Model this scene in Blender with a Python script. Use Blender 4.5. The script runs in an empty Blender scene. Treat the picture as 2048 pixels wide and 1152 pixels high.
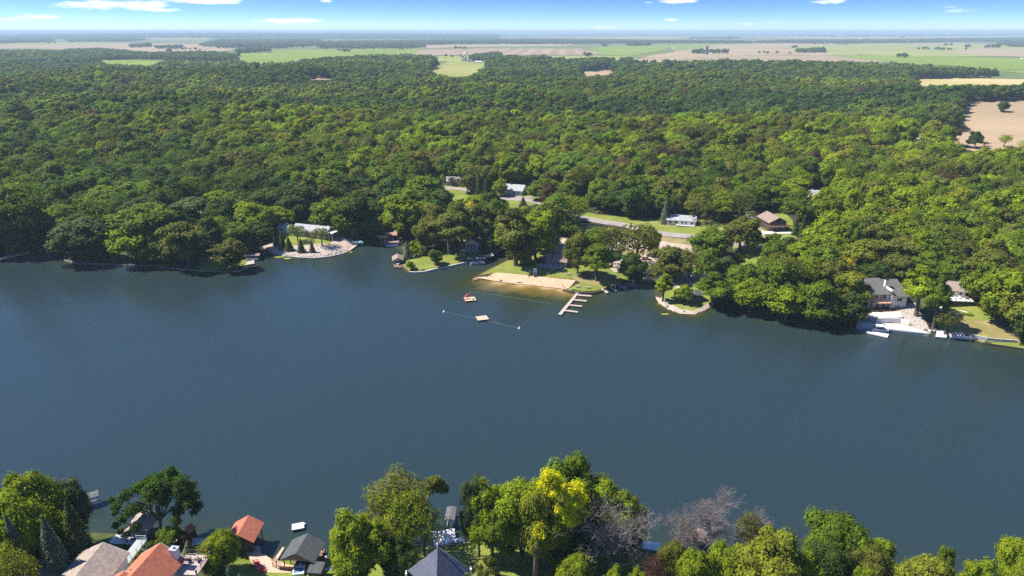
import bpy, bmesh, math, random
import numpy as np
from mathutils import Vector, Matrix
from mathutils.geometry import delaunay_2d_cdt
R = math.radians
S = bpy.context.scene
COL = S.collection
rng = np.random.default_rng(7)
random.seed(7)

# ------------------------------------------------------------------ camera, light, sky
CAMH, FPX = 100.0, 1365.0
PITCH = math.atan(512.0 / FPX)
CP, SP = math.cos(PITCH), math.sin(PITCH)
cam = bpy.data.cameras.new('camera')
cam.sensor_width = 36.0
cam.lens = 36.0 * FPX / 2048.0
cam.clip_start = 1.0
cam.clip_end = 200000.0
camo = bpy.data.objects.new('camera', cam)
camo.location = (0, 0, CAMH)
camo.rotation_euler = (math.pi / 2 - PITCH, 0, 0)
COL.objects.link(camo)
S.camera = camo

SUN_EL, SUN_AZ = R(52), R(-78)          # azimuth from +Y towards +X
to_sun = Vector((math.sin(SUN_AZ) * math.cos(SUN_EL), math.cos(SUN_AZ) * math.cos(SUN_EL), math.sin(SUN_EL)))
sun = bpy.data.lights.new('sun', 'SUN')
sun.energy = 5.0
sun.angle = R(0.53)
sun.color = (1.0, 0.93, 0.82)
suno = bpy.data.objects.new('sun', sun)
suno.rotation_euler = (-to_sun).to_track_quat('-Z', 'Y').to_euler()
suno.location = (0, 0, 300)
COL.objects.link(suno)

world = bpy.data.worlds.new('World')
S.world = world
world.use_nodes = True
try:
    world.cycles.sampling_method = 'MANUAL'
    world.cycles.sample_map_resolution = 512
except Exception:
    pass
S.view_settings.view_transform = 'Standard'
S.view_settings.look = 'None'
S.view_settings.gamma = 1.0
S.view_settings.use_curve_mapping = False
S.view_settings.exposure = 0.9
cy = S.cycles
cy.max_bounces = 5
cy.diffuse_bounces = 3
cy.glossy_bounces = 2
cy.transmission_bounces = 3
cy.transparent_max_bounces = 6
cy.volume_bounces = 0
cy.use_denoising = False
cy.caustics_reflective = False
cy.caustics_refractive = False
cy.use_adaptive_sampling = False
cy.sample_clamp_indirect = 3.0

class NT:
    """small wrapper for node trees"""
    def __init__(s, tree):
        s.t = tree
        s.t.nodes.clear()
    def n(s, kind, ins=None, **kw):
        nd = s.t.nodes.new(kind)
        for k, v in kw.items():
            setattr(nd, k, v)
        if ins:
            for k, v in ins.items():
                sock = nd.inputs[k]
                if hasattr(v, 'is_output'):
                    s.t.links.new(v, sock)
                else:
                    sock.default_value = v
        return nd
    def math(s, op, a, b=0.0, c=0.0, clamp=False):
        nd = s.n('ShaderNodeMath', {0: a, 1: b, 2: c}, operation=op)
        nd.use_clamp = clamp
        return nd.outputs[0]
    def mix(s, f, a, b, mode='MIX'):
        nd = s.t.nodes.new('ShaderNodeMix')
        nd.data_type = 'RGBA'
        nd.blend_type = mode
        for i, v in ((0, f), (6, a), (7, b)):
            if hasattr(v, 'is_output'):
                s.t.links.new(v, nd.inputs[i])
            else:
                nd.inputs[i].default_value = (*v, 1.0) if isinstance(v, tuple) and len(v) == 3 else v
        return nd.outputs[2]
    def ramp(s, f, stops, interp='LINEAR'):
        nd = s.n('ShaderNodeValToRGB', {0: f})
        cr = nd.color_ramp
        cr.interpolation = interp
        while len(cr.elements) < len(stops):
            cr.elements.new(0.5)
        for e, (p, c) in zip(cr.elements, stops):
            e.position = p
            e.color = (*c, 1.0) if len(c) == 3 else c
        return nd.outputs[0]

# world: Nishita sky plus a few flat-based fair weather clouds near the horizon
def build_world():
    T = NT(world.node_tree)
    tc = T.n('ShaderNodeTexCoord').outputs['Generated']
    sep = T.n('ShaderNodeSeparateXYZ', {0: tc})
    x, y, z = sep.outputs
    zb = T.math('MULTIPLY_ADD', z, 4.2, 0.012)            # clear dry air: the blue starts low over the horizon
    vec = T.n('ShaderNodeCombineXYZ', {0: x, 1: y, 2: zb}).outputs[0]
    vec = T.n('ShaderNodeVectorMath', {0: vec}, operation='NORMALIZE').outputs[0]
    sky = T.n('ShaderNodeTexSky', {0: vec}, sky_type='NISHITA', sun_disc=False, sun_elevation=SUN_EL,
              sun_rotation=SUN_AZ, altitude=0.0, air_density=1.0, dust_density=0.3, ozone_density=2.0)
    tint = T.ramp(T.math('MULTIPLY', z, 10.0), [(0.0, (0.80, 0.98, 1.10)), (0.2, (0.58, 0.79, 1.08)), (0.5, (0.37, 0.61, 1.04)), (1.0, (0.46, 0.68, 1.04))])
    col = T.mix(1.0, sky.outputs[0], tint, 'MULTIPLY')
    az = T.math('ARCTAN2', x, y)
    el = T.math('ARCSINE', z)
    n1 = T.n('ShaderNodeTexNoise', {'Vector': T.n('ShaderNodeCombineXYZ', {0: T.math('MULTIPLY', az, 26.0), 1: T.math('MULTIPLY', el, 95.0), 2: 1.3}).outputs[0],
             'Scale': 1.0, 'Detail': 5.0, 'Roughness': 0.55}).outputs[0]
    n2 = T.n('ShaderNodeTexNoise', {'Vector': T.n('ShaderNodeCombineXYZ', {0: T.math('MULTIPLY', az, 90.0), 1: T.math('MULTIPLY', el, 380.0), 2: 4.0}).outputs[0],
             'Scale': 1.0, 'Detail': 4.0}).outputs[0]
    wob = T.math('MULTIPLY_ADD', n1, 3.4, -1.7)
    wob = T.math('ADD', wob, T.math('MULTIPLY_ADD', n2, 1.6, -0.8))
    total = None
    # (azimuth, elevation, half width, half height, strength) in radians
    clouds = CLOUDS
    for (a0, e0, wa, he, st) in clouds:
        da = T.math('DIVIDE', T.math('SUBTRACT', az, a0), wa)
        de = T.math('DIVIDE', T.math('SUBTRACT', el, e0), he)
        below = T.math('MULTIPLY', T.math('MINIMUM', de, 0.0), 1.2)   # flatter base
        d2 = T.math('ADD', T.math('POWER', T.math('ABSOLUTE', da), 2.0), T.math('ADD', T.math('POWER', de, 2.0), T.math('POWER', below, 2.0)))
        m = T.math('SUBTRACT', 1.0, T.math('ADD', d2, wob))
        m = T.math('MULTIPLY', T.n('ShaderNodeMapRange', {0: m, 1: -0.15, 2: 1.35}, interpolation_type='SMOOTHSTEP').outputs[0], st)
        total = m if total is None else T.math('MAXIMUM', total, m)
    cc = T.mix(T.n('ShaderNodeMapRange', {0: n2, 1: 0.3, 2: 0.65}).outputs[0], (7.0, 7.4, 8.6), (8.8, 8.9, 9.2))
    col = T.mix(total, col, cc)
    bg = T.n('ShaderNodeBackground', {0: col, 1: 0.10})
    T.t.links.new(bg.outputs[0], T.n('ShaderNodeOutputWorld').inputs[0])
def dirpx(px, py):
    dx, dy = (px - 1024.0) / 1365.0, (576.0 - py) / 1365.0
    v = (dx, CP + dy * SP, -SP + dy * CP)
    n = math.sqrt(sum(a * a for a in v))
    return math.atan2(v[0], v[1]), math.asin(v[2] / n)
CLOUDS = []
for (cx_, cy_, w_, h_, s_) in [(232, 12, 125, 15, 1.0), (160, 8, 60, 8, 1.0), (420, 3, 95, 9, 1.0), (330, 20, 50, 6, .8), (575, 43, 70, 7, 1.0), (60, 36, 60, 8, .75), (15, 39, 40, 4, .6), (1212, 56, 32, 6, .75),
                              (1345, 3, 50, 7, .9), (1342, 40, 17, 4, .5), (1652, 4, 42, 8, 1.0), (1300, 5, 14, 4, .6), (1925, 22, 45, 6, .3), (1490, 48, 22, 4, .3), (651, 2, 16, 5, .7), (1545, 46, 16, 3, .15), (1900, 14, 18, 4, .2)]:
    a_, e_ = dirpx(cx_, cy_); a2, _ = dirpx(cx_ + w_, cy_); _, e2 = dirpx(cx_, cy_ - h_)
    CLOUDS.append((a_, e_, abs(a2 - a_), abs(e2 - e_), s_))
build_world()

# ------------------------------------------------------------------ projection helpers (photo pixels, 2048 x 1152)
def ray(px, py):
    dx, dy = (px - 1024.0) / FPX, (576.0 - py) / FPX
    return np.array((dx, CP + dy * SP, -SP + dy * CP))
def onz(px, py, z=0.0):
    d = ray(px, py)
    t = (z - CAMH) / d[2]
    return np.array((d[0] * t, d[1] * t, z))
def proj(X, Y, Z):
    w = Z - CAMH
    dep = Y * CP - w * SP
    return 1024.0 + FPX * X / dep, 576.0 - FPX * (Y * SP + w * CP) / dep, dep
def z_for(Y, py):
    dy = (576.0 - py) / FPX
    return CAMH + Y * (dy * CP - SP) / (CP + dy * SP)

# ------------------------------------------------------------------ the lake outline (photo pixels on the water plane)
FAR_SHORE = [(-1500, 640), (-700, 575), (-260, 545), (-60, 533), (0, 522), (30, 514), (60, 509), (100, 500), (114, 497), (122, 509), (132, 519), (150, 527),
  (200, 529), (240, 531), (300, 532), (350, 538), (400, 543), (450, 545), (480, 543), (496, 535), (500, 522), (508, 510), (522, 498),
  (531, 496), (545, 506), (570, 513), (600, 516), (630, 517), (660, 514), (690, 507), (704, 499), (712, 488), (726, 478), (744, 470),
  (752, 456), (762, 452), (768, 464), (772, 476), (782, 489), (800, 500), (812, 508), (822, 516), (806, 524), (800, 530), (818, 544), (850, 544), (890, 536), (935, 526), (985, 518),
  (1012, 508), (1022, 507), (1012, 517), (984, 534), (954, 551), (946, 556), (960, 559), (985, 561), (1020, 566), (1060, 570), (1100, 574), (1132, 578), (1134, 583),
  (1160, 586), (1190, 586), (1220, 579), (1248, 570), (1268, 562), (1276, 553), (1300, 553), (1306, 566), (1310, 592), (1318, 605), (1334, 617), (1360, 627), (1388, 629), (1408, 621),
  (1420, 613), (1440, 613), (1480, 618), (1520, 632), (1560, 642), (1610, 648), (1660, 652), (1712, 648), (1722, 656), (1780, 661), (1860, 668),
  (1884, 667), (1936, 678), (1966, 687), (2048, 699), (2140, 712), (2400, 740), (3000, 800), (3800, 900)]
NEAR_SHORE = [(3800, 1330), (3000, 1290), (2500, 1240), (2048, 1185), (1800, 1160), (1600, 1142), (1450, 1122), (1330, 1112), (1200, 1098), (1080, 1085), (1000, 1080),
  (940, 1086), (860, 1092), (780, 1100), (720, 1106), (690, 1112), (650, 1119), (560, 1118), (545, 1118), (525, 1105), (505, 1092), (440, 1078), (380, 1073), (290, 1070), (225, 1070),
  (150, 1060), (0, 1055), (-200, 1060), (-500, 1080), (-1500, 1130)]
LAKE = np.array([onz(*p)[:2] for p in FAR_SHORE + NEAR_SHORE])

def in_poly(P, x, y):
    x = np.asarray(x, float); y = np.asarray(y, float)
    ins = np.zeros(x.shape, bool)
    n = len(P)
    for i in range(n):
        x0, y0 = P[i]; x1, y1 = P[(i + 1) % n]
        if y0 == y1:
            continue
        c = ((y0 > y) != (y1 > y)) & (x < (x1 - x0) * (y - y0) / (y1 - y0) + x0)
        ins ^= c
    return ins
def seg_dist(P, x, y, closed=True):
    x = np.asarray(x, float); y = np.asarray(y, float)
    best = np.full(x.shape, 1e9)
    n = len(P)
    for i in range(n if closed else n - 1):
        x0, y0 = P[i]; x1, y1 = P[(i + 1) % n]
        dx, dy = x1 - x0, y1 - y0
        t = np.clip(((x - x0) * dx + (y - y0) * dy) / (dx * dx + dy * dy + 1e-9), 0, 1)
        best = np.minimum(best, np.hypot(x - x0 - t * dx, y - y0 - t * dy))
    return best
def sstep(a, b, x):
    t = np.clip((x - a) / (b - a), 0, 1)
    return t * t * (3 - 2 * t)
def vnoise(x, y, seed=0):
    """smooth value noise, vectorised"""
    xi = np.floor(x).astype(np.int64); yi = np.floor(y).astype(np.int64)
    fx = x - xi; fy = y - yi
    fx = fx * fx * (3 - 2 * fx); fy = fy * fy * (3 - 2 * fy)
    def h(a, b):
        v = np.sin(a * 127.1 + b * 311.7 + seed * 74.7) * 43758.5453
        return v - np.floor(v)
    return (h(xi, yi) * (1 - fx) + h(xi + 1, yi) * fx) * (1 - fy) + (h(xi, yi + 1) * (1 - fx) + h(xi + 1, yi + 1) * fx) * fy

def spacing(lo, hi, step, far, growth):
    v = list(np.arange(lo, hi + 0.1, step))
    s = step
    while v[-1] < far[1]:
        s *= growth; v.append(v[-1] + s)
    s = step
    while v[0] > far[0]:
        s *= growth; v.insert(0, v[0] - s)
    return np.array(v)
XS = spacing(-270, 270, 2.5, (-60000, 60000), 1.07)
YS = spacing(112, 430, 2.5, (20, 66000), 1.05)
GX, GY = np.meshgrid(XS, YS)
BEACH = [(948, 556), (1134, 585), (1170, 560), (1140, 500), (1000, 520)]
BEACH_W = np.array([onz(*p)[:2] for p in BEACH])
def base_height(x, y):
    d = np.full(x.shape, 900.0)
    m = (np.abs(x) < 1200) & (y < 1300)
    d[m] = seg_dist(LAKE, x[m], y[m])
    land = ~in_poly(LAKE, x, y)
    nearside = y < 200
    flat = 1 - 0.75 * np.exp(-(seg_dist(BEACH_W, x, y) / 25.0) ** 2) if True else 1
    hf = 0.45 + 3.2 * (1 - np.exp(-d / 26.0)) * flat + 0.022 * np.minimum(d, 260)
    hf = hf + 3.0 * sstep(60, 180, x) * sstep(0, 30, d) * (y < 420)
    roll = (vnoise(x / 330 + 3.1, y / 170 + 1.7, 1) - 0.5) * 30 + (vnoise(x / 120, y / 90, 2) - 0.5) * 7
    roll = roll * sstep(120, 330, d) * (1 - sstep(1500, 2400, y))
    hf = hf + roll + 3.0 * sstep(200, 600, d)
    hn = 0.45 + 5.0 * (1 - np.exp(-np.maximum(d - 3, 0) / 16.0)) + 0.02 * np.minimum(d, 200)
    h = np.where(nearside, hn, hf)
    h = np.where(land, h, -2.0 * sstep(0, 6, d) - 0.15)
    hills = sstep(9000, 15000, y) * (30 + 45 * vnoise(x / 2600, y / 3000, 5)) * (0.25 + 0.75 * sstep(3000, -7000, x))
    return h + hills
ZS = base_height(GX, GY)
def H(x, y):
    """terrain height, bilinear on the terrain grid"""
    x = np.asarray(x, float); y = np.asarray(y, float)
    i = np.clip(np.searchsorted(XS, x) - 1, 0, len(XS) - 2)
    j = np.clip(np.searchsorted(YS, y) - 1, 0, len(YS) - 2)
    fx = (x - XS[i]) / (XS[i + 1] - XS[i]); fy = (y - YS[j]) / (YS[j + 1] - YS[j])
    return (ZS[j, i] * (1 - fx) + ZS[j, i + 1] * fx) * (1 - fy) + (ZS[j + 1, i] * (1 - fx) + ZS[j + 1, i + 1] * fx) * fy
def at(px, py, dz=0.0):
    """point where the sight line through a photo pixel meets the terrain (or the water)"""
    d = ray(px, py)
    t0 = 60.0
    t = t0
    f = lambda t: CAMH + d[2] * t - max(float(H(d[0] * t, d[1] * t)), 0.0) - dz
    while f(t) > 0 and t < 60000:
        t0 = t
        t = t * 1.02
    for _ in range(24):
        m = (t0 + t) / 2
        if f(m) > 0: t0 = m
        else: t = m
    return np.array((d[0] * t, d[1] * t, CAMH + d[2] * t - dz))

# ------------------------------------------------------------------ materials
MATS = {}
def mat(name, color=(0.5, 0.5, 0.5), rough=0.7, metal=0.0, var=0.15, scale=3.0, color2=None, bump=0.0, spec=0.4, detail=4.0):
    """procedural material: base colour broken up by noise"""
    if name in MATS:
        return MATS[name]
    m = bpy.data.materials.new(name)
    m.use_nodes = True
    T = NT(m.node_tree)
    tc = T.n('ShaderNodeTexCoord').outputs['Object']
    nz = T.n('ShaderNodeTexNoise', {'Vector': tc, 'Scale': scale, 'Detail': detail, 'Roughness': 0.6})
    c2 = color2 or tuple(min(1, c * (1 + var)) for c in color)
    c1 = color if color2 else tuple(c * (1 - var) for c in color)
    f = T.n('ShaderNodeMapRange', {0: nz.outputs[0], 1: 0.35, 2: 0.65}).outputs[0]
    col = T.mix(f, c1, c2)
    p = T.n('ShaderNodeBsdfPrincipled', {'Base Color': col, 'Roughness': rough, 'Metallic': metal, 'Specular IOR Level': spec})
    if bump:
        b = T.n('ShaderNodeBump', {'Height': nz.outputs[0], 'Strength': bump, 'Distance': 0.1})
        T.t.links.new(b.outputs[0], p.inputs['Normal'])
    T.t.links.new(p.outputs[0], T.n('ShaderNodeOutputMaterial').inputs[0])
    MATS[name] = m
    return m

def leaf_material(name, trans=0.4):
    m = bpy.data.materials.new(name)
    m.use_nodes = True
    T = NT(m.node_tree)
    tint = T.n('ShaderNodeAttribute', attribute_type='INSTANCER', attribute_name='tint').outputs['Color']
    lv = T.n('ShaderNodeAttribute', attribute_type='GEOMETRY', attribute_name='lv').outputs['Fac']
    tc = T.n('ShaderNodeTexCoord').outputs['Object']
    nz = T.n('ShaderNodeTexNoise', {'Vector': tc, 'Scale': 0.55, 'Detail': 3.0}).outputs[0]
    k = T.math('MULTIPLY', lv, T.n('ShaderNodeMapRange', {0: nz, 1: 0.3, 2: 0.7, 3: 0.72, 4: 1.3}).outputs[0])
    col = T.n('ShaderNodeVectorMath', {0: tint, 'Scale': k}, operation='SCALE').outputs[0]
    # a little yellower where the leaves are young
    col = T.mix(T.n('ShaderNodeMapRange', {0: nz, 1: 0.5, 2: 0.8, 3: 0.0, 4: 0.5}).outputs[0], col, T.mix(1.0, col, (1.35, 1.1, 0.55), 'MULTIPLY'))
    d = T.n('ShaderNodeBsdfPrincipled', {'Base Color': col, 'Roughness': 0.7, 'Specular IOR Level': 0.08})
    tr = T.n('ShaderNodeBsdfTranslucent', {'Color': T.mix(1.0, col, (1.5, 1.5, 0.5), 'MULTIPLY')})
    mx = T.n('ShaderNodeMixShader', {0: trans, 1: d.outputs[0], 2: tr.outputs[0]})
    T.t.links.new(mx.outputs[0], T.n('ShaderNodeOutputMaterial').inputs[0])
    return m
LEAF = leaf_material('leaves')
BARK = mat('bark', (0.10, 0.08, 0.065), 0.95, var=0.35, scale=1.5, bump=0.4)
BARE = mat('dead_wood', (0.21, 0.18, 0.18), 0.9, var=0.25, scale=0.6)

def ground_material(name, c1, c2, c3=None, scale=0.15, fine=2.5, rough=0.95, bump=0.3):
    """soil or grass: two scales of patches plus fine grain"""
    m = bpy.data.materials.new(name)
    m.use_nodes = True
    T = NT(m.node_tree)
    pos = T.n('ShaderNodeNewGeometry').outputs['Position']
    a = T.n('ShaderNodeTexNoise', {'Vector': pos, 'Scale': scale, 'Detail': 6.0, 'Roughness': 0.62}).outputs[0]
    b = T.n('ShaderNodeTexNoise', {'Vector': pos, 'Scale': fine, 'Detail': 4.0}).outputs[0]
    col = T.mix(T.n('ShaderNodeMapRange', {0: a, 1: 0.38, 2: 0.62}).outputs[0], c1, c2)
    if c3:
        col = T.mix(T.n('ShaderNodeMapRange', {0: a, 1: 0.58, 2: 0.72}).outputs[0], col, c3)
    col = T.mix(T.n('ShaderNodeMapRange', {0: b, 1: 0.3, 2: 0.7, 3: 0.0, 4: 0.35}).outputs[0], col, (0.0, 0.0, 0.0))
    bp = T.n('ShaderNodeBump', {'Height': b, 'Strength': bump, 'Distance': 0.15})
    p = T.n('ShaderNodeBsdfPrincipled', {'Base Color': col, 'Roughness': rough, 'Specular IOR Level': 0.15, 'Normal': bp.outputs[0]})
    T.t.links.new(p.outputs[0], T.n('ShaderNodeOutputMaterial').inputs[0])
    return m

def tag(o, label=None, cat=None, group=None, kind=None):
    for k, v in (('label', label), ('category', cat), ('group', group), ('kind', kind)):
        if v: o[k] = v
    return o
def np_mesh(name, V, F, mats=(), smooth=False, mi=None):
    """mesh from arrays; F is (n,3) or (n,4) or a list of such arrays"""
    me = bpy.data.meshes.new(name)
    Fs = F if isinstance(F, list) else [F]
    Fs = [f for f in Fs if len(f)]
    V = np.asarray(V, np.float32)
    me.vertices.add(len(V))
    me.vertices.foreach_set('co', V.ravel())
    loops = np.concatenate([f.ravel() for f in Fs]).astype(np.int32)
    tot = np.concatenate([np.full(len(f), f.shape[1]) for f in Fs]).astype(np.int32)
    me.loops.add(len(loops))
    me.loops.foreach_set('vertex_index', loops)
    me.polygons.add(len(tot))
    me.polygons.foreach_set('loop_start', np.concatenate([[0], np.cumsum(tot)[:-1]]).astype(np.int32))
    if mi is not None:
        me.polygons.foreach_set('material_index', np.asarray(mi, np.int32))
    if smooth:
        me.polygons.foreach_set('use_smooth', np.ones(len(tot), bool))
    me.update(calc_edges=True)
    for m in mats:
        me.materials.append(m)
    return me
def link(name, me, parent=None, loc=None, rz=0.0):
    o = bpy.data.objects.new(name, me)
    COL.objects.link(o)
    if parent: o.parent = parent
    if loc is not None: o.location = loc
    if rz: o.rotation_euler = (0, 0, rz)
    return o

# ------------------------------------------------------------------ terrain, lake
G_FOREST = ground_material('forest_floor', (0.035, 0.04, 0.018), (0.06, 0.055, 0.03), scale=0.1)
G_LAWN = ground_material('lawn', (0.17, 0.22, 0.035), (0.25, 0.28, 0.06), (0.33, 0.28, 0.10), scale=0.09)
G_DRY = ground_material('dry_lawn', (0.21, 0.20, 0.065), (0.34, 0.27, 0.12), (0.42, 0.33, 0.18), scale=0.12)
G_SAND = ground_material('sand', (0.56, 0.385, 0.255), (0.64, 0.455, 0.31), scale=0.3, fine=1.2)
G_GRAVEL = ground_material('gravel', (0.42, 0.34, 0.27), (0.52, 0.43, 0.35), scale=0.2)
G_ASPH = ground_material('worn_asphalt', (0.30, 0.27, 0.25), (0.38, 0.34, 0.31), scale=0.15, bump=0.1)
G_CONC = ground_material('concrete', (0.55, 0.50, 0.44), (0.68, 0.62, 0.55), scale=0.4, bump=0.1)
G_ROCK = ground_material('riprap_bed', (0.36, 0.30, 0.25), (0.50, 0.42, 0.36), scale=0.8, fine=1.8, bump=1.0)
G_SHRUB = ground_material('rough_grass', (0.06, 0.085, 0.025), (0.13, 0.14, 0.045), scale=0.1)

def field_material(name, c1, c2, ang=0.0, stripe=0.0, period=40.0):
    m = bpy.data.materials.new(name)
    m.use_nodes = True
    T = NT(m.node_tree)
    pos = T.n('ShaderNodeNewGeometry').outputs['Position']
    a = T.n('ShaderNodeTexNoise', {'Vector': pos, 'Scale': 0.004, 'Detail': 5.0, 'Roughness': 0.6}).outputs[0]
    col = T.mix(T.n('ShaderNodeMapRange', {0: a, 1: 0.35, 2: 0.65}).outputs[0], c1, c2)
    if stripe:
        rot = T.n('ShaderNodeMapping', {'Vector': pos, 'Rotation': (0, 0, ang), 'Scale': (1 / period, 1 / period, 0)}).outputs[0]
        w = T.n('ShaderNodeTexWave', {'Vector': rot, 'Scale': 0.31, 'Distortion': 0.6, 'Detail': 2.0}).outputs['Fac']
        col = T.mix(T.math('MULTIPLY', w, stripe), col, tuple(c * 0.55 for c in c1))
    p = T.n('ShaderNodeBsdfDiffuse', {'Color': col})
    T.t.links.new(p.outputs[0], T.n('ShaderNodeOutputMaterial').inputs[0])
    return m

def build_terrain():
    ny, nx = GX.shape
    V = np.stack([GX.ravel(), GY.ravel(), ZS.ravel()], 1)
    j, i = np.meshgrid(np.arange(ny - 1), np.arange(nx - 1), indexing='ij')
    a = (j * nx + i).ravel()
    F = np.stack([a, a + 1, a + nx + 1, a + nx], 1)
    cy_ = GY[:-1, :-1].ravel()
    cx_ = GX[:-1, :-1].ravel()
    px, py, dep = proj(cx_, cy_, np.full(cx_.shape, 12.0))
    tree_top = np.interp(px, [0, 200, 480, 860, 1200, 1600, 2048], [104, 130, 134, 140, 132, 132, 155])
    mi = np.where((py < tree_top + 6) | (dep < 0), 1, 0)
    mi[(cy_ > 8500) & (cx_ < cy_ * (0.02 + 0.25 * (vnoise(cx_ / 3000, cy_ / 2500, 8) - 0.5)))] = 2
    mp = field_material('pasture', (0.115, 0.15, 0.06), (0.17, 0.19, 0.085))
    mh = field_material('far_woodland', (0.05, 0.085, 0.04), (0.10, 0.13, 0.06))
    me = np_mesh('ground', V, F, (G_FOREST, mp, mh), smooth=True, mi=mi)
    tag(link('ground', me), kind='structure')
build_terrain()

def water_material():
    m = bpy.data.materials.new('lake_water')
    m.use_nodes = True
    T = NT(m.node_tree)
    pos = T.n('ShaderNodeNewGeometry').outputs['Position']
    sh = T.n('ShaderNodeAttribute', attribute_type='GEOMETRY', attribute_name='shallow').outputs['Fac']
    nz = T.n('ShaderNodeTexNoise', {'Vector': pos, 'Scale': 0.16, 'Detail': 5.0}).outputs[0]
    shn = T.math('MULTIPLY', sh, T.n('ShaderNodeMapRange', {0: nz, 1: 0.3, 2: 0.6, 3: 0.8, 4: 1.1}).outputs[0], clamp=True)
    col = T.ramp(shn, [(0.0, (0.018, 0.034, 0.038)), (0.35, (0.03, 0.04, 0.012)), (0.75, (0.19, 0.13, 0.03)), (1.0, (0.42, 0.29, 0.14))])
    def rip(ang, sx, sy, dist, det):
        mp = T.n('ShaderNodeMapping', {'Vector': pos, 'Rotation': (0, 0, ang), 'Scale': (sx, sy, 1)}).outputs[0]
        return T.n('ShaderNodeTexNoise', {'Vector': mp, 'Scale': 1.0, 'Detail': det, 'Roughness': 0.55, 'Distortion': dist}).outputs[0]
    r1 = rip(R(38), 3.6, 0.9, 0.3, 3.0)
    r2 = rip(R(30), 1.6, 0.5, 0.4, 2.0)
    big = T.n('ShaderNodeTexNoise', {'Vector': pos, 'Scale': 0.018, 'Detail': 3.0}).outputs[0]
    hgt = T.math('ADD', r1, T.math('MULTIPLY', r2, 0.8))
    hgt = T.math('MULTIPLY', hgt, T.n('ShaderNodeMapRange', {0: big, 1: 0.3, 2: 0.7, 3: 0.5, 4: 1.2}).outputs[0])
    bp = T.n('ShaderNodeBump', {'Height': hgt, 'Strength': 1.0, 'Distance': 0.11})
    p = T.n('ShaderNodeBsdfPrincipled', {'Base Color': col, 'Roughness': T.n('ShaderNodeMapRange', {0: big, 1: 0.35, 2: 0.65, 3: 0.07, 4: 0.15}).outputs[0], 'IOR': 1.42, 'Specular IOR Level': 0.5, 'Normal': bp.outputs[0]})
    T.t.links.new(p.outputs[0], T.n('ShaderNodeOutputMaterial').inputs[0])
    return m
def build_water():
    xs = np.concatenate([np.linspace(-1500, -275, 12), np.arange(-270, 271, 3.0), np.linspace(275, 1500, 12)])
    ys = np.arange(60, 460, 3.0)
    X, Y = np.meshgrid(xs, ys)
    ny, nx = X.shape
    V = np.stack([X.ravel(), Y.ravel(), np.zeros(X.size)], 1)
    j, i = np.meshgrid(np.arange(ny - 1), np.arange(nx - 1), indexing='ij')
    a = (j * nx + i).ravel()
    F = np.stack([a, a + 1, a + nx + 1, a + nx], 1)
    me = np_mesh('water', V, F, (water_material(),), smooth=True)
    edge = np.array([onz(*p)[:2] for p in [(1000, 563), (1020, 566), (1060, 570), (1100, 574), (1126, 578)]])
    d = seg_dist(edge, X, Y, closed=False)
    sh = 1.0 * np.exp(-(d / 13.0) ** 1.2)
    edge2 = np.array([onz(*p)[:2] for p in [(1318, 605), (1334, 617), (1360, 627), (1388, 629), (1408, 621)]])
    sh = np.maximum(sh, 0.5 * np.exp(-(seg_dist(edge2, X, Y, closed=False) / 4.5) ** 1.5))
    dl = seg_dist(LAKE, X, Y)
    sh = np.maximum(sh, 0.22 * np.exp(-(dl / 6.0) ** 1.5))
    at_ = me.attributes.new('shallow', 'FLOAT', 'POINT')
    at_.data.foreach_set('value', sh.ravel().astype(np.float32))
    tag(link('water', me), kind='structure')
build_water()

def sheet(name, pts, material, dz=0.06, step=3.0, px=True, kind='structure', maxpts=1600):
    """a polygon (photo pixels on the terrain, or world points) draped over the terrain"""
    P = np.array([at(*p)[:2] for p in pts]) if px else np.array(pts, float)
    # densify the outline
    Q = []
    n = len(P)
    ext = max(P[:, 0].max() - P[:, 0].min(), P[:, 1].max() - P[:, 1].min())
    step = max(step, ext / 40.0)
    for i in range(n):
        a, b = P[i], P[(i + 1) % n]
        k = max(1, int(np.hypot(*(b - a)) / step))
        for t in range(k):
            Q.append(a + (b - a) * t / k)
    Q = np.array(Q)
    gx, gy = np.meshgrid(np.arange(Q[:, 0].min(), Q[:, 0].max(), step), np.arange(Q[:, 1].min(), Q[:, 1].max(), step))
    gx, gy = gx.ravel(), gy.ravel()
    m = in_poly(Q, gx, gy) & (seg_dist(Q, gx, gy) > step * 0.4)
    allp = [Vector(q) for q in Q] + [Vector((a, b)) for a, b in zip(gx[m], gy[m])]
    nq = len(Q)
    vs, es, fs, *_ = delaunay_2d_cdt(allp, [(i, (i + 1) % nq) for i in range(nq)], [list(range(nq))], 1, 1e-4)
    V = np.array([(v.x, v.y) for v in vs])
    Z = np.maximum(H(V[:, 0], V[:, 1]), 0.0) + dz
    F = np.array([f for f in fs if len(f) == 3])
    me = np_mesh(name, np.column_stack([V, Z]), F, (material,), smooth=True)
    me.validate()
    o = link(name, me)
    tag(o, kind=kind)
    # faces must look up
    return o
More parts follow.
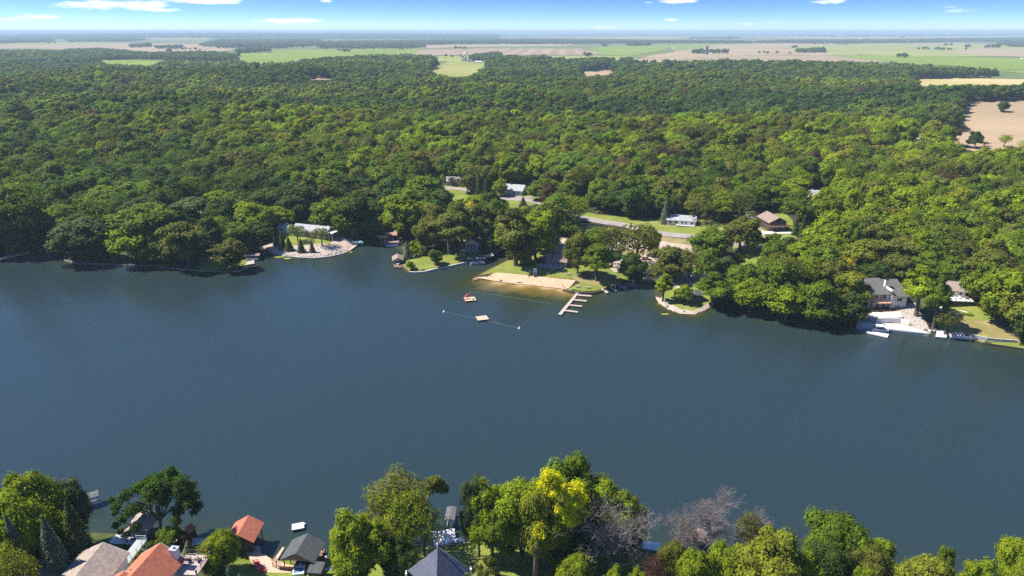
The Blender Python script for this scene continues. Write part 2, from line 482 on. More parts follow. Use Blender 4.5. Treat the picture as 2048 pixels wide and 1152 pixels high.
def ribbon(name, pts, width, material, dz=0.08, kind='structure'):
    """a road or path along photo pixels"""
    P = [Vector(at(*p)[:2]) for p in pts]
    Q = []
    for i in range(len(P) - 1):           # Catmull-Rom
        p0 = P[max(i - 1, 0)]; p1 = P[i]; p2 = P[i + 1]; p3 = P[min(i + 2, len(P) - 1)]
        k = max(2, int((p2 - p1).length / 3))
        for t in range(k):
            u = t / k
            Q.append(0.5 * ((2 * p1) + (-p0 + p2) * u + (2 * p0 - 5 * p1 + 4 * p2 - p3) * u * u + (-p0 + 3 * p1 - 3 * p2 + p3) * u ** 3))
    Q.append(P[-1])
    V, F = [], []
    for i, q in enumerate(Q):
        d = (Q[min(i + 1, len(Q) - 1)] - Q[max(i - 1, 0)]).normalized()
        nrm = Vector((-d.y, d.x))
        for s in (-0.5, 0, 0.5):
            v = q + nrm * s * width
            V.append((v.x, v.y, max(float(H(v.x, v.y)), 0) + dz))
        if i:
            b = 3 * i
            F += [(b - 3, b - 2, b + 1, b), (b - 2, b - 1, b + 2, b + 1)]
    me = np_mesh(name, V, np.array(F)[:, ::-1], (material,), smooth=True)
    return tag(link(name, me), kind=kind)

# ------------------------------------------------------------------ fields on the plain
def fields():
    fm = {
      'tan': field_material('tilled_soil', (0.27, 0.215, 0.14), (0.36, 0.285, 0.19)),
      'tanrow': field_material('stubble_rows', (0.27, 0.215, 0.145), (0.36, 0.28, 0.195), R(4), 0.45, 75.0),
      'green': field_material('bean_field', (0.15, 0.21, 0.035), (0.20, 0.26, 0.055)),
      'pale': field_material('hay_field', (0.21, 0.24, 0.075), (0.29, 0.29, 0.11)),
      'straw': field_material('straw_field', (0.38, 0.33, 0.14), (0.46, 0.38, 0.2)),
      'corn': field_material('corn_stubble', (0.31, 0.235, 0.15), (0.41, 0.31, 0.205), R(70), 0.22, 10.0)}
    L = [('tan', [(-60, 91), (60, 91), (250, 86), (480, 89), (470, 100), (400, 106), (180, 101), (60, 97), (-60, 98)]),
         ('pale', [(-60, 88), (180, 84), (240, 86), (60, 91), (-60, 91)]),
         ('green', [(395, 128), (430, 112), (520, 101), (700, 97.5), (838, 97), (862, 104), (800, 110), (680, 124), (560, 136), (520, 140)]),
         ('green', [(190, 132), (205, 121), (335, 118), (310, 128), (290, 134)]),
         ('tan', [(788, 91), (920, 89.5), (1156, 88), (1130, 92), (900, 95), (845, 97)]),
         ('tanrow', [(846, 99), (1000, 97), (1165, 97.5), (1200, 106), (1190, 110), (1000, 111), (815, 111)]),
         ('green', [(1175, 96), (1290, 88), (1345, 90), (1330, 100), (1260, 112), (1200, 110)]),
         ('pale', [(880, 113), (1260, 112), (1290, 124), (1200, 132), (870, 122)]),
         ('tan', [(1340, 92), (1530, 87), (1690, 88), (1640, 97), (1690, 104), (1775, 124), (1600, 127), (1350, 130), (1235, 128), (1300, 112), (1350, 104)]),
         ('green', [(1345, 89), (1450, 88), (1400, 96), (1350, 102)]),
         ('tanrow', [(1350, 118), (1560, 107), (1760, 118), (1790, 124), (1600, 127), (1400, 130)]),
         ('pale', [(1560, 96), (1720, 86), (1900, 88), (2120, 92), (2120, 112), (1800, 114), (1660, 106)]),
         ('green', [(1650, 110), (1900, 113), (2120, 120), (2120, 150), (1960, 142), (1800, 127)]),
         ('tan', [(1890, 103), (1960, 97), (2120, 99), (2120, 117), (1960, 111)]),
         ('tan', [(1760, 88), (1900, 86), (2010, 90), (1950, 91)]),
         ('straw', [(1815, 172), (1825, 158), (1930, 156), (2120, 158), (2120, 176)]),
         ('corn', [(1935, 203), (2120, 203), (2120, 312), (1990, 312), (1920, 297), (1860, 281), (1808, 276), (1812, 267), (1900, 266), (1945, 262), (1922, 238)]),
         ('corn', [(1155, 154), (1160, 143), (1228, 136), (1225, 150)]),
         ('pale', [(850, 152), (880, 128), (900, 120), (965, 116), (985, 124), (960, 140), (915, 154)]),
         ('tan', [(610, 161), (622, 150), (668, 151), (662, 160)]),
         ('pale', [(30, 78.5), (420, 74), (420, 79), (240, 80)]),
         ('pale', [(1120, 76), (1300, 73), (1400, 75), (1300, 79)]),
         ('pale', [(1480, 74), (2120, 69), (2120, 78), (1760, 80)])]
    for i, (k, p) in enumerate(L):
        sheet('field', p, fm[k], dz=0.6 + 0.02 * i if p[0][1] < 140 else 0.25, step=8.0)
fields()

# ------------------------------------------------------------------ clearings, roads, lots and beach near the lake
# (photo pixel outlines of ground; trees keep off them)
LAWNS = {
 'house_lawn': [(905, 400), (925, 384), (1010, 392), (1075, 398), (1130, 385), (1075, 374), (1040, 376), (1005, 396), (960, 398), (880, 410), (880, 440), (930, 420)],
}
def clearings():
    sheet('lawn', [(885, 372), (930, 368), (1005, 376), (1075, 374), (1115, 385), (1110, 397), (1060, 412), (1015, 430), (960, 440), (900, 420), (870, 395)], G_LAWN, 0.10)
    sheet('lawn', [(1140, 418), (1200, 430), (1300, 438), (1330, 436), (1420, 440), (1460, 452), (1470, 480), (1380, 474), (1290, 462), (1220, 448), (1150, 432)], G_LAWN, 0.10)
    sheet('lawn', [(1490, 424), (1560, 418), (1585, 440), (1590, 470), (1605, 495), (1560, 520), (1490, 540), (1470, 515), (1460, 470)], G_LAWN, 0.10)
    sheet('lawn', [(1090, 470), (1180, 450), (1290, 468), (1380, 480), (1420, 500), (1410, 540), (1370, 560), (1300, 548), (1250, 545), (1180, 555), (1120, 540), (1080, 520)], G_DRY, 0.10)
    sheet('gravel_lot', [(1105, 482), (1150, 470), (1230, 476), (1320, 482), (1400, 494), (1440, 505), (1420, 520), (1340, 505), (1250, 500), (1180, 510), (1110, 505)], G_GRAVEL, 0.16)
    sheet('gravel_lot', [(1190, 520), (1290, 505), (1330, 515), (1395, 530), (1405, 552), (1360, 566), (1300, 548), (1230, 545)], G_GRAVEL, 0.16)
    sheet('lawn', [(958, 551), (1010, 524), (1060, 505), (1130, 500), (1200, 525), (1260, 540), (1262, 556), (1240, 568), (1190, 582), (1150, 584), (1134, 580), (1160, 566), (1155, 560), (1020, 548), (985, 547)], G_LAWN, 0.12)
    sheet('sand_beach', [(948, 557), (957, 555), (976, 554), (984, 549), (992, 546), (1020, 548), (1060, 552), (1140, 560), (1152, 561), (1146, 568), (1138, 577), (1130, 579), (1100, 575), (1060, 571), (1020, 567), (985, 562)], G_SAND, 0.2)
    sheet('worn_ground', [(1140, 552), (1200, 545), (1240, 552), (1230, 565), (1190, 572), (1160, 565), (1150, 560)], G_DRY, 0.16)
    # point with the picnic shelter
    sheet('lawn', [(1318, 600), (1345, 570), (1400, 560), (1430, 575), (1425, 605), (1405, 618), (1385, 624), (1350, 615)], G_LAWN, 0.12)
    sheet('sandy_shore', [(1311, 594), (1320, 597), (1334, 600), (1342, 609), (1360, 618), (1385, 623), (1402, 615), (1418, 606), (1424, 613), (1408, 622), (1388, 630), (1360, 628), (1334, 618), (1317, 606)], G_GRAVEL, 0.2)
    sheet('gravel_lot', [(1340, 575), (1345, 545), (1400, 530), (1425, 545), (1400, 566), (1360, 580)], G_GRAVEL, 0.14)
    # left shore lawns and drive
    sheet('lawn', [(90, 480), (100, 452), (130, 450), (140, 480), (112, 492)], G_DRY, 0.1)
    sheet('lawn', [(395, 545), (400, 500), (430, 480), (470, 480), (500, 505), (492, 530), (470, 540)], G_LAWN, 0.12)
    sheet('gravel_lot', [(345, 440), (375, 418), (405, 416), (405, 440), (385, 455)], G_GRAVEL, 0.14)
    sheet('lawn', [(560, 500), (555, 455), (610, 440), (660, 436), (690, 450), (690, 475), (670, 490), (600, 492)], G_LAWN, 0.12)
    sheet('rock_bank', [(525, 494), (545, 484), (575, 492), (610, 491), (660, 488), (680, 470), (708, 480), (704, 499), (690, 507), (660, 514), (630, 517), (600, 516), (570, 513), (545, 506)], G_ROCK, 0.2)
    # peninsula
    sheet('lawn', [(804, 530), (826, 514), (850, 508), (900, 500), (960, 505), (985, 517), (935, 525), (890, 535), (850, 543), (818, 543)], G_LAWN, 0.12)
    sheet('lawn', [(880, 500), (890, 485), (945, 480), (1000, 490), (1005, 505), (960, 506)], G_DRY, 0.1)
    sheet('lawn', [(218, 525), (225, 480), (280, 475), (290, 525)], G_SHRUB, 0.1)
    # right side
    sheet('lawn', [(1890, 605), (1905, 596), (1925, 590), (1940, 600), (1975, 625), (2030, 660), (2042, 684), (1985, 678), (1930, 666), (1905, 650)], G_DRY, 0.12)
    sheet('lawn', [(1903, 600), (1905, 596), (1925, 590), (1940, 600), (1975, 625), (1998, 640), (1965, 642), (1930, 637), (1900, 622)], G_LAWN, 0.18)
    sheet('lawn', [(1870, 640), (1900, 625), (1930, 662), (2060, 688), (2060, 701), (1966, 688), (1936, 680), (1884, 668)], G_LAWN, 0.12)
    sheet('gravel_slope', [(1712, 652), (1716, 620), (1760, 625), (1810, 620), (1830, 605), (1850, 640), (1862, 668), (1780, 661), (1722, 656)], G_ROCK, 0.14)
    sheet('lawn', [(1830, 575), (1900, 545), (1920, 580), (1880, 610), (1850, 640)], G_SHRUB, 0.10)
    # near shore
    sheet('lawn', [(430, 1175), (480, 1100), (505, 1098), (525, 1108), (545, 1122), (650, 1122), (690, 1115), (860, 1094), (1000, 1082), (1200, 1100), (1330, 1116), (1600, 1150), (1500, 1250), (500, 1250)], G_LAWN, 0.10)
    sheet('lawn', [(-100, 1200), (-100, 1060), (150, 1064), (290, 1074), (440, 1080), (500, 1100), (430, 1175), (300, 1250)], G_SHRUB, 0.08)
    # roads
    ribbon('road', [(820, 372), (870, 375), (935, 380), (1000, 396), (1060, 401), (1100, 412), (1150, 432), (1200, 443), (1260, 453), (1310, 466), (1380, 474), (1440, 486), (1520, 492), (1600, 505), (1700, 520)], 7.0, G_ASPH, 0.18)
    ribbon('driveway', [(1022, 392), (1045, 396), (1075, 392), (1110, 386)], 4.5, G_ASPH, 0.2)
    ribbon('driveway', [(1090, 412), (1105, 430), (1115, 455), (1110, 480), (1130, 500)], 5.5, G_ASPH, 0.2)
    ribbon('driveway', [(1520, 492), (1508, 470), (1505, 455), (1510, 440)], 5.0, G_CONC, 0.2)
clearings()

# trees must not hide these areas (photo pixels): the roofs, roads and lawns that the photograph shows between the crowns
WIN = [
 [(905, 385), (910, 372), (935, 374), (932, 385), (915, 395)],
 [(1003, 360), (1040, 360), (1070, 378), (1060, 400), (1030, 410), (1015, 410), (1005, 390)],
 [(1150, 430), (1180, 434), (1240, 447), (1260, 453), (1230, 456), (1165, 444)],
 [(1300, 460), (1320, 446), (1340, 425), (1375, 428), (1382, 452), (1410, 455), (1375, 485), (1310, 476)],
 [(1312, 486), (1345, 488), (1340, 505), (1305, 498)], [(1480, 488), (1520, 488), (1515, 508), (1470, 507)],
 [(1475, 428), (1505, 428), (1505, 444), (1478, 444)], [(1515, 422), (1560, 422), (1575, 440), (1585, 465), (1600, 482), (1560, 478), (1525, 465), (1512, 450)],
 [(1618, 372), (1642, 372), (1642, 394), (1622, 392)], [(1740, 560), (1810, 560), (1812, 630), (1740, 640)], [(1722, 640), (1860, 640), (1860, 672), (1722, 668)],
 [(1885, 575), (1925, 580), (1945, 610), (1935, 630), (1890, 612)], [(1920, 600), (1985, 640), (2030, 668), (2048, 700), (1910, 680), (1905, 640)],
 [(562, 452), (585, 446), (640, 446), (680, 465), (705, 490), (690, 508), (600, 515), (540, 505), (555, 490), (600, 485), (570, 470)],
 [(375, 426), (402, 418), (403, 440), (380, 444)], [(92, 458), (125, 452), (118, 480), (96, 480)],
 [(408, 505), (430, 492), (448, 490), (430, 510)], [(765, 460), (785, 458), (800, 490), (815, 505), (825, 540), (780, 535), (745, 480)],
 [(820, 540), (835, 512), (860, 515), (866, 532), (935, 522), (1000, 512), (1000, 530), (850, 546)], [(880, 495), (925, 490), (985, 480), (985, 505), (900, 510)], [(932, 470), (968, 472), (968, 500), (932, 500)],
 [(950, 556), (1015, 530), (1090, 520), (1100, 545), (1180, 548), (1200, 570), (1140, 582)], [(1095, 498), (1150, 500), (1140, 540), (1095, 530)], [(1100, 482), (1128, 484), (1128, 498), (1100, 498)],
 [(1310, 600), (1340, 605), (1420, 608), (1410, 632), (1330, 625)], [(1375, 575), (1405, 580), (1405, 612), (1378, 600)], [(1360, 555), (1395, 540), (1390, 560), (1365, 562)],
 [(1180, 575), (1260, 562), (1262, 585), (1180, 592)], [(1272, 556), (1302, 556), (1300, 575), (1272, 575)], [(225, 455), (240, 458), (240, 480), (225, 480)], [(240, 495), (275, 495), (275, 520), (240, 525)],
 [(495, 505), (520, 505), (520, 530), (495, 530)], [(1935, 205), (2048, 205), (2048, 290), (1990, 292), (1925, 290), (1935, 255), (1925, 262)], [(1840, 158), (1915, 157), (2048, 159), (2048, 168), (1935, 166), (1840, 168)],
 [(1172, 141), (1222, 138), (1222, 147), (1170, 149)], [(870, 145), (865, 136), (905, 122), (965, 117), (960, 140), (920, 149)], [(620, 152), (665, 152), (660, 157), (622, 157)],
 [(200, 123), (290, 118), (330, 119), (300, 129)], [(0, 512), (60, 506), (60, 516), (0, 524)],
 [(1818, 270), (1850, 269), (1850, 275), (1825, 276)], [(1600, 600), (1610, 600), (1610, 603)],
]
WIN_B = [(min(p[0] for p in w), max(p[0] for p in w), min(p[1] for p in w), max(p[1] for p in w)) for w in WIN]
# polygons (photo pixels on the ground) where no tree stands
NOTREE = [
 [(915, 395), (1005, 376), (1075, 374), (1115, 385), (1060, 412), (930, 418)], [(1140, 418), (1300, 440), (1420, 440), (1520, 485), (1520, 500), (1380, 486), (1150, 445)],
 [(1500, 418), (1585, 425), (1605, 495), (1530, 515), (1470, 500), (1465, 470)], [(940, 560), (1000, 525), (1090, 500), (1180, 555), (1150, 590)],
 [(525, 520), (530, 494), (560, 470), (570, 440), (660, 436), (720, 480), (700, 520)], [(815, 545), (805, 520), (880, 495), (1010, 495), (1020, 520)],
 [(1310, 635), (1310, 600), (1330, 590), (1410, 560), (1425, 615), (1400, 632)], [(1712, 655), (1730, 560), (1830, 560), (1862, 670)], [(1862, 670), (1880, 570), (1925, 570), (2045, 665), (2060, 705)],
 [(840, 365), (940, 372), (940, 392), (840, 388)], [(1935, 203), (2120, 203), (2120, 312), (1990, 312), (1920, 297), (1860, 281), (1808, 276), (1812, 267), (1900, 266), (1945, 262), (1922, 238)], [(1815, 172), (1825, 158), (2120, 156), (2120, 176)],
 [(1155, 154), (1160, 143), (1228, 136), (1225, 150)], [(850, 152), (880, 128), (900, 120), (985, 114), (985, 124), (960, 140), (915, 154)], [(1610, 410), (1610, 380), (1645, 380), (1645, 410)],
 [(1090, 525), (1090, 480), (1150, 478), (1150, 525)], [(340, 470), (345, 425), (410, 420), (410, 445)], [(215, 500), (215, 455), (245, 455), (245, 500)], [(395, 128), (430, 112), (520, 101), (838, 97), (862, 104), (680, 124), (560, 136), (520, 140)], [(190, 132), (205, 121), (335, 118), (310, 128), (290, 134)]]
NOTREE_W = [np.array([at(*p)[:2] for p in w]) for w in NOTREE]

# ------------------------------------------------------------------ tree models
def rand_unit(n):
    v = rng.normal(size=(n, 3))
    return v / np.linalg.norm(v, axis=1, keepdims=True)
def leaf_quads(P, N, size, aspect=1.0):
    """small bent leaf sprays at points P facing N"""
    n = len(P)
    r = rand_unit(n)
    t = np.cross(N, r); t /= np.linalg.norm(t, axis=1, keepdims=True) + 1e-9
    b = np.cross(N, t)
    s = (size * rng.uniform(0.6, 1.35, n))[:, None]
    t = t * s * 0.5; b = b * s * 0.5 * aspect
    k = N * s * 0.18
    V = np.stack([P - t - b * 0.6, P + t * 0.25 - b - k, P + t + b * 0.5, P - t * 0.2 + b - k], 1).reshape(-1, 3)
    F = np.arange(4 * n).reshape(n, 4)
    return V, F
def tube(pts, rads, sides=5):
    """tapered tube along a polyline"""
    V, F = [], []
    pts = [np.asarray(p, float) for p in pts]
    for i, (p, r) in enumerate(zip(pts, rads)):
        d = pts[min(i + 1, len(pts) - 1)] - pts[max(i - 1, 0)]
        d = d / (np.linalg.norm(d) + 1e-9)
        a = np.cross(d, (0, 0, 1.0) if abs(d[2]) < 0.9 else (1.0, 0, 0)); a /= np.linalg.norm(a)
        b = np.cross(d, a)
        for k in range(sides):
            th = 2 * math.pi * k / sides
            V.append(p + (a * math.cos(th) + b * math.sin(th)) * r)
        if i:
            o = (i - 1) * sides
            for k in range(sides):
                F.append((o + k, o + (k + 1) % sides, o + sides + (k + 1) % sides, o + sides + k))
    return np.array(V), np.array(F)
class Acc:
    def __init__(s): s.V, s.F3, s.F4, s.n = [], [], [], 0
    def add(s, V, F):
        F = np.asarray(F)
        (s.F4 if F.shape[1] == 4 else s.F3).append(F + s.n)
        s.V.append(V); s.n += len(V)
    def mesh(s, name, mats, smooth=False):
        Fs = []
        if s.F4: Fs.append(np.concatenate(s.F4))
        if s.F3: Fs.append(np.concatenate(s.F3))
        return np_mesh(name, np.concatenate(s.V), Fs, mats, smooth)
ICO = None
def ico():
    global ICO
    if ICO is None:
        bm = bmesh.new(); bmesh.ops.create_icosphere(bm, subdivisions=2, radius=1)
        ICO = (np.array([v.co[:] for v in bm.verts]), np.array([[v.index for v in f.verts] for f in bm.faces])); bm.free()
    return ICO
def broadleaf(h, r, lo, nl, nleaf, size, shape=1.0, gap=0.0, limbs=8, top=0.0, core=True):
    """returns (crown mesh arrays, lv, trunk mesh). h height, r radius, lo start of crown, nl lobes"""
    hc = (h - lo)
    cz = lo + hc * 0.5
    C, RR = [], []
    tries = 0
    while len(C) < nl and tries < 4000:
        tries += 1
        u = rand_unit(1)[0]
        u[2] = abs(u[2]) * 1.3 - 0.55 if random.random() < 0.7 else u[2]
        rad = random.uniform(0.35, 0.82) ** 0.6
        wid = 1.0 - 0.25 * max(0, u[2]) * top
        p = np.array([u[0] * r * rad * wid, u[1] * r * rad * wid, cz + u[2] * hc * 0.5 * rad])
        p[0] += 0.12 * r * math.sin(p[2] * 0.9 + h); p[1] += 0.1 * r * math.cos(p[2] * 0.7 + r)
        lr = r * random.uniform(0.24, 0.42) * (1.0 if shape else 1)
        if all(np.linalg.norm(p - q) > 0.42 * (lr + l2) for q, l2 in zip(C, RR)):
            C.append(p); RR.append(lr)
    C = np.array(C); RR = np.array(RR)
    A = Acc(); lvs = []
    w = RR ** 2; cnt = np.maximum(8, (nleaf * w / w.sum()).astype(int))
    for c, lr, n in zip(C, RR, cnt):
        u = rand_unit(n)
        # bumpy lobe
        bump = 1 + 0.22 * np.sin(u[:, 0] * 5 + c[0]) * np.sin(u[:, 1] * 6 + c[1]) * np.cos(u[:, 2] * 5 + c[2])
        rr = lr * bump * rng.uniform(0.72, 1.12, n)
        P = c + u * rr[:, None] * np.array([1, 1, 0.8])
        d = np.linalg.norm(P[:, None, :] - C[None], axis=2) / RR[None]
        d[np.arange(n), np.argmin(np.linalg.norm(C - c, axis=1))] = 9
        keep = d.min(1) > 0.62
        if gap: keep &= rng.random(n) > gap
        P, u = P[keep], u[keep]
        if not len(P): continue
        out = P - np.array([0, 0, cz - 0.1 * hc]); out /= np.linalg.norm(out, axis=1, keepdims=True)
        N = u * 0.9 + out * 0.35 + rng.normal(size=u.shape) * 0.42 + np.array([0, 0, 0.25])
        N /= np.linalg.norm(N, axis=1, keepdims=True)
        V, F = leaf_quads(P, N, size)
        A.add(V, F)
        lobe = random.uniform(0.82, 1.18)
        lvs.append(rng.uniform(0.75, 1.25, len(P)) * lobe)
    nquad = sum(len(x) for x in lvs)
    if core:
        iv, fi = ico()
        for c, lr in zip(C, RR):
            nv = 1 + 0.18 * np.sin(iv[:, 0] * 7 + c[0] * 3) * np.cos(iv[:, 2] * 6 + c[1])
            A.add(c + iv * (lr * 0.74 * nv)[:, None] * np.array([1, 1, 0.8]), fi)
        lvs.append(np.full(len(fi) * len(C), 0.75))  # crown interior toned darker: inner shade put into the leaf colour
    # trunk and limbs
    Tm = Acc()
    tr = 0.028 * h + 0.05
    lean = np.array([random.uniform(-0.4, 0.4), random.uniform(-0.4, 0.4), 0])
    fork = lo + hc * 0.22
    V, F = tube([(0, 0, -0.6), lean * 0.2 + (0, 0, 0.3), lean * 0.6 + (0, 0, lo * 0.6), lean + (0, 0, fork), lean * 1.2 + (0, 0, lo + hc * 0.7)],
                [tr * 1.5, tr * 1.1, tr * 0.9, tr * 0.75, tr * 0.2], 7)
    Tm.add(V, F)
    base = lean + np.array([0, 0, fork])
    order = np.argsort(-np.hypot(C[:, 0], C[:, 1]) + rng.uniform(0, r * 0.5, len(C)))[:limbs]
    for k in order:
        s = base + np.array([0, 0, random.uniform(-0.12, 0.3) * hc])
        s[:2] = lean[:2]
        e = C[k]
        m1 = s * 0.55 + e * 0.45 + np.array([0, 0, 0.04 * hc]); m2 = s * 0.25 + e * 0.75 + np.array([0, 0, 0.05 * hc])
        V, F = tube([s, m1, m2, e], [tr * 0.5, tr * 0.36, tr * 0.24, tr * 0.1], 5)
        Tm.add(V, F)
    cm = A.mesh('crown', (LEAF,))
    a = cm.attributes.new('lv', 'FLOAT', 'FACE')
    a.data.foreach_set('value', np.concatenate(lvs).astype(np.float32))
    tm = Tm.mesh('trunk', (BARK,), True)
    return cm, tm
def conifer(h, r, n, size, lo=0.6, dens=1.0, rag=0.2):
    A = Acc()
    t = rng.random(n) ** 0.75                      # 0 top .. 1 bottom
    layer = np.floor(t * h / 0.85)
    th = rng.uniform(0, 2 * np.pi, n)
    k = 9
    star = 0.72 + 0.28 * np.abs(np.cos(th * k / 2 + layer * 1.7))
    rad = r * (t ** 0.85) * star * rng.uniform(0.55, 1.0 + rag, n)
    fr = rad / (r * t ** 0.85 + 1e-6)
    z = h - t * (h - lo) - 0.25 * rad + (rng.random(n) - 0.5) * 0.35
    P = np.stack([np.cos(th) * rad, np.sin(th) * rad, z], 1)
    N = np.stack([np.cos(th) * 0.6, np.sin(th) * 0.6, np.full(n, 0.65)], 1) + rng.normal(size=(n, 3)) * 0.35
    N /= np.linalg.norm(N, axis=1, keepdims=True)
    V, F = leaf_quads(P, N, size, 0.7)
    A.add(V, F)
    lv = rng.uniform(0.75, 1.25, n) * (0.7 + 0.4 * fr)  # needles darker towards the stem, shade painted into the tone
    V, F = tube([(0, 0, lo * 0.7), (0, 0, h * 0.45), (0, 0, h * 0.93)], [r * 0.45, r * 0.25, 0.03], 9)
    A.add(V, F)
    lv = np.concatenate([lv, np.full(len(F), 0.5)])  # inner cone darker still, painted shade of the crown's inside
    # acc puts quads together, same order
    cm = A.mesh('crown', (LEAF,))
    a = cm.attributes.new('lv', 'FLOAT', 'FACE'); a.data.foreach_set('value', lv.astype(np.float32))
    V, F = tube([(0, 0, -0.5), (0, 0, h * 0.5), (0, 0, h * 0.97)], [0.02 * h + 0.05, 0.012 * h, 0.02], 6)
    tm = np_mesh('trunk', V, F, (BARK,), True)
    return cm, tm
def dead_tree(h, r, seed, twigs=5):
    rr = random.Random(seed)
    A = Acc()
    def grow(p, d, L, rad, lev):
        n = 4 if lev < 2 else 3
        pts, q, dd = [p], np.array(p, float), np.array(d, float)
        for i in range(n):
            dd = dd + np.array([rr.gauss(0, .14), rr.gauss(0, .14), rr.gauss(0.03, .08)])
            dd /= np.linalg.norm(dd)
            q = q + dd * L / n
            pts.append(q.copy())
        V, F = tube(pts, [rad * (1 - 0.62 * i / n) for i in range(n + 1)], 5 if lev < 2 else 3)
        A.add(V, F)
        if lev >= twigs: return
        kids = {0: 9, 1: 7, 2: 6, 3: 4}.get(lev, 2)
        for k in range(kids):
            t = rr.uniform(0.3, 1.0) if lev else rr.uniform(0.42, 1.0)
            i = min(int(t * n), n - 1)
            s = pts[i] + (pts[i + 1] - pts[i]) * (t * n - i)
            ax = np.array([rr.gauss(0, 1), rr.gauss(0, 1), rr.gauss(0.25, .55)])
            nd = dd * 0.65 + ax / np.linalg.norm(ax) * 0.85
            nd[2] += 0.1
            nd /= np.linalg.norm(nd)
            grow(s, nd, L * rr.uniform(0.5, 0.72) * (0.85 if lev == 0 else 1), max(rad * (1 - 0.6 * t) * 0.55, 0.022), lev + 1)
    grow((0, 0, -0.5), (0.03, 0.02, 1), h * 0.62, 0.026 * h, 0)
    me = A.mesh('branches', (BARE,), True)
    return me

# prototypes: (crown mesh, trunk mesh, nominal height, nominal crown radius)
PROTO = {}
def mk(key, kind, h, r, *a, **k):
    cm, tm = (broadleaf if kind == 'b' else conifer)(h, r, *a, **k)
    PROTO.setdefault(key, []).append((cm, tm, h, r))
for s in range(5): mk('far', 'b', 15, 6.2, 3.0, 17, 900, 1.25, limbs=0)
for s in range(3): mk('farther', 'b', 15, 7.0, 2.0, 9, 240, 2.3, limbs=0)
for s in range(5): mk('mid', 'b', 15, 6.2, 1.8, 32, 3900, 0.66, limbs=5)
for s in range(2): mk('tallmid', 'b', 18, 5.2, 5.0, 26, 3400, 0.62, limbs=6, top=1.0)
for s in range(2): mk('openmid', 'b', 15, 6.5, 5.0, 24, 2300, 0.6, limbs=12, gap=0.25, core=False)
for s in range(4): mk('near', 'b', 15, 6.5, 2.4, 46, 15000, 0.40, limbs=14)
for s in range(2): mk('opennear', 'b', 16, 6.5, 5.0, 38, 8500, 0.38, limbs=26, gap=0.2, core=False)
mk('nearball', 'b', 12, 6.5, 1.6, 36, 14000, 0.36, limbs=6)
mk('bush', 'b', 4, 2.6, 0.2, 14, 1300, 0.36, limbs=2)
mk('bushnear', 'b', 4, 2.6, 0.2, 16, 4200, 0.2, limbs=2)
mk('spruce', 'c', 12, 2.6, 2600, 0.42)
mk('sprucenear', 'c', 12, 3.1, 9000, 0.28)
mk('conebush', 'c', 4, 1.6, 1500, 0.3, lo=0.1, rag=0.05)

TINT = {'b': (0.205, 0.270, 0.012), 'm': (0.120, 0.182, 0.014), 'd': (0.068, 0.116, 0.019), 'o': (0.140, 0.155, 0.026),
        'y': (0.52, 0.42, 0.012), 'g': (0.088, 0.128, 0.045), 'l': (0.21, 0.27, 0.015), 's': (0.15, 0.20, 0.14), 'k': (0.10, 0.135, 0.035), 'r': (0.10, 0.045, 0.035), 'w': (0.22, 0.25, 0.025)}
TWORD = {'b': 'bright green', 'm': 'mid green', 'd': 'dark green', 'o': 'olive green', 'y': 'yellow leaved', 'g': 'grey green', 'l': 'lime green', 's': 'blue green', 'k': 'blackish green', 'r': 'dark red leaved', 'w': 'yellowish green'}

